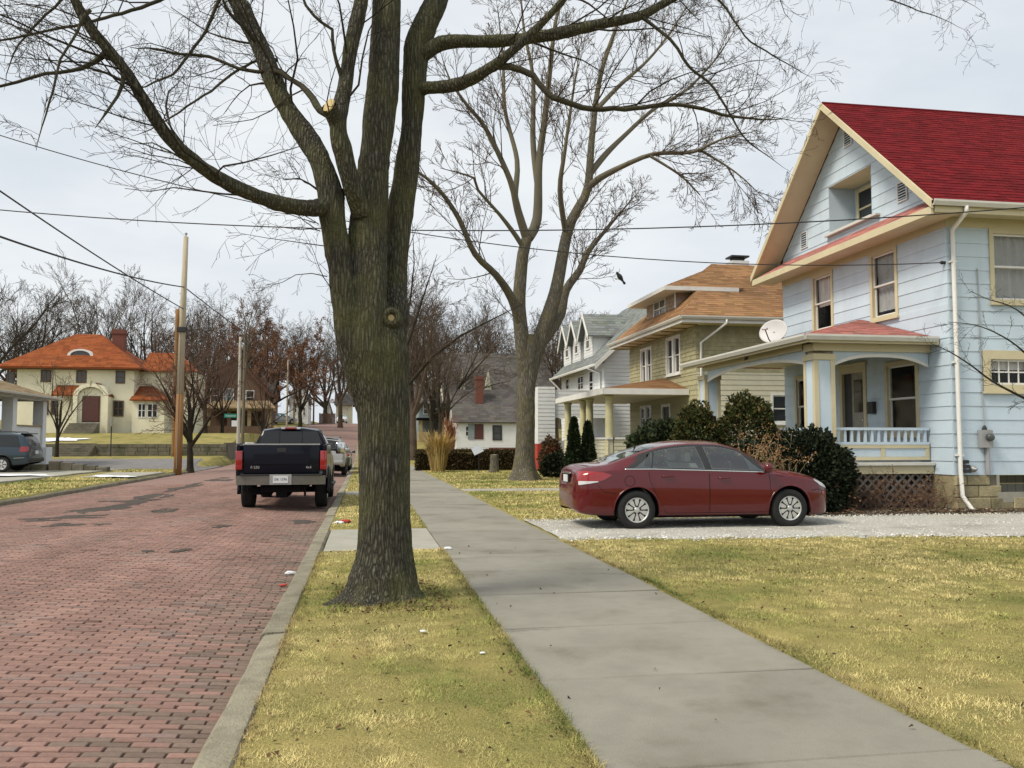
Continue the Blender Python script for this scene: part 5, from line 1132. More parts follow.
for h in oS: window(oh, WS, *h, 'white_paint', 'white_paint', .09, pane='pane_dark', inner=False)
s0, s1, z0, z1 = oH[3]; mb = MB(); wbox(mb, WF, s0, s0+.12, z0, z1, -.1, .04); wbox(mb, WF, s1-.12, s1, z0, z1, -.1, .04); wbox(mb, WF, s0+.12, s1-.12, z1-.12, z1, -.1, .038); d_ = mb.build('door', 'white_paint', oh); mb = MB(); wbox(mb, WF, s0+.12, s1-.12, z0, z1-.12, -.09, -.03); mb.build('door_leaf', 'door_dark', d_)
EXo, EY0o, EY1o, EZo = 11.7, 30.95, 40.9, 6.22; RY, RZ, RX_ = 36.0, 9.35, 15.0
roof_plane(oh, (EXo, EY0o, EZo), (oxb+.6, EY0o, EZo), (RX_, RY, RZ), (oxb-3, RY, RZ), 'orange_shingle', 'roof', .08, .4, .2)
roof_plane(oh, (EXo, EY1o, EZo), (EXo, EY0o, EZo), (RX_, RY, RZ), (RX_, RY-.001, RZ), 'orange_shingle', 'roof', .08, .4, .2)
roof_plane(oh, (oxb+.6, EY1o, EZo), (EXo, EY1o, EZo), (oxb-3, RY, RZ), (RX_, RY, RZ), 'orange_shingle', 'roof', .08, .4, .4)
roof_plane(oh, (oxb+.6, EY0o, EZo), (oxb+.6, EY1o, EZo), (oxb-3, RY, RZ), (oxb-3, RY-.001, RZ), 'orange_shingle', 'roof', .08, .4, .4)
mb = MB(); mb.box(EXo+.05, oxb+.5, EY0o+.05, EY1o-.05, 5.985, 6.03); mb.build('soffit', 'cream_trim', oh)
for k in range(9): mb = MB(); y = EY0o+.4+k*1.12; mb.box(EXo+.1, ox-.03, y, y+.03, 5.955, 5.984); mb.build('soffit_batten', 'brown_paint', oh)
for (a, b) in (((EXo-.001, EY0o, 0), (oxb+.6, EY0o+.05, 0)), ((EXo, EY0o+.055, 0), (EXo+.05, EY1o, 0))): mb = MB(); mb.box(a[0], b[0], a[1], b[1], 6.0, 6.21); mb.build('fascia', 'white_paint', oh)
gutter_run(oh, (EXo, EY1o, 6.24), (EXo, EY0o-.06, 6.24)); gutter_run(oh, (EXo-.06, EY0o, 6.24), (oxb+.6, EY0o, 6.24))
mb = MB(); mb.tube([(ox+.95, EY0o-.06, 6.12), (ox+.95, EY0o-.06, 6.0), (ox+.16, oy0-.09, 5.3), (ox+.16, oy0-.09, .3)], .05, 8); mb.build('downspout', 'white_paint', oh, True)
# dormer
Wd = Wall((12.55, 33.8), (0, 1), (-1, 0)); mb = MB(); w = plate(Wd, const(.01), const(3.8), 6.7, 7.72, [], -.1, 0, 'dormer', 'pink_siding', oh); siding(Wd, const(0), const(3.81), 6.7, 7.72, [], .16, .02, 'pink_siding', w, 'shingle_siding', False, color=True, tabs=.22)
Wd2 = Wall((12.55, 33.8), (1, 0), (0, -1)); w2 = plate(Wd2, lambda z: 0.02, lambda z: 2.6, 6.7, 7.72, [], -.1, 0, 'dormer_cheek', 'pink_siding', oh); siding(Wd2, const(0), const(2.6), 6.7, 7.72, [], .16, .02, 'pink_siding', w2, 'shingle_siding', False, color=True, tabs=.22)
Wd3 = Wall((12.55, 37.61), (1, 0), (0, 1)); plate(Wd3, const(.02), const(2.6), 6.7, 7.72, [], -.1, 0, 'dormer_cheek', 'pink_siding', oh)
simple_window(oh, Wd, 1.2, 2.75, 6.85, 7.66, 'white_paint', 'pane_grey', 1, .09, .06); mb = MB(); wbox(mb, Wd, -.03, .1, 6.7, 7.72, .03, .06); mb.build('corner_board', 'white_paint', oh)
dx, da, db, dz = 11.85, 33.2, 38.2, 7.78
roof_plane(oh, (dx, db, dz), (dx, da, dz), (15.3, 36.1, 9.30), (15.3, 35.9, 9.30), 'orange_shingle', 'dormer_roof', .06, .4, .2); roof_plane(oh, (dx, da, dz), (15.2, da, dz), (15.3, 35.9, 9.30), (15.31, 35.9, 9.30), 'orange_shingle', 'dormer_roof', .06, .4, .2); roof_plane(oh, (15.2, db, dz), (dx, db, dz), (15.31, 36.1, 9.3), (15.3, 36.1, 9.30), 'orange_shingle', 'dormer_roof', .06, .4, .2)
mb = MB(); mb.box(dx-.03, 15, da-.03, da+.02, dz-.16, dz+.005); mb.box(dx-.03, dx+.02, da+.025, db+.03, dz-.16, dz+.005); mb.box(dx+.03, 14.6, da+.03, db, dz-.16, dz-.12); mb.build('dormer_eave', 'white_paint', oh)
c = at_y(738, 271, 36.3); mb = MB(); mb.box(c[0]-.4, c[0]+.4, 36.0, 36.7, 8.6, 9.55); ch = mb.build('chimney', 'white_siding', oh); mb = MB(); mb.box(c[0]-.42, c[0]+.42, 36.0, 36.7, 9.72, 9.79); mb.box(c[0]-.25, c[0]+.25, 36.15, 36.55, 9.56, 9.72); mb.build('chimney_cap', 'black_plastic', ch)
# porch
qx, qa, qb, qz = 9.0, 32.35, 40.75, 3.56
roof_plane(oh, (qx, qa, qz), (ox-.03, qa, qz), (ox-.03, 35.2, 4.2), (ox-.031, 35.2, 4.2), 'orange_shingle', 'porch_roof', .05, .35, .18); roof_plane(oh, (qx, qb, qz), (qx, qa, qz), (ox-.03, 37.5, 4.2), (ox-.03, 35.2, 4.2), 'orange_shingle', 'porch_roof', .05, .35, .18); roof_plane(oh, (ox-.03, qb, qz), (qx, qb, qz), (ox-.03, 37.5, 4.2), (ox-.031, 37.5, 4.2), 'orange_shingle', 'porch_roof', .05, .35, .18)
mb = MB(); mb.box(qx+.02, ox-.03, qa+.02, qb-.02, 3.34, 3.48); mb.build('porch_soffit', 'cream_trim', oh); mb = MB(); mb.box(qx-.02, qx+.015, qa-.02, qb, 3.34, 3.57); mb.box(qx+.02, ox-.03, qa-.02, qa+.015, 3.34, 3.57); mb.build('fascia', 'white_paint', oh)
mb = MB(); mb.box(9.35, ox-.03, 32.8, 40.3, .8, .95); mb.build('porch_floor', 'gutter', oh)
for (x0, x1, y0_, y1_) in ((9.3, 9.5, 32.7, 35.9), (9.3, 9.5, 37.2, 40.3), (9.52, ox-.05, 32.7, 32.9)):
    W_ = Wall((x0, y0_), (0, 1), (-1, 0)) if x1-x0 < .5 else Wall((x0, y0_), (1, 0), (0, -1)); L = max(x1-x0, y1_-y0_)
    mb = MB(); mb.box(x0+.02, x1, y0_+.02, y1_, -.1, 1.6); w = mb.build('porch_wall', 'cream_lap', oh); siding(W_, const(0), const(L), 0, 1.6, [], .15, .018, 'cream_lap', w, 'lap_siding', False, d=-.015, color=True); mb = MB(); mb.box(x0-.04, x1+.04, y0_-.04, y1_+.02, 1.605, 1.68); mb.build('porch_coping', 'white_paint', w)
for y in (32.98, 36.0, 37.1, 40.0):
    mb = MB(); mb.lathe((9.42, y, .9), (0, 0, 1), [(.2, 0), (.2, .12), (.165, .2), (.165, 1.2), (.15, 2.2), (.15, 2.33), (.19, 2.36), (.19, 2.45)], 16); mb.build('porch_column', 'column_yellow', oh, True)
# ------------------------------------------------------------------ white house with three dormers
wx, wy0, wy1, wxb = 12.5, 44.6, 54.8, 21
wh = thing('white_house', (wx, wy0, 0), 'white clapboard house with three gabled dormers and grey roof', 'house')
WF = Wall((wx, wy0), (0, 1), (-1, 0)); WS = Wall((wx, wy0), (1, 0), (0, -1)); WN = Wall((wx, wy1), (1, 0), (0, 1)); L, D = wy1-wy0, wxb-wx
w = plate(WF, const(.01), const(L-.01), 0, 5.7, [], -.1, 0, 'wall', 'white_siding', wh); siding(WF, const(0), const(L), .2, 5.7, [], .2, .018, 'white_siding', w, 'lap_siding', False, color=True)
rz_ = 10.2; rx_ = 16.75; slp = (rz_-5.6)/(rx_-11.9)
lo_ = lambda z: max(0, (z-5.6+.1)/slp-.6); hi_ = lambda z: min(D, D-((z-5.6+.1)/slp-.6)) if z > 5.6 else D
w = plate(WS, lambda z: lo_(z)+.01, lambda z: hi_(z)-.01, 0, 10, [], -.1, 0, 'wall', 'white_siding', wh); siding(WS, lo_, hi_, .2, 10, [], .2, .018, 'white_siding', w, 'lap_siding', False, color=True)
plate(WN, lambda z: lo_(z)+.01, lambda z: hi_(z)-.01, 0, 10, [], -.1, 0, 'wall', 'white_siding', wh)
roof_plane(wh, (11.9, wy1+.6, 5.6), (11.9, wy0-.5, 5.6), (rx_, wy1+.6, rz_), (rx_, wy0-.5, rz_), 'grey_shingle', 'roof', .12, .4, .22); roof_plane(wh, (2*rx_-11.9, wy0-.5, 5.6), (2*rx_-11.9, wy1+.6, 5.6), (rx_, wy0-.5, rz_), (rx_, wy1+.6, rz_), 'grey_shingle', 'roof', .12, .4, .5)
gutter_run(wh, (11.9, wy1+.6, 5.6), (11.9, wy0-.5, 5.6), m='white_paint'); mb = MB(); mb.tube([(11.85, wy1+.3, 5.5), (12.4, wy1-.1, 4.8), (12.4, wy1-.1, 3)], .06, 6); mb.build('downspout', 'white_paint', wh); mb = MB(); mb.tube([(11.85, wy0+1.0, 5.5), (12.4, wy0+.6, 5.2), (12.4, wy0+.6, 4.3)], .06, 6); mb.build('downspout', 'white_paint', wh)
e = Vector((11.85, wy0-.52, 5.58)); t = Vector((rx_, wy0-.52, rz_)); q = Vector((0, 0, -.28)); x = Vector((0, -.04, 0)); mb = MB(); mb.hexa([tuple(e+q), tuple(t+q), tuple(t+q-x), tuple(e+q-x)], [tuple(e), tuple(t), tuple(t-x), tuple(e-x)]); mb.build('rake_board', 'white_paint', wh, recalc=True)
for yc_ in (48.9, 51.7, 54.4-.2):
    Wd = Wall((12.75, yc_-1.0), (0, 1), (-1, 0)); pk = 8.85
    lo2 = lambda z: max(0, (z-7.75)*1.0/1.1); hi2 = lambda z: 2.0-lo2(z)
    d_ = plate(Wd, lo2, hi2, 6.3, 8.75, [], -.1, 0, 'dormer', 'white_siding', wh); siding(Wd, lo2, hi2, 6.3, 8.75, [], .2, .015, 'white_siding', d_, 'lap_siding', False, color=True)
    simple_window(wh, Wd, .55, 1.45, 6.85, 7.95, 'white_paint', 'pane_grey', 0, .1, .06)
    mb = MB(); mb.box(12.77, 15.2, yc_-1.0, yc_-.96, 6.0, 7.8); mb.build('dormer_cheek', 'white_siding', wh); mb = MB(); mb.box(12.77, 15.2, yc_+.96, yc_+1.0, 6.0, 7.8); mb.build('dormer_cheek', 'white_siding', wh)
    roof_plane(wh, (12.4, yc_-1.25, 7.55), (15.3, yc_-1.25, 7.55), (12.4, yc_, 8.95), (16.2, yc_, 8.95), 'grey_shingle', 'dormer_roof', .08, .35, .2); roof_plane(wh, (15.3, yc_+1.25, 7.55), (12.4, yc_+1.25, 7.55), (16.2, yc_, 8.95), (12.4, yc_, 8.95), 'grey_shingle', 'dormer_roof', .08, .35, .2)
    for s_ in (-1, 1):
        e = Vector((12.36, yc_+s_*1.27, 7.53)); t = Vector((12.36, yc_, 8.95)); q = Vector((0, 0, -.25)); x = Vector((.04, 0, 0)); mb = MB(); mb.hexa([tuple(e+q), tuple(e+q+x), tuple(t+q+x), tuple(t+q)], [tuple(e), tuple(e+x), tuple(t+x), tuple(t)]); mb.build('rake_board', 'white_paint', wh, recalc=True)
for (a, b, c_, d_) in ((2.2, 3.1, 4.2, 5.5), (4.4, 5.8, 4.5, 5.4), (8.0, 8.9, 4.1, 5.5)): simple_window(wh, WF, a, b, c_, d_, 'white_paint', 'pane_dark', 0 if b-a < 1 else 1)
simple_window(wh, WS, 3, 4, 4, 5.4, 'white_paint', 'pane_dark')
# enclosed flat porch on red piers
mb = MB(); mb.box(8.75, 9.65, 43.9, 44.8, 1.42, 4.35); pc = mb.build('porch_pier', 'white_siding', wh); siding(Wall((8.75, 43.9), (1, 0), (0, -1)), const(0), const(.9), 1.42, 4.3, [], .2, .015, 'white_siding', pc, 'lap_siding', False, color=True)
mb = MB(); mb.box(8.72, 9.68, 43.88, 44.82, -.1, 1.41); mb.build('pier_base', 'red_paint', wh)
mb = MB(); mb.box(9.66, wx-.02, 44.0, 44.3, 2.75, 4.2); mb.box(8.78, 9.1, 44.81, 47.6, 2.9, 4.2); mb.box(9.12, wx-.02, 44.31, 47.6, 4.0, 4.15); pw = mb.build('porch_parapet', 'white_siding', wh); siding(Wall((9.66, 44.0), (1, 0), (0, -1)), const(0), const(2.82), 2.75, 4.2, [], .2, .015, 'white_siding', pw, 'lap_siding', False, color=True)
mb = MB(); mb.box(8.9, wx-.02, 44.2, 47.6, .6, .75); mb.box(9.7, wx-.05, 44.1, 44.2, -.1, 1.55); mb.box(8.85, 8.95, 45, 47.6, -.1, 1.5); mb.build('porch_wall', 'white_siding', wh)
# ------------------------------------------------------------------ white cottage with grey roof, two big roofs behind
def gable_house(nm, label, x0, x1, y0, y1, z0, ze, zr, axis, wall, roof, over=.4, tabs=True, tab=.6, expo=.35):
    h = thing(nm, ((x0+x1)/2, y0, z0), label, 'house'); mb = MB()
    if axis == 'x':     # ridge along x, gables on the x ends
        m_ = (y0+y1)/2; mb.add([(x0, y0, z0-.3), (x1, y0, z0-.3), (x1, y1, z0-.3), (x0, y1, z0-.3), (x0, y0, ze), (x1, y0, ze), (x1, y1, ze), (x0, y1, ze), (x0, m_, zr-.1), (x1, m_, zr-.1)], [(0, 1, 5, 4), (1, 2, 6, 9, 5), (2, 3, 7, 6), (3, 0, 4, 8, 7)])
        mb.build('wall', wall, h, recalc=False); k = over*(zr-ze)/((y1-y0)/2)
        roof_plane(h, (x0-over, y0-over, ze-k+.05), (x1+over, y0-over, ze-k+.05), (x0-over, m_, zr), (x1+over, m_, zr), roof, 'roof', .1, tab, expo, tabs); roof_plane(h, (x1+over, y1+over, ze-k+.05), (x0-over, y1+over, ze-k+.05), (x1+over, m_, zr), (x0-over, m_, zr), roof, 'roof', .1, tab, expo, False)
    else:
        m_ = (x0+x1)/2; mb.add([(x0, y0, z0-.3), (x1, y0, z0-.3), (x1, y1, z0-.3), (x0, y1, z0-.3), (x0, y0, ze), (x1, y0, ze), (x1, y1, ze), (x0, y1, ze), (m_, y0, zr-.1), (m_, y1, zr-.1)], [(0, 1, 5, 8, 4), (1, 2, 6, 5), (2, 3, 7, 9, 6), (3, 0, 4, 7)])
        mb.build('wall', wall, h); k = over*(zr-ze)/((x1-x0)/2)
        roof_plane(h, (x0-over, y1+over, ze-k+.05), (x0-over, y0-over, ze-k+.05), (m_, y1+over, zr), (m_, y0-over, zr), roof, 'roof', .1, tab, expo, tabs); roof_plane(h, (x1+over, y0-over, ze-k+.05), (x1+over, y1+over, ze-k+.05), (m_, y0-over, zr), (m_, y1+over, zr), roof, 'roof', .1, tab, expo, False)
    return h
cz = T(11, 82)
ct = gable_house('cottage', 'small white cottage with grey roof and red brick chimney beyond the brown hedge', 8.3, 16.5, 80, 88, cz, 3.55, 6.6, 'x', 'white_siding', 'dark_shingle', .35)
Wc = Wall((8.3, 80), (1, 0), (0, -1))
siding(Wc, const(0), const(8.2), cz+.3, 3.5, [], .2, .015, 'white_siding', ct.children[0], 'lap_siding', False, d=.002, color=True)
def cpx(u0, u1): return at_y(u0, 430, 80)[0]-8.3, at_y(u1, 430, 80)[0]-8.3
a, b = cpx(465, 471.5); simple_window(ct, Wc, a, b, 2.0, 3.0, 'white_paint', 'pane_dark'); a, b = cpx(474.5, 483.5); mb = MB(); wbox(mb, Wc, a, b, 1.75, 3.15, .02, .06); w = mb.build('window', 'door_maroon', ct); mb = MB(); wbox(mb, Wc, a-.6, a-.02, 1.75, 3.15, .02, .07); mb.build('shutter', 'teal_paint', w); a, b = cpx(492.5, 502); simple_window(ct, Wc, a, b, 1.65, 3.05, 'door_dark', 'pane_grey', 0, .14, .07)
mb = MB(); wbox(mb, Wc, 3, 8, cz-.1, cz+.25, .01, .06); mb.build('brick_base', 'red_brick', ct)
x, y, z = at_y(479, 388, 82.5); mb = MB(); mb.box(x-.36, x+.36, 82, 82.9, 4.2, 7.75); mb.box(x-.42, x+.42, 81.93, 82.97, 7.45, 7.6); mb.build('chimney', 'red_brick', ct)
b1 = gable_house('grey_roof_house', 'tall house with broad dark grey roof rising behind the cottage', 8.6, 20, 92, 104, T(12, 92), 6.2, 11.6, 'x', 'cream_lap', 'dark_shingle', .5)
for u in (463, 489): x, y, z = at_y(u, 398, 91); mb = MB(); mb.add([(x-.45, 91.5, 6.3), (x+.45, 91.5, 6.3), (x, 91.5, 9.2), (x, 94, 8.0)], [(0, 1, 2), (1, 3, 2), (3, 0, 2)]); mb.build('gable_peak', 'cream_lap', b1)
b2 = gable_house('teal_house', 'grey blue far house with tan porch beyond the ornamental grass', 5.9, 10.4, 98, 108, T(8, 98), 6.0, 8.4, 'x', 'teal_paint', 'dark_shingle', .5)
W_ = Wall((5.9, 98), (1, 0), (0, -1))
for a in (.5, 1.7, 2.9): simple_window(b2, W_, a, a+.8, 4.6, 5.8, 'white_paint', 'pane_grey')
zz = T(8, 98); mb = MB(); mb.box(5.6, 10.5, 95.6, 97.98, 3.9, 4.15); mb.build('porch_roof', 'dark_shingle', b2); mb = MB(); mb.box(5.8, 9.9, 95.8, 97.98, zz-.2, 2.6); mb.build('porch_wall', 'tan_paint', b2)
for k in range(4): mb = MB(); x = 5.9+k*1.25; mb.box(x, x+.3, 95.9, 96.2, 2.61, 3.89); mb.build('porch_column', 'tan_paint', b2)
# ------------------------------------------------------------------ cream stucco house with orange tile roof
cy = 78; cz = 2.25; cx0, cx1 = -28.6, -19.4
cr = thing('cream_house', ((cx0+cx1)/2, cy, cz), 'cream stucco house with orange roof, eyebrow dormer and arched entrance', 'house')
WF = Wall((cx0, cy), (1, 0), (0, -1)); mb = MB(); mb.box(cx0, cx1, cy, cy+9, cz-.4, 7.7); mb.build('wall', 'cream_stucco', cr)
e0, e1, yb = cx0-1.4, cx1+.7, cy+10
rl, rr = at_y(76, 332, cy+4.5), at_y(102, 332, cy+4.5); RZc = 11.1
roof_plane(cr, (e0, cy-.7, 7.75), (e1, cy-.7, 7.75), (rl[0], cy+4.5, RZc), (rr[0], cy+4.5, RZc), 'orange_tile', 'roof', .14, .5, .3); roof_plane(cr, (e1, cy-.7, 7.75), (e1, yb, 7.75), (rr[0], cy+4.5, RZc), (rr[0], cy+4.51, RZc), 'orange_tile', 'roof', .14, .5, .3)
roof_plane(cr, (e0, yb, 7.75), (e0, cy-.7, 7.75), (rl[0], cy+4.51, RZc), (rl[0], cy+4.5, RZc), 'orange_tile', 'roof', .14, .5, .3); roof_plane(cr, (e1, yb, 7.75), (e0, yb, 7.75), (rr[0], cy+4.51, RZc), (rl[0], cy+4.51, RZc), 'orange_tile', 'roof', .14, .5, .3, False)
mb = MB(); mb.box(e0+.1, e1-.1, cy-.6, cy-.02, 7.55, 7.6); mb.build('soffit', 'brown_paint', cr)
def cu(u, v=400): return at_y(u, v, cy)[0]-cx0
for (u0, u1, v0, v1) in ((40, 50.5, 367, 382), (75.5, 86, 368, 383), (115, 124.5, 369, 383.5), (72, 83, 399, 413), (113.5, 124, 400.5, 416.5), (51, 58, 399.5, 415), (44, 49, 400, 415), (6, 14, 371, 385)):
    z1, z0 = at_y(u0, v0, cy)[2], at_y(u0, v1, cy)[2]; simple_window(cr, WF, cu(u0), cu(u1), z0, min(z1, 7.5), 'brown_paint', 'pane_dark' if v0 > 390 else 'pane_grey', 1 if u1-u0 > 10 else 0, .1, .06)
# arched entrance: gablet hood, door, side roof
xd = at_y(95, 410, cy)[0]; mb = MB(); n = 14; ar = [(xd+1.35*math.cos(math.pi*k/n), 5.35+1.0*math.sin(math.pi*k/n)) for k in range(n+1)]; ar2 = [(xd+1.02*math.cos(math.pi*k/n), 5.30+.75*math.sin(math.pi*k/n)) for k in range(n+1)]
for k in range(n): mb.hexa([(ar[k][0], cy-1.3, ar[k][1]), (ar2[k][0], cy-1.3, ar2[k][1]), (ar2[k][0], cy, ar2[k][1]), (ar[k][0], cy, ar[k][1])], [(ar[k+1][0], cy-1.3, ar[k+1][1]), (ar2[k+1][0], cy-1.3, ar2[k+1][1]), (ar2[k+1][0], cy, ar2[k+1][1]), (ar[k+1][0], cy, ar[k+1][1])])
for s_ in (-1, 1): mb.box(xd+s_*1.2-.17, xd+s_*1.2+.17, cy-1.3, cy, cz-.2, 5.36)
ent = mb.build('entrance_arch', 'cream_stucco', cr, recalc=True)
mb = MB(); mb.box(xd-1.03, xd+1.03, cy-1.05, cy-.02, cz-.2, 5.6); mb.box(xd-.8, xd+.8, cy-1.05, cy-.02, 5.601, 6.0); mb.build('arch_wall', 'cream_stucco', ent); mb = MB(); mb.bbox(xd-.6, xd+.6, cy-1.13, cy-1.06, 3.2, 5.25, .02); mb.build('door', 'door_maroon', cr); mb = MB(); mb.box(xd-.7, xd+.7, cy-1.08, cy-1.055, 3.15, 5.33); mb.build('door_surround', 'brown_paint', cr)
roof_plane(cr, (xd-3.2, cy-.9, 5.4), (xd-1.3, cy-.9, 5.4), (xd-3.0, cy-.02, 6.25), (xd-1.3, cy-.02, 6.25), 'orange_tile', 'hood_roof', .1, .5, .3); roof_plane(cr, (xd+1.36, cy-1.3, 5.35), (xd+1.5, cy, 5.35), (xd+.35, cy-1.3, 6.42), (xd+.35, cy, 6.42), 'orange_tile', 'hood_roof', .06, .4, .3)
# eyebrow dormer
xe = at_y(80.5, 354, cy+1.1)[0]; mb = MB(); n = 12; yv = cy+1.0; V1 = [(xe+1.05*math.cos(math.pi*k/n), yv, 8.82+.62*math.sin(math.pi*k/n)) for k in range(n+1)]; V2 = [(xe+.8*math.cos(math.pi*k/n), yv, 8.86+.43*math.sin(math.pi*k/n)) for k in range(n+1)]
for k in range(n): mb.hexa([V1[k], V2[k], (V2[k][0], yv+1.6, V2[k][2]), (V1[k][0], yv+1.6, V1[k][2])], [V1[k+1], V2[k+1], (V2[k+1][0], yv+1.6, V2[k+1][2]), (V1[k+1][0], yv+1.6, V1[k+1][2])])
ey = mb.build('eyebrow_dormer', 'white_paint', cr, recalc=True); mb = MB(); mb.add([(x, y+.1, z) for x, y, z in V2]+[(xe, yv+.1, 8.86)], [(n+1, k, k+1) for k in range(n)]); mb.build('pane', 'pane_grey', ey)
x, y, z = at_y(120, 330, cy+4); mb = MB(); mb.box(x-.5, x+.5, cy+3.5, cy+4.4, 8, 11.5); mb.box(x-.57, x+.57, cy+3.43, cy+4.47, 11.1, 11.3); mb.build('chimney', 'red_brick', cr)
# sun room wing
sx0, sx1 = cx1+.02, -16.8; Ws = Wall((sx0, cy-.4), (1, 0), (0, -1)); mb = MB(); mb.box(sx0, sx1, cy-.4, cy+5, cz-.4, 5.0); mb.build('sun_room', 'cream_stucco', cr)
simple_window(cr, Ws, .45, 1.1, 3.55, 4.75, 'white_paint', 'pane_dark', 1, .07); simple_window(cr, Ws, 1.2, 2.05, 3.55, 4.75, 'white_paint', 'pane_dark', 1, .07)
roof_plane(cr, (sx0-.15, cy-.75, 5.05), (sx1+.4, cy-.75, 5.05), (sx0+.0, cy+2.3, 6.5), (sx0+.9, cy+2.3, 6.5), 'orange_tile', 'sun_room_roof', .1, .5, .3); roof_plane(cr, (sx1+.4, cy-.75, 5.05), (sx1+.4, cy+5.3, 5.05), (sx0+.9, cy+2.3, 6.5), (sx0+.9, cy+2.31, 6.5), 'orange_tile', 'sun_room_roof', .1, .5, .3)
mb = MB(); mb.box(sx0-.2, sx1+1.8, cy+2, cy+8, cz-.4, 7.7); mb.build('rear_wing', 'cream_stucco', cr); roof_plane(cr, (sx0, cy+1.6, 7.7), (sx1+2.3, cy+1.6, 7.7), (sx0, cy+5, 9.6), (sx1, cy+5, 9.6), 'orange_tile', 'wing_roof', .1, .5, .3); simple_window(cr, Wall((sx0, cy+2), (1, 0), (0, -1)), 2.8, 3.7, 5.9, 7.3, 'brown_paint', 'pane_dark', 0, .1)
# entrance steps up the bank
st = thing('stone_steps', (-22.3, 62.6, .5), 'stone steps climbing from the side street to the cream house', 'steps')
for k in range(6): mb = MB(); mb.bbox(-20.7, -18.3, 62.4+k*.32, 62.4+(k+1)*.32+.02, .3, .66+k*.15, .02); mb.build('step', 'old_wall', st)
st2 = thing('stone_steps', (xd-.6, cy-3, 2), 'stone steps right below the maroon arched door', 'steps')
for k in range(6): mb = MB(); mb.bbox(xd-1.5, xd+.8, cy-3.3+k*.32, cy-3.3+(k+1)*.32+.02, 1.9, 2.25+k*.16, .02); mb.build('step', 'old_wall', st2)
# retaining wall of stone
rw = thing('retaining_wall', (-14, 64, .5), 'low dark stone retaining wall below the cream house lawn', 'wall')
for (xa_, xb_) in ((-40, -20.75), (-18.25, -9.6)):
    mb = MB(); mb.box(xa_, xb_, 63.93, 64.2, .2, 1.36); mb.build('core', 'old_wall', rw); z = .3
    while z < 1.35:
        x = xa_+random.random()*.4
        while x < xb_ and x < -9.6:
            w = random.uniform(.5, .9); mb = MB(); mb.bbox(max(x, xa_), min(x+w, xb_)-.02, 63.83+jit(.02), 63.95, z, min(z+.26, 1.38), .02)
            if x > -23: mb.build('stone', 'old_wall', rw)
            x += w
        z += .27
mb = MB(); mb.box(-9.85, -9.58, 64.21, 86, .2, 1.45); mb.build('return_wall', 'old_wall', rw)
# ------------------------------------------------------------------ house with white porch, left edge
fx, fy0, fy1 = -18.0, 42.0, 54.0; pz = T(-18, 50)
ph = thing('porch_house', (fx, 50, pz), 'white house with tan roofed open porch behind the teal minivan', 'house')
def pcol(x, y, z0, w=.55): mb = MB(); mb.bbox(x-w, x, y-w, y, z0, 3.8, .012); mb.build('porch_column', 'white_siding', ph)
for y in (45.2, 49.3, 53.6): pcol(fx, y, 1.2)
pcol(fx-3.2, 53.6, 1.2)
mb = MB(); mb.box(fx-.32, fx-.12, 42, 48.7, pz-.3, 1.3); mb.build('porch_wall', 'white_siding', ph); mb = MB(); mb.box(fx-.36, fx-.1, 49.32, 53.03, pz-.3, 2.35); mb.build('porch_wall', 'white_siding', ph); mb = MB(); mb.box(fx-.42, fx-.04, 49.31, 53.04, 2.355, 2.42); mb.build('porch_coping', 'tan_paint', ph)
mb = MB(); mb.box(fx-3.6, fx-.13, 53.1, 53.4, pz-.3, 2.2); mb.build('porch_wall', 'white_siding', ph)
mb = MB(); mb.bbox(fx-.7, fx+.25, 53.0, 53.95, pz-.3, 1.2, .02); mb.build('porch_plinth', 'white_siding', ph)
mb = MB(); mb.box(fx-3.6, fx-.4, 42, 53.05, pz-.3, 1.15); mb.build('porch_floor', 'concrete_pale', ph)
mb = MB(); mb.box(fx-.5, fx-.06, 42, 53.62, 3.801, 4.02); mb.box(fx-3.6, fx-.51, 53.1, 53.62, 3.801, 4.02); mb.build('porch_beam', 'white_siding', ph)
mb = MB(); mb.box(fx-12, fx-3.7, 42, 53.6, pz-.3, 6.2); mb.build('wall', 'white_siding', ph); Wp = Wall((fx-3.7, 42), (0, 1), (1, 0)); simple_window(ph, Wp, 3.4, 4.6, 1.9, 3.4, 'white_paint', 'pane_dark'); simple_window(ph, Wp, 8.2, 9.2, 1.9, 3.4, 'white_paint', 'pane_dark')
roof_plane(ph, (fx+.45, 41, 4.02), (fx+.45, 54.4, 4.02), (fx-3.0, 41, 5.3), (fx-3.0, 51.4, 5.3), 'tan_shingle', 'roof', .1, .4, .2); roof_plane(ph, (fx+.45, 54.4, 4.02), (fx-3.7, 54.4, 4.02), (fx-3.0, 51.4, 5.3), (fx-3.69, 51.4, 5.3), 'tan_shingle', 'roof', .1, .4, .2)
mb = MB(); mb.box(fx-3.6, fx+.4, 41.1, 54.3, 4.025-.12, 4.03-.11); mb.build('porch_ceiling', 'white_paint', ph); gutter_run(ph, (fx+.45, 41, 4.04), (fx+.45, 54.4, 4.04))
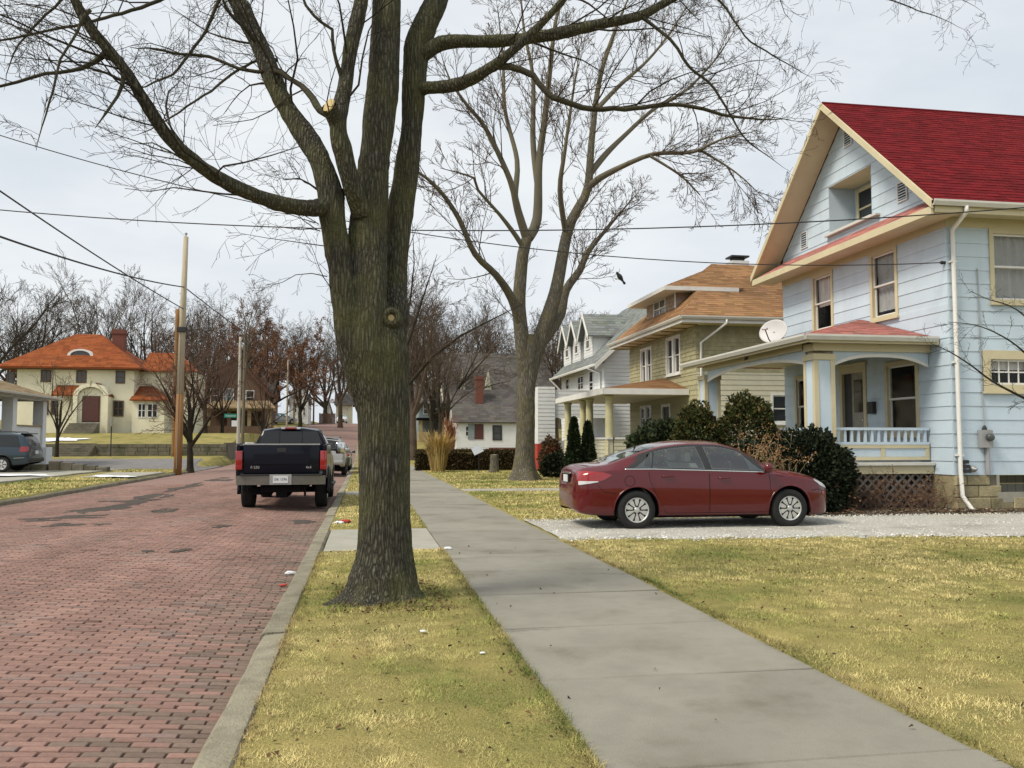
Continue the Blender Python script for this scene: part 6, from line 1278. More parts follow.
# ------------------------------------------------------------------ brown house with porch, far houses up the hill
bz = 1.9; bx0, bx1, byy = -17.2, -10.6, 96
br = gable_house('brown_house', 'dark brown house with gabled porch behind the small tree', bx0, bx1, byy, byy+9, T(-13, 96), 7.0, 10.6, 'y', 'brown_paint', 'rust_shingle', .5)
Wb = Wall((bx0, byy), (1, 0), (0, -1)); simple_window(br, Wb, 1.0, 1.9, 5.6, 7.2, 'white_paint', 'pane_grey'); simple_window(br, Wb, 2.3, 3.4, 5.4, 7.2, 'white_paint', 'teal_paint'); simple_window(br, Wb, 4.6, 5.5, 5.5, 7, 'white_paint', 'pane_dark')
zt = T(-13, 96); mb = MB(); mb.box(bx0+1.0, bx1+1.2, byy-3, byy-.05, 4.75, 5.0); mb.build('porch_beam', 'tan_paint', br); roof_plane(br, (bx0+.6, byy-3.4, 5.0), (bx1+1.5, byy-3.4, 5.0), (bx0+1.6, byy-.1, 5.9), (bx1+.5, byy-.1, 5.9), 'tan_shingle', 'porch_roof', .1, .5, .3)
for k in range(4): x = bx0+1.2+k*2.0; mb = MB(); mb.box(x, x+.35, byy-2.9, byy-2.55, zt, 4.74); mb.build('porch_column', 'tan_paint' if k != 1 else 'brown_paint', br)
mb = MB(); mb.box(bx0+1.0, bx1+1.2, byy-2.95, byy-2.5, zt-.2, zt+.9); mb.build('porch_wall', 'brown_paint', br)
def far_box(nm, label, u0, u1, Y, v0, v1, wall, roof, axis, pk, wins):
    x0, x1 = at_y(u0, 420, Y)[0], at_y(u1, 420, Y)[0]; z1 = at_y(u0, v0, Y)[2]; zg = T((x0+x1)/2, Y); h = gable_house(nm, label, x0, x1, Y, Y+8, zg, z1, z1+pk, axis, wall, roof, .4); W_ = Wall((x0, Y), (1, 0), (0, -1))
    for (a, b, c_, d_) in wins: simple_window(h, W_, at_y(a, 420, Y)[0]-x0, at_y(b, 420, Y)[0]-x0, at_y(a, d_, Y)[2], at_y(a, c_, Y)[2], 'white_paint', 'pane_dark', 0, .12)
    return h
far_box('far_house', 'pale house with dark windows up the street above the pickup cab', 289, 308, 142, 398, 420, 'white_siding', 'dark_shingle', 'y', 3.5, [(294, 297, 404, 413), (302.5, 305.5, 407, 416), (298.5, 301, 406, 414)])
far_box('far_house', 'dark brown far house with white framed windows beyond the sign pole', 236, 272, 128, 395, 425, 'brown_paint', 'dark_shingle', 'x', 4, [(244, 249, 402, 413), (251, 254, 402, 412), (255.5, 258.5, 402, 412), (268, 272, 400, 411)])
far_box('far_house', 'small pale gabled house at the top of the hill', 324, 331, 190, 410, 420, 'white_siding', 'dark_shingle', 'y', 2.4, [(326, 328, 412, 416)])
far_box('far_house', 'cream garage house behind the far parked car', 336, 352, 186, 404, 418, 'cream_lap', 'dark_shingle', 'x', 2.5, [(346, 348, 407, 412)])
fence = thing('wooden_fence', (-10, 150, T(-10, 150)), 'brown board fence at the top of the hill', 'fence')
for k in range(22): mb = MB(); x = at_y(319+k*.75, 420, 150)[0]; z = T(x, 150); mb.box(x, x+.115, 150, 150.05, z-.1, z+1.7+jit(.06)); mb.build('board', 'brown_paint', fence)
# ------------------------------------------------------------------ vehicles
def pchip(pts):
    x = np.array([p[0] for p in pts], float); y = np.array([p[1] for p in pts], float); h = np.diff(x); d = np.diff(y)/h; m = np.zeros_like(y)
    for i in range(1, len(x)-1):
        if d[i-1]*d[i] > 0: w1, w2 = 2*h[i]+h[i-1], h[i]+2*h[i-1]; m[i] = (w1+w2)/(w1/d[i-1]+w2/d[i])
    m[0], m[-1] = d[0], d[-1]
    def f(q):
        q = min(max(q, x[0]), x[-1]); i = min(len(x)-2, max(0, int(np.searchsorted(x, q))-1)); t = (q-x[i])/h[i]
        return (2*t**3-3*t*t+1)*y[i]+(t**3-2*t*t+t)*h[i]*m[i]+(-2*t**3+3*t*t)*y[i+1]+(t**3-t*t)*h[i]*m[i+1]
    return f
SUB = 7
class Car:
    def __init__(s, root, spec):
        s.r = root; s.S = spec
        for k in ('top', 'w', 'zb', 'belt', 'y4', 'z4'): setattr(s, k, pchip(spec[k]))
        s.cache = {}
    def section(s, x):
        k = round(x, 4)
        if k in s.cache: return s.cache[k]
        w, zb, bl, tp, y4, z4 = s.w(x), s.zb(x), s.belt(x), s.top(x), s.y4(x), s.z4(x); z4 = min(z4, tp-.008); bl = min(bl, z4-.01); y4 = min(y4, w*.97)
        mid = zb+(bl-zb)*.52
        C = [(w*.80, zb), (w*.955, zb+.05*(bl-zb)/.7), (w, mid), (w*.975, bl-.02*(bl-zb)), (y4, z4), (0, tp)]
        pts = []
        for i in range(5):
            p0 = C[i-1] if i > 0 else C[0]; p1, p2 = C[i], C[i+1]; p3 = C[i+2] if i < 4 else (-C[4][0], C[4][1])
            if i == 3: # keep glass area nearly straight, slightly bowed
                for q in range(SUB): t = q/SUB; b = math.sin(t*math.pi)*.022*min(1, (z4-bl)/.3); pts.append((p1[0]+(p2[0]-p1[0])*t+b, p1[1]+(p2[1]-p1[1])*t))
                continue
            if i == 2: p3 = (p2[0]-.02, p2[1]+.1)
            if i == 4: p0 = (p1[0]+.05, p1[1]-.05)
            for q in range(SUB):
                t = q/SUB; pts.append(tuple(.5*((2*p1[j])+(-p0[j]+p2[j])*t+(2*p0[j]-5*p1[j]+4*p2[j]-p3[j])*t*t+(-p0[j]+3*p1[j]-3*p2[j]+p3[j])*t**3) for j in (0, 1)))
        pts.append(C[5]); s.cache[k] = pts; return pts
    def y_at(s, x, z):
        p = s.section(x)[:4*SUB+1]; zz = [q[1] for q in p]; yy = [q[0] for q in p]; return float(np.interp(z, np.maximum.accumulate(zz), yy))
    def build_body(s, paint, n=170):
        S = s.S; x0, x1 = S['top'][0][0], S['top'][-1][0]; t = np.linspace(-1, 1, n); xs = [(x0+x1)/2+(x1-x0)/2*(.72*q+.28*math.sin(q*math.pi/2)) for q in t]
        K = 5*SUB+1; NR = 2*K-1; V = []
        for x in xs:
            p = s.section(x); row = [(x, y, z) for y, z in p]+[(x, -y, z) for y, z in reversed(p[:-1])]; V += row
        V = np.array(V); inside = np.zeros(len(V), bool); near = np.zeros(len(V), int)
        for ax in S['axles']:
            d = np.hypot(V[:, 0]-ax, V[:, 2]-S['R']); m = (d < S['Ra']) & (np.abs(V[:, 1]) > .4); inside |= m
            k = m & (d > 1e-6); near[k] = 0
        V0 = V.copy()
        for ax in S['axles']:
            d = np.hypot(V0[:, 0]-ax, V0[:, 2]-S['R']); m = (d < S['Ra']) & (np.abs(V0[:, 1]) > .4); f = S['Ra']/np.maximum(d, .02)
            V[m, 0] = ax+(V0[m, 0]-ax)*f[m]; V[m, 2] = S['R']+(V0[m, 2]-S['R'])*f[m]
        F = []
        for i in range(n-1):
            for k in range(NR-1):
                f = (i*NR+k, (i+1)*NR+k, (i+1)*NR+k+1, i*NR+k+1)
                if all(inside[q] for q in f): continue
                kk = k if k < K-1 else NR-2-k; xm = (xs[i]+xs[i+1])/2
                if any(r0 <= kk < r1 and xa <= xm <= xb for (r0, r1, xa, xb) in S.get('open', [])): continue
                F.append(f)
        F.append(tuple(range(NR-1, -1, -1))); F.append(tuple((n-1)*NR+k for k in range(NR)))
        me = np_mesh('body', V, [q for f in F for q in f], [len(f) for f in F], paint, True); b = bmesh.new(); b.from_mesh(me); bmesh.ops.recalc_face_normals(b, faces=b.faces[:]); b.to_mesh(me); b.free()
        body = add_obj('body', me, s.r); s.body = body; s.paint = paint
        mb = MB(); W = S['w'][len(S['w'])//2][1]
        for ax in S['axles']:
            for sg in (-1, 1):
                m_ = 20; V = []
                for yy in (W*.42, W*.965):
                    for k in range(m_+1): a = R(-12)+R(204)*k/m_; V.append((ax+S['Ra']*1.003*math.cos(a), sg*yy, S['R']+S['Ra']*1.003*math.sin(a)))
                mb.add(V, [(k, k+1, m_+2+k, m_+1+k) for k in range(m_)]+[tuple(range(m_+1))])
        mb.box(x0+.62, x1-.45, -W*.78, W*.78, S['zb'][len(S['zb'])//2][1]-.02, S['zb'][len(S['zb'])//2][1]+.12); mb.build('underbody', 'under', s.r)
        for ax in S['axles']:
            for sg in (-1, 1):
                mb = MB(); pts = []
                for k in range(25):
                    a = R(-4)+R(188)*k/24; x, z = ax+(S['Ra']+.004)*math.cos(a), S['R']+(S['Ra']+.004)*math.sin(a); pts.append((x, sg*(s.y_at(x, max(z, s.zb(x)+.01))-.002), z))
                mb.tube(pts, S.get('lip', .014), 6); mb.build('arch_lip', S.get('lipmat', paint), s.r, True)
        return body
    def side(s, nm, m, parent, sg, xb0, xb1, xt0, xt1, zlo, zhi, off, nx=26, nz=7):
        mb = MB(); V = []
        for j in range(nz+1):
            t = j/nz
            for i in range(nx+1):
                q = i/nx; x = (xb0+(xb1-xb0)*q)*(1-t)+(xt0+(xt1-xt0)*q)*t; a, b = zlo(x), zhi(x); z = a+(max(b, a+.002)-a)*t; V.append((x, sg*(s.y_at(x, z)+off), z))
        n = nx+1; F = [(j*n+i, j*n+i+1, (j+1)*n+i+1, (j+1)*n+i) for j in range(nz) for i in range(nx)]
        if sg > 0: F = [f[::-1] for f in F]
        mb.add(V, F); return mb.build(nm, m, parent, True)
    def topglass(s, nm, m, parent, xa, xb, curve, off=.006, inset=.90, nx=14, ny=16, ca=None):
        mb = MB(); V = []
        for j in range(ny+1):
            r = -inset+2*inset*j/ny
            for i in range(nx+1):
                t = i/nx; x = xa+(ca if ca is not None else 0)*r*r+(xb+curve*r*r-xa-(ca if ca is not None else 0)*r*r)*t; p = s.section(x)[4*SUB:]; ys_ = [q[0] for q in p][::-1]; zs_ = [q[1] for q in p][::-1]; y = abs(r)*p[0][0]; z = float(np.interp(y, ys_, zs_)); V.append((x, math.copysign(y, r), z+off))
        n = nx+1; mb.add(V, [(j*n+i, j*n+i+1, (j+1)*n+i+1, (j+1)*n+i) for j in range(ny) for i in range(nx)]); return mb.build(nm, m, parent, True, recalc=False)
    def seam(s, pts, sg, parent, nm='seam', r=.0045, m='under', off=-.001):
        P = []
        for (a, b) in zip(pts[:-1], pts[1:]):
            k = max(2, int(math.hypot(b[0]-a[0], b[1]-a[1])/.05))
            for i in range(k): t = i/k; P.append((a[0]+(b[0]-a[0])*t, a[1]+(b[1]-a[1])*t))
        P.append(pts[-1]); mb = MB(); mb.tube([(x, sg*(s.y_at(x, z)+off), z) for x, z in P], r, 5); return mb.build(nm, m, parent, True)
def wheel(root, x, y, Rw, wd, sg, petals=10, rimfrac=.64, style='cover'):
    c = (x, y, Rw); ax = (0, sg, 0); h = wd/2; mb = MB(); rf = rimfrac
    mb.lathe(c, ax, [(Rw*rf*.96, -h*.7), (Rw*rf, -h*.95), (Rw*.80, -h), (Rw*.94, -h*.92), (Rw*.985, -h*.75), (Rw, -h*.5), (Rw, h*.5), (Rw*.985, h*.75), (Rw*.94, h*.92), (Rw*.80, h), (Rw*rf, h*.95), (Rw*rf*.96, h*.7)], 36)
    w = mb.build('wheel', 'tyre', root, True)
    mb = MB(); mb.lathe(c, ax, [(Rw*rf*.95, h*.45), (Rw*rf*.95, h*.5), (.02, h*.52)], 28); mb.build('rim_back', 'rim_dark', w)
    mb = MB(); rr = Rw*rf; n = 36; V = []
    for (q, hh) in ((1.0, .72), (1.01, .93), (.955, .95), (.90, .80)):
        for k in range(n): a = 6.2832*k/n; V.append((x+rr*q*math.cos(a), y+sg*h*hh, Rw+rr*q*math.sin(a)))
    mb.add(V, [(q*n+k, q*n+(k+1) % n, (q+1)*n+(k+1) % n, (q+1)*n+k) for q in range(3) for k in range(n)])
    mb.build('rim', 'rim_silver' if style != 'dark' else 'rim_dark', w, True, recalc=True)
    if style != 'dark':
        mb = MB()
        for k in range(petals):
            a = 6.2832*(k+.5)/petals; d = 3.14159/petals
            pr = [(.13, .55), (.35, .60), (.70, .78), (.94, .60)]; L = []; Rr = []; Lb = []; Rb = []
            for q, wf in pr:
                hh = y+sg*h*(.86-.18*(q-.4)**2); hb = y+sg*h*.5
                for lst, sgn, yy in ((L, -1, hh), (Rr, 1, hh), (Lb, -1, hb), (Rb, 1, hb)): b = a+sgn*d*wf; lst.append((x+rr*q*math.cos(b), yy, Rw+rr*q*math.sin(b)))
            o = len(pr); V = L+Rr+Lb+Rb; F = []
            for i in range(o-1): F += [(i, i+1, o+i+1, o+i), (i, 2*o+i, 2*o+i+1, i+1), (o+i, o+i+1, 3*o+i+1, 3*o+i)]
            F.append((o-1, 2*o-1, 4*o-1, 3*o-1)); mb.add(V, F)
        mb.build('spokes', 'rim_silver', w, recalc=True); mb = MB(); mb.lathe((x, y, Rw), ax, [(rr*.24, h*.5), (rr*.24, h*.86), (rr*.18, h*.92), (.004, h*.94)], 20); mb.build('hub_cap', 'rim_silver', w, True)
        mb = MB()
        for k in range(5): a = 6.2832*(k+.25)/5; q = rr*.30; mb.lathe((x+q*math.cos(a), y, Rw+q*math.sin(a)), ax, [(.014, h*.80), (.014, h*.905), (.004, h*.91)], 8)
        mb.build('lug_recess', 'rim_dark', w)
    return w
SEDAN = dict(open=[(3*SUB+1, 4*SUB-1, -1.20, .74), (4*SUB+1, 5*SUB+1, .60, .98), (4*SUB+1, 5*SUB+1, -1.48, -.98)], R=.322, Ra=.385, axles=(-1.30, 1.40),
    top=[(-2.30, .70), (-2.285, .80), (-2.25, .98), (-2.20, 1.045), (-2.05, 1.075), (-1.80, 1.095), (-1.62, 1.13), (-1.2, 1.30), (-.75, 1.425), (-.25, 1.475), (.1, 1.475), (.45, 1.435), (.75, 1.335), (1.05, 1.17), (1.3, 1.03), (1.45, .995), (1.8, .93), (2.05, .855), (2.2, .775), (2.27, .68), (2.30, .52)],
    w=[(-2.30, .50), (-2.27, .66), (-2.2, .765), (-2.05, .835), (-1.7, .875), (-1.2, .893), (0, .893), (1.2, .893), (1.6, .88), (1.9, .835), (2.1, .74), (2.22, .6), (2.30, .34)],
    zb=[(-2.30, .33), (-2.22, .27), (-2.0, .235), (-1.7, .22), (1.7, .20), (2.1, .20), (2.25, .26), (2.30, .36)],
    belt=[(-2.30, .62), (-2.25, .86), (-2.15, .93), (-1.9, .965), (-1.5, .985), (-.9, .985), (0, .955), (.9, .925), (1.2, .905), (1.6, .86), (2.0, .765), (2.2, .66), (2.30, .47)],
    y4=[(-2.30, .38), (-2.2, .62), (-1.9, .70), (-1.6, .705), (-1.2, .655), (-.7, .60), (0, .585), (.5, .60), (.9, .68), (1.15, .755), (1.5, .74), (1.9, .66), (2.2, .45), (2.30, .22)],
    z4=[(-2.30, .67), (-2.25, .94), (-2.15, 1.0), (-1.95, 1.035), (-1.75, 1.065), (-1.5, 1.15), (-1.1, 1.285), (-.7, 1.375), (-.2, 1.415), (.15, 1.41), (.5, 1.345), (.8, 1.20), (1.05, 1.035), (1.2, .965), (1.5, .93), (1.9, .845), (2.2, .71), (2.30, .50)])
def make_sedan(nm, loc, rz, paint, label, sc=1.0, detail=True, group=None):
    root = thing(nm, loc, label, 'car', group, local=True, rz=rz); root.scale = (sc,)*3; c = Car(root, SEDAN); c.build_body(paint)
    for sg in (-1, 1):
        for ax in SEDAN['axles']: wheel(root, ax, sg*.782, .322, .205, sg)
        zl, zh = (lambda x: c.belt(x)+.012), (lambda x: c.z4(x)-.022)
        c.side('window_surround', 'black_plastic', root, sg, -1.52, -1.19, -1.16, -1.05, zl, zh, .002, 14, 6); c.side('window_surround', 'black_plastic', root, sg, .70, 1.10, .64, .80, zl, zh, .002, 14, 6); c.side('pillar', 'black_plastic', root, sg, -.12, .04, -.21, -.04, zl, zh, .002, 6, 6); c.side('pillar', 'black_plastic', root, sg, -1.055, -1.015, -1.0, -.94, zl, zh, .002, 4, 6)
        c.side('window_surround', 'black_plastic', root, sg, -1.35, .95, -1.2, .85, lambda x: c.z4(x)-.062, lambda x: c.z4(x)-.018, .003, 60, 2); c.side('window_surround', 'black_plastic', root, sg, -1.45, 1.05, -1.45, 1.05, lambda x: c.belt(x)+.010, lambda x: c.belt(x)+.045, .003, 60, 2)
        zl2, zh2 = (lambda x: c.belt(x)+.030), (lambda x: c.z4(x)-.050)
        c.side('side_window', 'car_glass', root, sg, .02, .96, -.06, .62, zl2, zh2, .006, 26, 6)
        c.side('side_window', 'car_glass', root, sg, -1.02, -.10, -.94, -.19, zl2, zh2, .006, 26, 6)
        c.side('quarter_window', 'car_glass', root, sg, -1.33, -1.05, -1.0, -.97, zl2, zh2, .006, 14, 6)
        c.seam([(-1.50, c.belt(-1.5)+.008), (-1.0, c.belt(-1)+.008), (0, c.belt(0)+.008), (1.0, c.belt(1.0)+.012)], sg, root, 'belt_moulding', .011, 'chrome', .002)
        df = c.side('door', paint, root, sg, -.03, 1.02, -.03, .98, lambda x: .27, lambda x: c.belt(x)-.005, .003, 30, 12)
        dr = c.side('door', paint, root, sg, -.92, -.05, -1.08, -.05, lambda x: .27+max(0, -(x+.78))*1.2, lambda x: c.belt(x)-.005, .003, 30, 12)
        c.seam([(1.03, c.belt(1.03)), (1.05, .6), (1.02, .265), (-.04, .265), (-.04, c.belt(0))], sg, df); c.seam([(-.04, .265), (-.78, .265), (-.92, .45), (-1.07, .8), (-1.10, c.belt(-1.1))], sg, dr)
        for (x, d) in ((.12, df), (-.86, dr)):
            z = c.belt(x)-.115; mb = MB(); y = c.y_at(x, z); mb.tube([(x, sg*(y+.0), z), (x+.02, sg*(y+.03), z+.004), (x+.17, sg*(y+.032), z+.008), (x+.20, sg*(y+.0), z+.008)], [.012, .014, .014, .010], 8); mb.build('handle', paint, d, True)
        mb = MB(); mb.lathe((.96, sg*1.0, c.belt(.96)+.09), (1, .15*sg, 0), [(.02, -.075), (.075, -.055), (.088, -.01), (.07, .05), (.03, .085)], 16); mi_ = mb.build('mirror', 'black_plastic' if False else paint, root, True); mi_.scale = (1, 1, 1); mb = MB(); mb.tube([(.96, sg*.93, c.belt(.96)+.06), (.98, sg*.84, c.belt(.98)+.02)], .03, 8); mb.build('stalk', 'black_plastic', mi_)
        zt = lambda x: np.interp(x, [-2.29, -2.15, -1.85, -1.72], [.96, .965, .945, .90]); zb_ = lambda x: np.interp(x, [-2.29, -2.1, -1.85, -1.72], [.78, .75, .82, .895])
        c.side('tail_light', 'tail_red', root, sg, -2.275, -1.73, -2.235, -1.73, lambda x: max(zb_(x), c.zb(x)), lambda x: min(zt(x), c.z4(x)-.004), .008, 24, 6)
        c.side('reverse_lamp', 'lamp_clear', root, sg, -2.25, -1.95, -2.25, -1.95, lambda x: np.interp(x, [-2.25, -1.95], [.735, .785]), lambda x: np.interp(x, [-2.25, -1.95], [.80, .80]), .010, 12, 3)
        c.side('headlight', 'lamp_clear', root, sg, 1.86, 2.22, 1.93, 2.20, lambda x: np.interp(x, [1.86, 2.0, 2.22], [.80, .70, .62]), lambda x: min(c.belt(x)+.03, c.z4(x)-.006), .007, 18, 5)
        c.side('side_marker', 'tail_red', root, sg, 2.04, 2.10, 2.04, 2.10, lambda x: .55, lambda x: .60, .008, 4, 2)
        c.seam([(1.14, c.belt(1.14)-.02), (1.30, c.belt(1.3)-.04)], sg, root, 'seam'); c.seam([(-1.95, .73), (-1.86, .62), (-1.66, .60)], sg, root, 'bumper_seam'); c.seam([(1.80, .62), (1.95, .64), (2.1, .60)], sg, root, 'bumper_seam')
        mb = MB(); y0 = 0; fc = (-1.42, .80); c.seam([(fc[0]+.085*math.cos(6.2832*k/20), fc[1]+.085*math.sin(6.2832*k/20)) for k in range(21)], sg, root, 'fuel_cap' if sg < 0 else 'seam', .004)
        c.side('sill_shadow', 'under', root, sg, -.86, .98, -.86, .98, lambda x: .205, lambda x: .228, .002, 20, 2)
    # cabin: floor, seats, dash, wheel
    mb = MB(); mb.box(-1.7, 1.35, -.72, .72, .30, .42); mb.box(1.0, 1.32, -.72, .72, .42, .90); mb.box(-1.75, -1.45, -.66, .66, .42, .98); mb.build('cabin_floor', 'under', root)
    for (x, y, w_) in ((.05, -.36, .25), (.05, .36, .25), (-.95, -.32, .3), (-.95, .32, .3)):
        mb = MB(); mb.bbox(x-.12, x+.42, y-w_, y+w_, .42, .62, .06); mb.hexa([(x-.14, y-w_, .58), (x+.06, y-w_, .58), (x+.06, y+w_, .58), (x-.14, y+w_, .58)], [(x-.32, y-w_*.8, 1.08), (x-.20, y-w_*.8, 1.08), (x-.20, y+w_*.8, 1.08), (x-.32, y+w_*.8, 1.08)]); mb.bbox(x-.36, x-.25, y-.12, y+.12, 1.10, 1.27, .04); mb.build('seat', 'seat_grey', root)
    mb = MB(); mb.tube([(.80+.04*math.sin(6.2832*k/20), .36+.18*math.cos(6.2832*k/20), .90+.18*math.sin(6.2832*k/20)) for k in range(21)], .016, 6); mb.build('steering_wheel', 'black_plastic', root)
    c.topglass('windscreen', 'car_glass', root, .52, 1.27, -.17, .006, .93, ca=-.06); c.topglass('rear_window', 'car_glass', root, -1.70, -.85, .0, .006, .90, ca=.14)
    mb = MB(); mb.box(-2.295, -2.28, -.27, .27, .76, .90); p = mb.build('plate_recess', 'under', root); mb = MB(); mb.box(-2.306, -2.296, -.15, .15, .765, .885); mb.build('number_plate', 'plate', p); mb = MB(); mb.bbox(-2.305, -2.27, -.3, .3, .905, .935, .008); mb.build('trunk_chrome', 'chrome', root)
    mb = MB(); mb.tube([(-1.05, 0, c.top(-1.05)), (-1.12, 0, c.top(-1.12)+.09)], [.02, .006], 6); mb.build('antenna', 'black_plastic', root)
    mb = MB(); mb.bbox(2.24, 2.325, -.40, .40, .42, .60, .02); mb.build('grille', 'black_plastic', root); mb = MB(); mb.bbox(2.28, 2.332, -.34, .34, .61, .63, .006); mb.build('grille_bar', 'chrome', root)
    return root
sedan = make_sedan('red_sedan', (5.87, 15.12, .022), 0, 'red_car_paint', 'dark red four door sedan parked on the gravel driveway', 1.025)
# ------------------------------------------------------------------ tall wagons
VAN = dict(R=.335, Ra=.41, axles=(-1.42, 1.55), lipmat='black_plastic', lip=.022,
    top=[(-2.50, .62), (-2.48, .92), (-2.42, 1.15), (-2.25, 1.55), (-2.1, 1.68), (-1.9, 1.715), (-1, 1.755), (.3, 1.735), (.8, 1.65), (1.3, 1.36), (1.72, 1.10), (2.1, 1.0), (2.4, .82), (2.48, .68), (2.50, .5)],
    w=[(-2.50, .72), (-2.45, .86), (-2.2, .93), (-1, .97), (1.2, .97), (1.9, .93), (2.3, .78), (2.50, .45)], zb=[(-2.50, .42), (-2.3, .34), (-1.8, .28), (1.9, .24), (2.3, .26), (2.50, .36)],
    belt=[(-2.50, .56), (-2.46, .90), (-2.3, 1.03), (-1, 1.06), (.5, 1.02), (1.4, .98), (2.0, .88), (2.4, .72), (2.50, .45)], y4=[(-2.50, .55), (-2.3, .70), (-2, .74), (-1, .745), (.5, .72), (1.0, .74), (1.5, .83), (2.0, .76), (2.50, .3)],
    z4=[(-2.50, .60), (-2.45, 1.0), (-2.3, 1.40), (-2.15, 1.58), (-1.9, 1.64), (-1, 1.68), (.3, 1.66), (.8, 1.56), (1.3, 1.22), (1.6, 1.03), (2.0, .94), (2.4, .76), (2.50, .48)])
SUV = dict(VAN, R=.37, Ra=.44,
    top=[(-2.40, .80), (-2.385, 1.08), (-2.33, 1.35), (-2.25, 1.66), (-2.1, 1.74), (-1, 1.78), (.2, 1.76), (.6, 1.68), (1.1, 1.34), (1.35, 1.20), (2.0, 1.12), (2.3, .98), (2.38, .8), (2.40, .6)],
    w=[(-2.40, .78), (-2.36, .86), (-2.2, .91), (-1, .94), (1.2, .94), (1.9, .90), (2.25, .78), (2.40, .5)], zb=[(-2.40, .52), (-2.3, .44), (-1.8, .38), (1.9, .34), (2.2, .36), (2.40, .45)],
    belt=[(-2.40, .70), (-2.37, 1.02), (-2.25, 1.10), (-1, 1.10), (.5, 1.08), (1.2, 1.06), (2.0, .98), (2.3, .80), (2.40, .56)], y4=[(-2.40, .60), (-2.3, .68), (-2, .71), (-1, .71), (.5, .70), (1.0, .76), (1.5, .80), (2.0, .74), (2.40, .35)],
    z4=[(-2.40, .78), (-2.37, 1.10), (-2.25, 1.55), (-2.1, 1.66), (-1, 1.70), (.2, 1.69), (.6, 1.58), (1.1, 1.22), (1.35, 1.12), (2.0, 1.04), (2.3, .90), (2.40, .6)])
def make_wagon(nm, S, loc, rz, paint, label, van):
    root = thing(nm, loc, label, 'minivan' if van else 'suv', local=True, rz=rz); c = Car(root, S); c.build_body(paint, 120)
    for sg in (-1, 1):
        for ax in S['axles']: wheel(root, ax, sg*.84, S['R'], .22, sg, 6)
        zl, zh = (lambda x: c.belt(x)+.03), (lambda x: c.z4(x)-.05); e = .0 if van else .03
        c.side('side_window', 'pane_dark', root, sg, -2.16+e, -.95, -1.98, -.98, zl, zh, .005); c.side('side_window', 'pane_dark', root, sg, -.87, .18, -.9, .14, zl, zh, .005); c.side('side_window', 'pane_dark', root, sg, .26, 1.32 if van else 1.0, .22, .66 if van else .5, zl, zh, .005)
        lo, hi = (.88, 1.10) if van else (.98, 1.38)
        xr = S['top'][0][0]; c.side('tail_light', 'tail_red', root, sg, xr+.03, xr+.38 if van else xr+.2, xr+.08, xr+.36 if van else xr+.17, lambda x: lo, lambda x: min(hi, c.z4(x)-.01), .01, 10, 5)
        c.seam([(-.9, c.belt(-.9)), (-.92, .45)], sg, root); c.seam([(.22, c.belt(.2)), (.2, .42)], sg, root); c.seam([(-2.3, .62), (-1.9, .60)], sg, root, 'moulding', .012, 'grey_metal'); c.seam([(-.95, .62), (1.05, .60)], sg, root, 'moulding', .015, 'grey_metal')
        mb = MB(); mb.tube([(-1.9, sg*.66, c.top(-1.9)+.005), (-1.8, sg*.66, c.top(-1.8)+.03), (.2, sg*.64, c.top(.2)+.03), (.3, sg*.64, c.top(.3)-.01)], .016, 6); mb.build('roof_rail', 'black_plastic', root)
        mb = MB(); mb.bbox(1.05, 1.2, sg*.98-.1, sg*.98+.1, 1.05, 1.25, .04); mb.build('mirror', paint, root, True)
    xr = S['top'][0][0]; c.topglass('rear_window', 'pane_dark', root, xr+.065 if van else xr+.03, xr+.29 if van else xr+.15, 0, .008, .93); c.topglass('windscreen', 'car_glass', root, .85 if van else .62, 1.65 if van else 1.25, -.15, .006, .92, ca=-.05)
    mb = MB(); mb.bbox(xr-.04, xr+.2, -.84, .84, S['zb'][0][1]+.02, S['zb'][0][1]+.20, .04); mb.build('rear_bumper', paint if not van else 'black_plastic', root, True); mb = MB(); mb.box(xr-.012, xr+.02, -.16, .16, .78, .92); mb.build('number_plate', 'plate', root)
    mb = MB(); mb.bbox(xr+.18, xr+.48, -.6, .6, c.top(xr+.34)-.0, c.top(xr+.34)+.05, .015); mb.build('spoiler', paint, root)
    return root
make_wagon('teal_minivan', VAN, (-16.82, 41.6, T(-16.8, 41.6)+.03), math.pi, 'teal_car_paint', 'teal green minivan parked in the driveway across the street', True)
make_wagon('silver_suv', SUV, (-1.80, 42.9, roadz(-1.8, 42)), math.pi/2, 'silver_paint', 'silver sport utility vehicle parked at the kerb ahead of the pickup', False)
make_sedan('teal_sedan', (-1.62, 50.2, roadz(-1.6, 50)), math.pi/2, 'teal_car_paint', 'dark teal car parked ahead of the silver utility vehicle', 1.0)
x = at_y(342, 424, 160)[0]; make_sedan('white_car', (x, 160, roadz(x, 160) if -9 < x else T(x, 160)), -math.pi/2, 'white_car_paint', 'white car parked facing down the hill at the far end', 1.05)
x = at_y(280, 420, 134)[0]; make_sedan('white_car', (x, 134, T(x, 134)), .4, 'white_car_paint', 'white car parked beside the far pale house', 1.1)
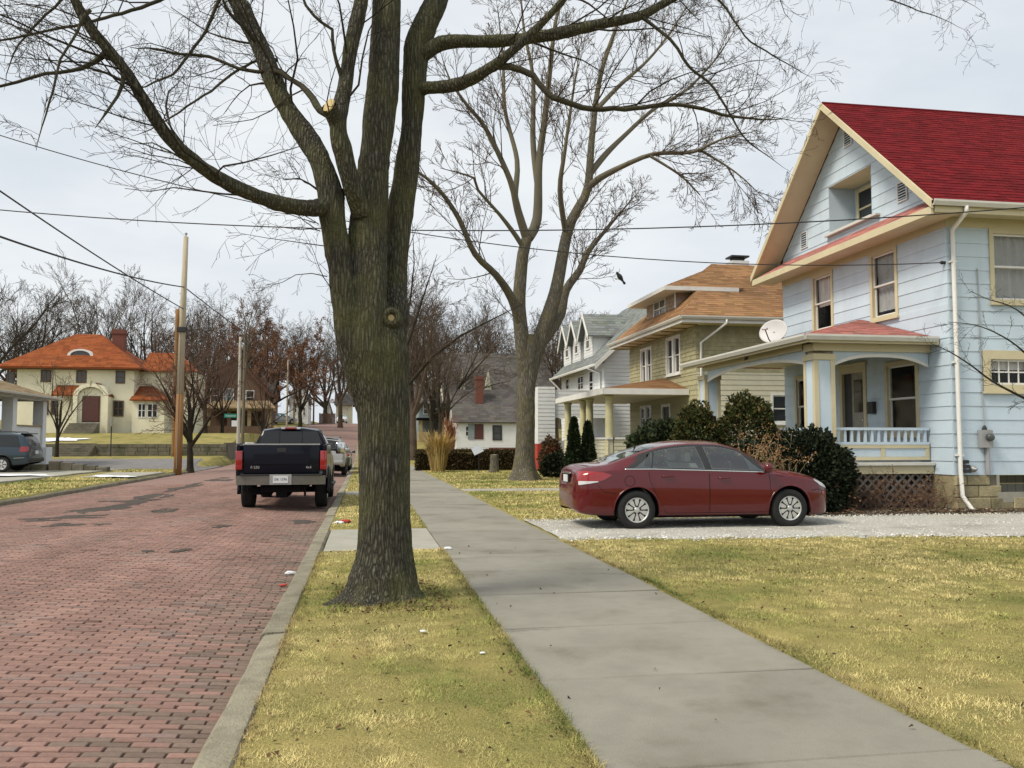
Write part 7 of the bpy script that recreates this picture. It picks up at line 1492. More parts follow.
# ------------------------------------------------------------------ pickup truck
TRK = dict(R=.43, Ra=.52, axles=(2.02,), lip=.02,
    top=[(-.55, 1.90), (-.50, 1.935), (-.2, 1.955), (.4, 1.955), (.75, 1.90), (1.1, 1.62), (1.36, 1.37), (1.6, 1.33), (2.4, 1.27), (2.75, 1.18), (2.85, 1.0), (2.90, .8)],
    w=[(-.55, .93), (-.4, .96), (1.2, .985), (2.4, .98), (2.75, .92), (2.90, .75)], zb=[(-.55, .56), (1, .54), (2.4, .55), (2.90, .62)],
    belt=[(-.55, 1.34), (.5, 1.33), (1.1, 1.28), (1.6, 1.22), (2.4, 1.16), (2.75, 1.05), (2.90, .75)], y4=[(-.55, .70), (.2, .70), (.8, .73), (1.2, .84), (1.6, .86), (2.4, .84), (2.90, .6)],
    z4=[(-.55, 1.84), (-.2, 1.89), (.4, 1.885), (.75, 1.82), (1.1, 1.50), (1.36, 1.31), (1.7, 1.27), (2.4, 1.20), (2.75, 1.1), (2.90, .78)])
def make_truck(loc, rz):
    root = thing('pickup_truck', loc, 'dark navy pickup truck with steel rear bumper parked at the kerb', 'truck', local=True, rz=rz); c = Car(root, TRK); c.build_body('navy_paint', 110)
    P = 'navy_paint'; XR = -2.95; XB = -.62; zt = 1.50; zb = .72; ar, axx, az = .52, -1.78, .43
    for sg in (-1, 1):     # bed sides with wheel arch and bulge
        mb = MB(); pts = [(XR, zb), (axx-math.sqrt(ar**2-(zb-az)**2), zb)]
        a0 = math.atan2(zb-az, -math.sqrt(ar**2-(zb-az)**2)); a1 = math.atan2(zb-az, math.sqrt(ar**2-(zb-az)**2))
        pts += [(axx+ar*math.cos(a0+(a1-a0)*k/18), az+ar*math.sin(a0+(a1-a0)*k/18)) for k in range(1, 18)]
        pts += [(axx+math.sqrt(ar**2-(zb-az)**2), zb), (XB, zb-.1), (XB, zt), (XR, zt)]
        mb.prism([(x, sg*1.0, z) for x, z in pts], (0, -sg*.09, 0)); bs_ = mb.build('bed_side', P, root, recalc=True); m_ = bs_.modifiers.new('bevel', 'BEVEL'); m_.width = .03; m_.segments = 3; m_.limit_method = 'ANGLE'
        mb = MB(); mb.tube([(axx+(ar+.01)*math.cos(R(-8)+R(196)*k/20), sg*1.005, az+(ar+.01)*math.sin(R(-8)+R(196)*k/20)) for k in range(21)], .045, 8); mb.build('fender_flare', P, root, True)
        mb = MB(); mb.bbox(XR+.05, XB, sg*1.015-.03, sg*1.015+.02, zt, zt+.025, .01); mb.build('bed_rail', 'black_plastic', root)
        mb = MB(); mb.bbox(XR-.035, XR+.06, sg*.93-.075, sg*.93+.075, .93, 1.36, .02); tl = mb.build('tail_light', 'tail_red', root, True); mb = MB(); mb.bbox(XR-.038, XR-.01, sg*.93-.06, sg*.93+.06, .94, 1.03, .01); mb.build('reverse_lamp', 'tail_red', tl)
        wheel(root, axx, sg*.845, .43, .29, sg, 8, .52); wheel(root, 2.02, sg*.845, .43, .29, sg, 8, .52)
        c.side('side_window', 'pane_dark', root, sg, .22, 1.12, .2, .66, lambda x: c.belt(x)+.03, lambda x: c.z4(x)-.05, .005); c.side('side_window', 'pane_dark', root, sg, -.45, .14, -.45, .12, lambda x: c.belt(x)+.03, lambda x: c.z4(x)-.05, .005)
        c.seam([(.18, c.belt(.2)), (.18, .6)], sg, root); mb = MB(); mb.bbox(.98, 1.08, sg*1.2-.13, sg*1.2+.13, 1.24, 1.55, .04); mi_ = mb.build('mirror', 'chrome' if sg < 0 else 'silver_paint', root, True); mb = MB(); mb.tube([(1.03, sg*1.12, 1.38), (1.03, sg*.93, 1.34)], .025, 8); mb.build('mirror_arm', 'black_plastic', mi_)
        mb = MB(); mb.tube([(-.4, sg*1.03, .46), (1.3, sg*1.03, .46)], .05, 8); mb.build('running_board', 'black_plastic', root)
    mb = MB(); mb.bbox(XR, XR+.07, -.845, .845, .84, 1.505, .025); tg = mb.build('tailgate', P, root, True)
    mb = MB(); mb.bbox(XR-.006, XR+.085, -.85, .85, 1.49, 1.52, .01); mb.build('tailgate_cap', 'grey_metal', tg); mb = MB(); mb.bbox(XR-.012, XR, -.62, .62, 1.06, 1.30, .005); mb.build('tailgate_panel', P, tg); mb = MB(); mb.bbox(XR-.02, XR-.008, -.1, .1, 1.33, 1.42, .005); mb.build('handle', 'black_plastic', tg)
    text_obj('badge', 'F-250', .085, (XR-.008, .58, .985), (R(90), 0, R(-90)), 'chrome', tg, .003); text_obj('badge', '4x4', .085, (XR-.008, -.60, .985), (R(90), 0, R(-90)), 'chrome', tg, .003)
    mb = MB(); mb.box(XR+.02, XB, -.90, .90, .80, .84); mb.build('bed_floor', 'black_plastic', root); mb = MB(); mb.box(XB-.06, XB-.01, -.9, .9, .8, 1.5); mb.build('bed_front', P, root)
    # bumper with number plate step
    mb = MB(); n = 12
    for (z0, z1, dx) in ((.60, .80, 0),):
        pts = [(XR-.16+.10*(abs(q)/.98)**3-(.0), q) for q in [-.98+1.96*k/n for k in range(n+1)]]
        for k in range(n): mb.hexa([(pts[k][0], pts[k][1], z0), (pts[k+1][0], pts[k+1][1], z0), (XR+.02, pts[k+1][1], z0), (XR+.02, pts[k][1], z0)], [(pts[k][0], pts[k][1], z1), (pts[k+1][0], pts[k+1][1], z1), (XR+.02, pts[k+1][1], z1), (XR+.02, pts[k][1], z1)])
    bm_ = mb.build('rear_bumper', 'bumper_steel', root, recalc=True); mb = MB(); mb.bbox(XR-.17, XR+.0, -.9, .9, .801, .83, .01); mb.build('bumper_step', 'black_plastic', bm_)
    mb = MB(); mb.bbox(XR-.175, XR-.155, -.24, .24, .60, .83, .008); mb.build('plate_mount', 'grey_metal', bm_); mb = MB(); mb.box(XR-.185, XR-.176, -.165, .165, .64, .80); pl = mb.build('number_plate', 'plate', bm_); text_obj('plate_text', 'DK 1376', .075, (XR-.187, 0, .72), (R(90), 0, R(-90)), 'plate_ink', pl, .001)
    mb = MB(); mb.box(-2.9, 2.5, -.45, .45, .42, .56); mb.box(-2.9, -2.4, -.12, .12, .30, .42); mb.tube([(-1.78, -.8, .43), (-1.78, .8, .43)], .07, 8); mb.lathe((-1.78, 0, .43), (1, 0, 0), [(.05, -.2), (.16, -.1), (.18, 0), (.15, .1), (.05, .2)], 14); mb.box(-2.7, -2.1, .25, .75, .36, .52); mb.box(-2.93, -2.88, -.55, -.50, .34, .6); mb.build('chassis', 'under', root)
    xb = -.556; mb = MB(); mb.box(-.6, -.552, -.86, .86, .75, 1.42); mb.build('cab_back', P, root)
    mb = MB(); mb.add([(xb, -.80, 1.44), (xb, .80, 1.44), (xb, .66, 1.83), (xb, -.66, 1.83)], [(0, 1, 2, 3)]); mb.add([(xb-.008, q[0], q[1]) for q in ((-.80, 1.44), (.80, 1.44), (.66, 1.83), (-.66, 1.83))], [(3, 2, 1, 0)]); mb.build('rear_window', 'pane_dark', root)
    mb = MB()
    for q in (-.28, .28): mb.bbox(xb-.016, xb-.006, q-.012, q+.012, 1.44, 1.83, .003)
    mb.build('window_bar', 'black_plastic', root)
    mb = MB(); mb.bbox(-.60, -.53, -.14, .14, 1.885, 1.935, .01); bl_ = mb.build('brake_lamp', 'tail_red', root); mb = MB(); mb.bbox(-.602, -.56, -.24, -.145, 1.885, 1.93, .008); mb.bbox(-.602, -.56, .145, .24, 1.885, 1.93, .008); mb.build('cargo_lamp', 'lamp_clear', bl_)
    return root
tk = make_truck((-1.86, 23.35, roadz(-1.86, 23)-.005), math.pi/2); tk.rotation_euler = (0, 0, math.pi/2)
tk.rotation_euler = (0, R(0), math.pi/2)
# ------------------------------------------------------------------ poles, wires, signs
def pole(nm, x, y, z, h, r0, r1, m, label, cat='utility pole'):
    o = thing(nm, (x, y, z), label, cat); mb = MB(); n = 12; mb.tube([(x+.012*h*jit(.05), y, z-.5+(h+.5)*k/n) for k in range(n+1)], [r0+(r1-r0)*k/n for k in range(n+1)], 14); mb.build('shaft', m, o, True); return o
PX_, PY_ = at_y(177.5, 470, 44.5)[0], 44.5; pz = T(PX_, PY_)
def two_tone(x, y, z, h, label):
    o = thing('utility_pole', (x, y, z), label, 'utility pole'); mb = MB(); f = .33; mb.tube([(x, y, z-.5), (x+.02, y, z+h*.12), (x+.03, y, z+h*f)], [.19, .185, .17], 14); mb.build('shaft_foot', 'pole_brown', o, True)
    mb = MB(); mb.tube([(x+.03, y, z+h*f), (x+.07, y, z+h*.7), (x+.12, y, z+h)], [.17, .145, .12], 14); mb.build('shaft', 'pole_wood', o, True)
    zc_ = z+h*.60; mb = MB(); mb.bbox(x-.16, x+.34, y-.26, y-.10, zc_-.12, zc_+.14, .03); mb.tube([(x+.05, y, zc_), (x+.28, y-.3, zc_+.05)], .03, 6); mb.build('bracket', 'black_plastic', o)
    mb = MB(); mb.tube([(x+.12, y, z+h), (x+.12, y, z+h+.14)], .03, 8); mb.lathe((x+.12, y, z+h+.1), (0, 0, 1), [(.03, 0), (.07, .03), (.07, .08), (.03, .12)], 10); mb.build('insulator', 'grey_metal', o)
    mb = MB(); mb.tube([(x-.02, y-.19, z+.2), (x+.0, y-.18, z+h*.6)], .012, 6); mb.build('ground_wire', 'grey_metal', o)
    return o
two_tone(PX_, PY_, pz, 11.6, 'tall bare topped wooden utility pole standing at the corner of the side street')
p2x, p2y = at_y(174, 450, 60.5)[0], 60.5; pole('utility_pole', p2x, p2y, T(p2x, p2y), 9.8, .17, .13, 'pole_brown', 'orange brown wooden pole just behind the tall bare topped pole')
two_tone(-9.75, 20.0, T(-9.75, 20), 9.6, 'wooden utility pole on the far side of the street near the left')
spx, spy = at_y(238, 450, 61.2)[0], 61.2; spz = T(-9.0, spy)+.02
sp = pole('sign_pole', spx, spy, rise(spy), 8.6, .13, .085, 'pole_concrete', 'pale slender pole carrying a green street name sign', 'pole')
sx_ = at_y(224.3, 416, spy)[0]; z_ = at_y(229, 415.8, spy)[2]
mb = MB(); mb.bbox(sx_, spx-.08, spy-.06, spy-.035, z_-.13, z_+.13, .008); sg_ = mb.build('street_sign', 'sign_green', sp); text_obj('street_name', 'Casterton', .16, ((sx_+spx-.08)/2, spy-.062, z_), (R(90), 0, 0), 'sign_white', sg_, .001)
z_ = at_y(235, 423.5, spy)[2]; mb = MB(); mb.bbox(spx-.45, spx-.10, spy-.05, spy-.03, z_-.2, z_+.2, .006); mb.build('parking_sign', 'sign_white', sp)
# street lamp and thin poles up the hill
lx, ly = at_y(287, 420, 112)[0], 112.0; lp = pole('street_lamp', lx, ly, T(lx, ly), 9.0, .14, .09, 'pole_wood', 'street lamp with long arm on a far wooden pole', 'street lamp')
hx, hz = at_y(264, 370, 112)[0], at_y(264, 370, 112)[2]; mb = MB(); mb.tube([(lx, ly, hz-.5), (lx-1.2, ly-.1, hz+.05), (hx+.2, ly-.1, hz+.05)], .035, 6); mb.build('arm', 'grey_metal', lp); mb = MB(); mb.bbox(hx-.35, hx+.35, ly-.25, ly+.05, hz-.09, hz+.09, .05); mb.build('lamp_head', 'sign_white', lp)
for u, Y, h, lb in ((294, 132, 8.5, 'thin pale utility pole by the far pale house'), (313.5, 150, 10.5, 'brown utility pole beside the hilltop fence')):
    x = at_y(u, 420, Y)[0]; pole('utility_pole', x, Y, T(x, Y), h, .15, .11, 'pole_wood' if u < 300 else 'pole_brown', lb)
def wire(a, b, sag, r, label, n=18):
    a, b = Vector(a), Vector(b); L = a.lerp(b, .5); o = thing('overhead_wire', tuple(a), label, 'wire'); mb = MB(); mb.tube([tuple(a.lerp(b, k/n)+Vector((0, 0, -4*sag*(k/n)*(1-k/n)))) for k in range(n+1)], r, 5); mb.build('cable', 'wire', o); return o
NP = (-9.7, 20.0)
zs = T(-9.75, 20)
wire((-9.63, 20.0, 8.65), (HX-.1, HY0+.06, 5.42), 1.1, .011, 'service wire running from across the street to the corner of the blue house', 30)
wire((-9.63, 20.0, 6.6), (15.2, 12.5, 5.95), .72, .012, 'upper overhead wire crossing in front of the blue house gable', 30)
wp = (PX_+.1, PY_, pz)
wire((-9.6, 20.0, 6.55), (wp[0], PY_, at_y(182, 287, PY_)[2]), .25, .03, 'thick cable bundle strung along the far side towards the bare topped pole')
wire((wp[0], PY_, at_y(182, 287, PY_)[2]), (at_y(313, 330, 150)[0], 150, 14.2), .9, .03, 'thick cable running from the bare topped pole up the hill')
A_ = Vector(at_x(0, 192, -9.7)); B_ = Vector((wp[0], PY_, at_y(180, 309, PY_)[2])); k_ = (20.0-A_.y)/(A_.y-B_.y)
wire(tuple(A_+(A_-B_)*k_+Vector((0, 0, .15))), tuple(B_), .15, .025, 'steep dark cable dropping to the middle of the bare topped pole')
wire((at_y(42, 304, 60)[0], 60, at_y(42, 304, 60)[2]), (at_y(92, 326, 78)[0], 80, at_y(92, 330, 80)[2]), .1, .015, 'service wire dropping towards the orange roof')
wire(wp[:2]+(pz+11.6,), (-9.65, 20.0, 12.6), .3, .006, 'thin wire from the tip of the bare topped pole')
# ------------------------------------------------------------------ shrubs and hedges
def leafy(nm, loc, label, cat, surf, n, s0, s1, cols, group=None, stem=None, up=0.0, m='evergreen'):
    """surf(): returns point (rel. to loc), outward normal; leaf sized faces spread through the outer volume"""
    o = thing(nm, loc, label, cat, group); P = np.zeros((n, 4, 3)); C = np.zeros((n, 3))
    for k in range(n):
        p, nr = surf(); p = Vector(p); nr = Vector(nr); d = (nr+Vector((random.gauss(0, .7), random.gauss(0, .7), random.gauss(0, .7)+up))).normalized(); w = d.orthogonal().normalized()
        a = random.random()*6.28; w = (w*math.cos(a)+d.cross(w)*math.sin(a)); s = random.uniform(s0, s1)
        P[k] = [p, p+d*s*.6+w*s*.38, p+d*s*1.3, p+d*s*.6-w*s*.38]; C[k] = np.array(random.choice(cols))*random.uniform(.55, 1.35)
    add_obj('foliage', np_mesh('foliage', P.reshape(-1, 3), np.arange(n*4), [4]*n, m, False, C), o)['kind'] = 'stuff'
    if stem:
        mb = MB()
        for (a, b, r0, r1) in stem: mb.tube([a, tuple(Vector(a).lerp(Vector(b), .5)+Vector((jit(.04), jit(.04), 0))), b], [r0, (r0+r1)/2, r1], 6)
        ob = mb.build('stems', 'branch_dark', None); ob.parent = o
    return o
def ell(rx, ry, rz, zc_, lump=.18, seed=0, depth=.28, cut=0.03, squash=1):
    def f():
        while True:
            v = Vector((random.gauss(0, 1), random.gauss(0, 1), random.gauss(0, 1))).normalized()
            q = (1+lump*noise.noise((v.x*2.2+seed, v.y*2.2, v.z*2.2))+lump*.5*noise.noise((v.x*6, v.y*6+seed, v.z*6)))*(1-depth*random.random()**1.6)
            sx = abs(v.x)**squash*math.copysign(1, v.x) if squash != 1 else v.x
            p = (sx*rx*q, v.y*ry*q, zc_+v.z*rz*q)
            if p[2] > cut: return p, (v.x, v.y, v.z)
    return f
eg = [(.04, .058, .016), (.06, .07, .018), (.025, .04, .014), (.10, .095, .022), (.12, .085, .03)]
dk = [(.018, .028, .012), (.026, .036, .014), (.014, .02, .01)]
def stems_(h, n=5, r=.03, s=.25): return [((jit(.08), jit(.08), -.05), (jit(s), jit(s), h*random.uniform(.5, .8)), r, r*.4) for _ in range(n)]
def bush_at(u, v_base, Y): x = at_y(u, v_base, Y)[0]; return x
x = px_x(697, 19.6); leafy('evergreen_shrub', (x, 19.6, 0), 'rounded olive green evergreen shrub, the shorter of the clipped pair by the porch', 'shrub', ell(.66, .66, 1.42, 1.0, .17, 1), 15000, .035, .085, eg, stem=stems_(1.8))
x = px_x(748, 19.2); leafy('evergreen_shrub', (x, 19.2, 0), 'rounded olive green evergreen shrub, the taller of the clipped pair by the porch', 'shrub', ell(.72, .70, 1.34, 1.25, .15, 2), 16000, .035, .085, eg, stem=stems_(2.0))
x = px_x(806, 17.1); leafy('yew_bush', (x, 17.1, 0), 'dark spreading yew bush against the porch railing', 'shrub', ell(1.0, .62, .98, .72, .34, 3), 17000, .035, .09, dk, stem=stems_(1.2, 6))
x = px_x(748, 17.6); leafy('yew_bush', (x, 17.8, 0), 'dark yew bush behind the sedan bonnet with tan twigs growing through', 'shrub', ell(.75, .6, .9, .6, .2, 4), 9000, .035, .09, dk, stem=stems_(1.1, 6))
x = px_x(665, 21.4); leafy('yew_bush', (x, 21.4, 0), 'dark green loose yew bush behind the sedan roof', 'shrub', ell(1.0, .8, 1.15, .75, .3, 5), 13000, .05, .12, [(.03, .045, .015), (.04, .055, .018), (.02, .03, .012)], stem=stems_(1.4, 6), up=.3)
for i, (u, h) in enumerate(((574, 2.3), (588, 2.15))):
    x = px_x(u, 31.6)
    def cone(h=h):
        t = random.random()**.7; a = random.random()*6.28; r = .36*(1-t)**.7*(1+.3*noise.noise((math.cos(a)*2, math.sin(a)*2, t*6+i)))*(1-.3*random.random()); return (r*math.cos(a), r*math.sin(a), .05+t*h), (math.cos(a), math.sin(a), .5)
    leafy('conifer_shrub', (x, 31.6, 0), ('narrow dark conifer shrub beside the yellow porch column', 'slightly shorter narrow dark conifer shrub in front of the yellow porch')[i], 'shrub', cone, 4500, .06, .13, [(.02, .035, .014), (.03, .045, .018)], stem=[((0, 0, -.05), (0, 0, h*.8), .05, .01)], up=.6)
x = px_x(556, 36); leafy('low_shrub', (x, 36, 0), 'low dark green shrub beside the red porch pier', 'shrub', ell(.6, .5, .6, .4, .25, 8), 3500, .06, .12, dk, stem=stems_(.6))
x = px_x(557, 41); leafy('dry_bush', (x, 42.4, 0), 'dry brown bush in front of the white house porch', 'shrub', ell(.55, .4, .9, .8, .3, 9), 2600, .06, .13, [(.16, .10, .05), (.12, .07, .04)], stem=stems_(1.3, 9, .015, .4), m='dead_leaf')
# brown clipped hedge along the garden edge
hx0, hx1 = at_y(415, 465, 46.3)[0], at_y(516, 465, 46.3)[0]
def hedgef():
    x = random.uniform(hx0, hx1)
    if random.random() < .3: return (x-hx0, random.uniform(-.35, .35), 1.0+jit(.06)+.05*noise.noise((x, 0, 0))), (0, 0, 1)
    return (x-hx0, -.38+.25*random.random(), random.uniform(0, 1.0)), (0, -1, .2)
leafy('brown_hedge', (hx0, 46.3, .0), 'long clipped brown winter hedge behind the stump and sign', 'hedge', hedgef, 15000, .05, .11, [(.10, .065, .035), (.07, .045, .026), (.13, .09, .04), (.085, .08, .03)], m='dead_leaf')
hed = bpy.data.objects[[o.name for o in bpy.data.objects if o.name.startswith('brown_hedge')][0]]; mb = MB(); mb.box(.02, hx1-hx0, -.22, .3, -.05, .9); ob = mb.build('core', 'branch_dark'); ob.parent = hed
def lawn_grass_clump(nm, x, y, h, n, spread, cols, label):
    o = thing(nm, (x, y, 0), label, 'ornamental grass'); P = np.zeros((n*2, 4, 3)); C = np.zeros((n*2, 3)); k = 0
    for q in range(n):
        a = random.random()*6.28; r = spread*.3*random.random(); bx, by_ = r*math.cos(a), r*math.sin(a); l = h*random.uniform(.5, 1.05); out_ = spread*random.uniform(.1, 1)*l/h; b2 = a+jit(.6)
        p0 = Vector((bx, by_, 0)); p1 = Vector((bx+math.cos(b2)*out_*.35, by_+math.sin(b2)*out_*.35, l*.65)); p2 = Vector((bx+math.cos(b2)*out_, by_+math.sin(b2)*out_, l*random.uniform(.7, 1))); w = Vector((-math.sin(b2), math.cos(b2), 0))*random.uniform(.008, .02); c_ = np.array(random.choice(cols))*random.uniform(.7, 1.25)
        P[k] = [p0-w, p0+w, p1+w, p1-w]; P[k+1] = [p1-w, p1+w, p2+w*.3, p2-w*.3]; C[k] = C[k+1] = c_; k += 2
    add_obj('blades', np_mesh('blades', P.reshape(-1, 3), np.arange(n*8), [4]*(n*2), 'dead_leaf', False, C), o)['kind'] = 'stuff'; return o
lawn_grass_clump('ornamental_grass', px_x(438, 43.6), 43.6, 2.2, 900, 1.15, [(.52, .36, .13), (.42, .28, .10), (.6, .44, .18)], 'tall straw coloured clump of ornamental grass beside the pavement')
lawn_grass_clump('ornamental_grass', px_x(450, 52), 52, 3.4, 500, .7, [(.34, .14, .07), (.28, .11, .06)], 'tall rusty red clump of dry grass behind the straw coloured one')
# stump, tilted sign, post
sx2 = px_x(494.5, 42.6); st_ = thing('tree_stump', (sx2, 42.6, 0), 'short grey tree stump in front of the brown hedge', 'stump'); V, F = rough_trunk([(sx2, 42.6, -.1, .27), (sx2, 42.6, .1, .24), (sx2+.01, 42.6, .5, .21), (sx2, 42.6, .88, .205)], 40, 24, .015); add_obj('log', np_mesh('log', V-np.array((sx2, 42.6, 0)), F.ravel(), [4]*len(F), 'bark_grey', True), st_); mb = MB(); mb.lathe((sx2, 42.6, .86), (0, 0, 1), [(.2, 0), (.19, .02), (.02, .03)], 18); mb.build('cut_top', 'concrete_pale', st_)
sx3 = px_x(479, 41.5); sg3 = thing('yard_sign', (sx3, 41.5, 0), 'tilted pale board on a thin post in front of the hedge', 'sign'); mb = MB(); mb.tube([(sx3, 41.5, -.1), (sx3, 41.5, 1.05)], .02, 6); mb.build('post', 'black_plastic', sg3)
mb = MB(); c = Vector((sx3-.08, 41.45, 1.12)); u = Vector((.9, .1, .42)).normalized(); w = Vector((-.35, .35, .75)).normalized(); n_ = u.cross(w).normalized()*.015; q = [c-u*.25-w*.19, c+u*.25-w*.19, c+u*.25+w*.19, c-u*.25+w*.19]; mb.hexa([tuple(p-n_) for p in q], [tuple(p+n_) for p in q]); mb.build('board', 'sign_grey', sg3, recalc=True)
x, y = px_x(111, 62), 62; gp = thing('sign_post', (x, y, T(x, y)), 'thin dark sign post in front of the retaining wall', 'post'); mb = MB(); mb.tube([(x, y, T(x, y)-.2), (x, y, T(x, y)+2.6)], .035, 8); mb.build('post', 'black_plastic', gp); mb = MB(); mb.bbox(x-.04, x+.04, y-.16, y+.16, T(x, y)+2.0, T(x, y)+2.6, .01); mb.build('plate', 'grey_metal', gp)
# low stone edging and snow across the street
le = thing('low_wall', (-13.9, 40.8, .1), 'low dark stone edging beside the minivan driveway', 'wall')
for k in range(5): mb = MB(); mb.bbox(-14.4+k*.52, -13.9+k*.52, 43.3-k*.02, 43.75, .0, .62-.07*k, .03); mb.build('stone', 'old_wall', le)
for k in range(4): mb = MB(); mb.bbox(-17.1+k*.66, -16.46+k*.66, 43.25, 43.7, .0, .52+jit(.04), .03); mb.build('stone', 'old_wall', le)
tz = lambda x, y: T(x, y)
def snow(u, v, rx, ry, s, label):
    p = ray(u, v); t = (.14-CAMH)/p[2]; o = patch(p[0]*t, p[1]*t, rx, ry, s, 'snow_patch', 'snow', None, dz=.075, zf=lambda x, y: T(x, y)+.02*noise.noise((x*2, y*2, s))); tag(o, label, 'snow', kind='stuff')
snow(12, 477, 1.5, .7, 1.3, 'melting snow patch in front of the minivan'); snow(62, 460.5, 1.5, 1.4, 2.7, 'melting snow patch on the lawn below the stone steps'); snow(116, 475.5, .62, .8, 3.9, 'small melting snow patch beside the far pavement')
# dry vines and brush under the porch lattice
vb = thing('dry_brush', (11.2, 17.2, 0), 'tangled dry brown brush in front of the porch lattice', 'brush'); tw = []
PV = dict(up=-.01, wig=.3, kids=[4, 3, 2], ratio=.5, spread=.9, minr=.003, max=2, minlen=.08)
for k in range(150): grow(tw, (random.uniform(9.6, 12.45), random.uniform(16.9, 17.5), .03), (jit(.6), jit(.4), random.uniform(.5, 1.2)), random.uniform(.35, .95), .006, 0, PV)
me = tube_groups(tw, 'stems', 'branch_red', (11.2, 17.2, 0)); add_obj('stems', me, vb)
n = 1700; P = np.zeros((n, 4, 3)); C = np.zeros((n, 3))
for k in range(n):
    q = random.choice(random.choice(tw)); c = Vector(q[:3])-Vector((11.2, 17.2, 0)); u = Vector((random.gauss(0, 1), random.gauss(0, 1), random.gauss(0, 1))).normalized(); w = u.orthogonal().normalized(); s = random.uniform(.012, .035); P[k] = [c-u*s, c+w*s*.6, c+u*s, c-w*s*.6]; C[k] = np.array(random.choice([(.20, .10, .05), (.13, .07, .04), (.26, .16, .08)]))*random.uniform(.7, 1.2)
add_obj('dry_leaves', np_mesh('dry_leaves', P.reshape(-1, 3), np.arange(n*4), [4]*n, 'dead_leaf', False, C), vb)['kind'] = 'stuff'
hb = thing('hydrangea', (px_x(768, 16.6), 16.7, 0), 'bare tan shrub with rusty seed heads in front of the yew', 'shrub'); tw = []; hxp = px_x(768, 16.6)
for k in range(26): grow(tw, (hxp+jit(.45), 16.65+jit(.2), .05), (jit(.3), -.1+jit(.25), 1), random.uniform(1.0, 1.7), .009, 0, dict(PV, wig=.12, kids=[4, 2, 1], ratio=.35))
add_obj('stems', tube_groups(tw, 'stems', 'tan_paint', (hxp, 16.7, 0)), hb)
n = 900; P = np.zeros((n, 4, 3)); C = np.zeros((n, 3)); tips = [p[-1] for p in tw if p[-1][2] > 1.0] or [tw[0][-1]]
for k in range(n):
    q = random.choice(tips); c = Vector(q[:3])-Vector((hxp, 16.7, 0))+Vector((random.gauss(0, .04), random.gauss(0, .04), random.gauss(0, .04))); u = Vector((random.gauss(0, 1), random.gauss(0, 1), random.gauss(0, 1))).normalized(); w = u.orthogonal().normalized(); s = .022; P[k] = [c-u*s, c+w*s*.7, c+u*s, c-w*s*.7]; C[k] = np.array(random.choice([(.26, .12, .05), (.20, .09, .04), (.3, .2, .1)]))*random.uniform(.7, 1.2)
add_obj('seed_heads', np_mesh('seed_heads', P.reshape(-1, 3), np.arange(n*4), [4]*n, 'dead_leaf', False, C), hb)['kind'] = 'stuff'
# bare ornamental tree whose branch reaches in from the right, standing beside the driveway
dgx, dgy = 12.6, 12.6; dg = thing('ornamental_tree', (dgx, dgy, 0), 'small bare ornamental tree reaching its twigs across the blue house side wall', 'tree'); polys = []; tw = []
polys.append([(dgx, dgy, -.1, .09), (dgx+.02, dgy, .6, .075), (dgx+.05, dgy+.02, 1.2, .07)])
Pd = dict(up=.02, tipup=.02, wig=.14, kids=[4, 4, 3, 2], ratio=.5, spread=.7, minr=.0025, max=3, minlen=.06, slim=.008); tip = (dgx+.05, dgy+.02, 1.2)
br1 = [(tip[0], tip[1], tip[2], .045)]+[at_y(u, v, 13.0)+(r,) for u, v, r in ((1070, 420, .032), (1024, 398, .022), (992, 381, .017), (972, 366, .013), (950, 352, .009), (930, 343, .004))]
br2 = [(tip[0], tip[1], tip[2], .04)]+[at_y(u, v, 13.2)+(r,) for u, v, r in ((1060, 390, .028), (1024, 352, .016), (1000, 335, .012), (975, 325, .008), (948, 322, .004))]
br3 = [(tip[0], tip[1], tip[2], .04)]+[at_y(u, v, 13.4)+(r,) for u, v, r in ((1060, 370, .028), (1030, 322, .016), (1008, 305, .011), (990, 300, .008), (968, 290, .004))]
for b_ in (br1, br2, br3): pts = resample(b_, .12); polys.append(pts); kids(tw, pts, dirs_of(pts), 1.3, 0, Pd, .35, 18)
for k in range(6): a = R(-40+k*50); grow(tw, tip, (math.cos(a)*.7, math.sin(a)*.7, 1), 2.0, .04, 0, Pd)
add_obj('trunk', tube_groups(polys, 'trunk', 'branch_dark', (dgx, dgy, 0)), dg); add_obj('crown', tube_groups(tw, 'crown', 'branch_dark', (dgx, dgy, 0)), dg)
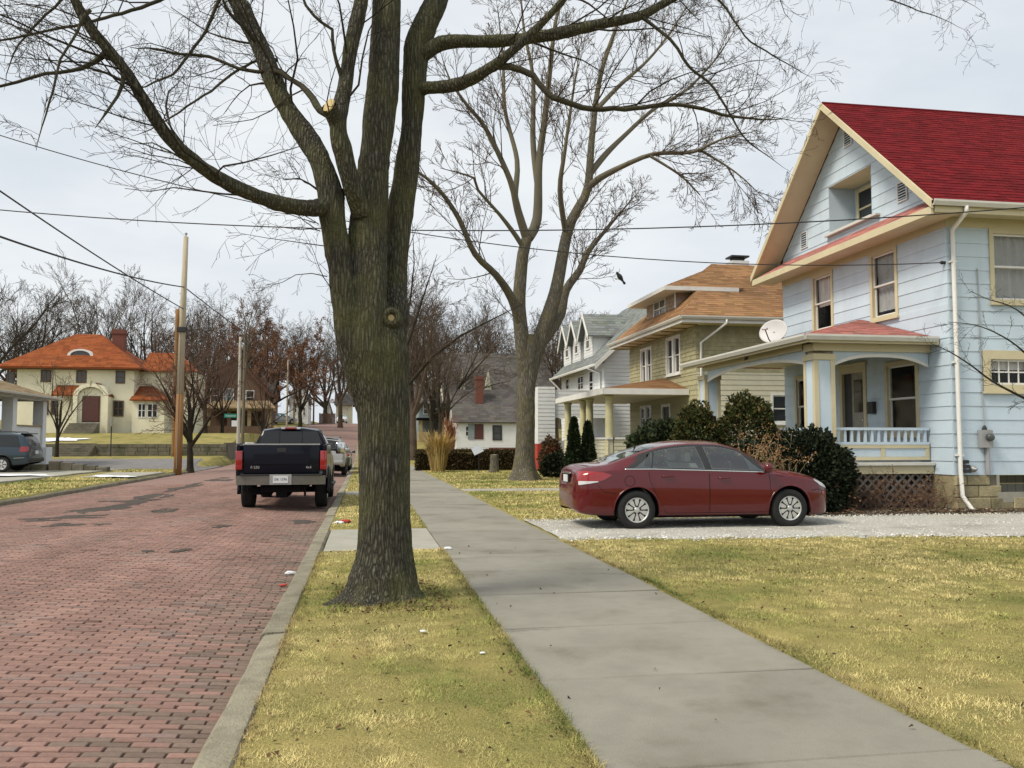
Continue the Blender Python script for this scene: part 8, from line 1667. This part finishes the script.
# bird, litter
bx_, by2, bz_ = at_y(620, 277, 26); bd = thing('bird', (bx_, by2, bz_), 'small black bird flying past the bare yard tree', 'bird'); mb = MB()
mb.lathe((bx_, by2, bz_), (.55, 0, -.75), [(.008, -.20), (.05, -.16), (.045, -.12), (.075, -.05), (.08, .02), (.05, .10), (.03, .16), (.045, .26), (.01, .28)], 10)
for s_ in (-1, 1): mb.add([(bx_, by2, bz_+.04), (bx_+s_*.08-.05, by2+s_*.12, bz_+.14), (bx_+s_*.16, by2+s_*.3, bz_+.10), (bx_+s_*.06+.04, by2+s_*.1, bz_-.06), (bx_, by2, bz_+.02), (bx_+s_*.08-.05, by2+s_*.12, bz_+.13), (bx_+s_*.16, by2+s_*.3, bz_+.09), (bx_+s_*.06+.04, by2+s_*.1, bz_-.07)], [(0, 1, 2, 3), (7, 6, 5, 4), (0, 4, 5, 1), (1, 5, 6, 2), (2, 6, 7, 3), (3, 7, 4, 0)])
mb.build('body', 'black_plastic', bd, True, recalc=True)
def crumple(nm, u, v, s, m, label, z=0.0, seed=0):
    p = ray(u, v); t = (z-CAMH)/p[2]; x, y = p[0]*t, p[1]*t; o = thing(nm, (x, y, z), label, 'litter'); b_ = bmesh.new(); bmesh.ops.create_icosphere(b_, subdivisions=2, radius=s)
    for q in b_.verts: q.co *= 1+.5*noise.noise((q.co.x*30+seed, q.co.y*30, q.co.z*30)); q.co.z = q.co.z*.5+s*.35; q.co.x *= 1.5
    me = bpy.data.meshes.new('paper'); b_.to_mesh(me); b_.free(); me.materials.append(M[m]); add_obj('paper', me, o); return o
crumple('litter', 345, 522.5, .07, 'red_paint', 'crumpled red wrapper on the tree lawn past the concrete apron', .02, 3); crumple('litter', 339, 523.5, .055, 'sign_white', 'crumpled white paper beside the red wrapper', .02, 5)
crumple('litter', 290, 574, .045, 'sign_white', 'crumpled white paper in the gutter of the brick street', -.09, 9); crumple('litter', 283, 586, .03, 'red_paint', 'small scrap of red litter in the gutter', -.09, 11)
crumple('litter', 423, 632, .018, 'sign_white', 'white paper scrap on the grass in front of the maple', .02, 13); crumple('litter', 483, 653.5, .015, 'sign_white', 'tiny white scrap on the grass near the pavement edge', .02, 15); crumple('litter', 448, 549, .04, 'sign_white', 'small white wrapper on the pavement edge near the apron', .005, 17)
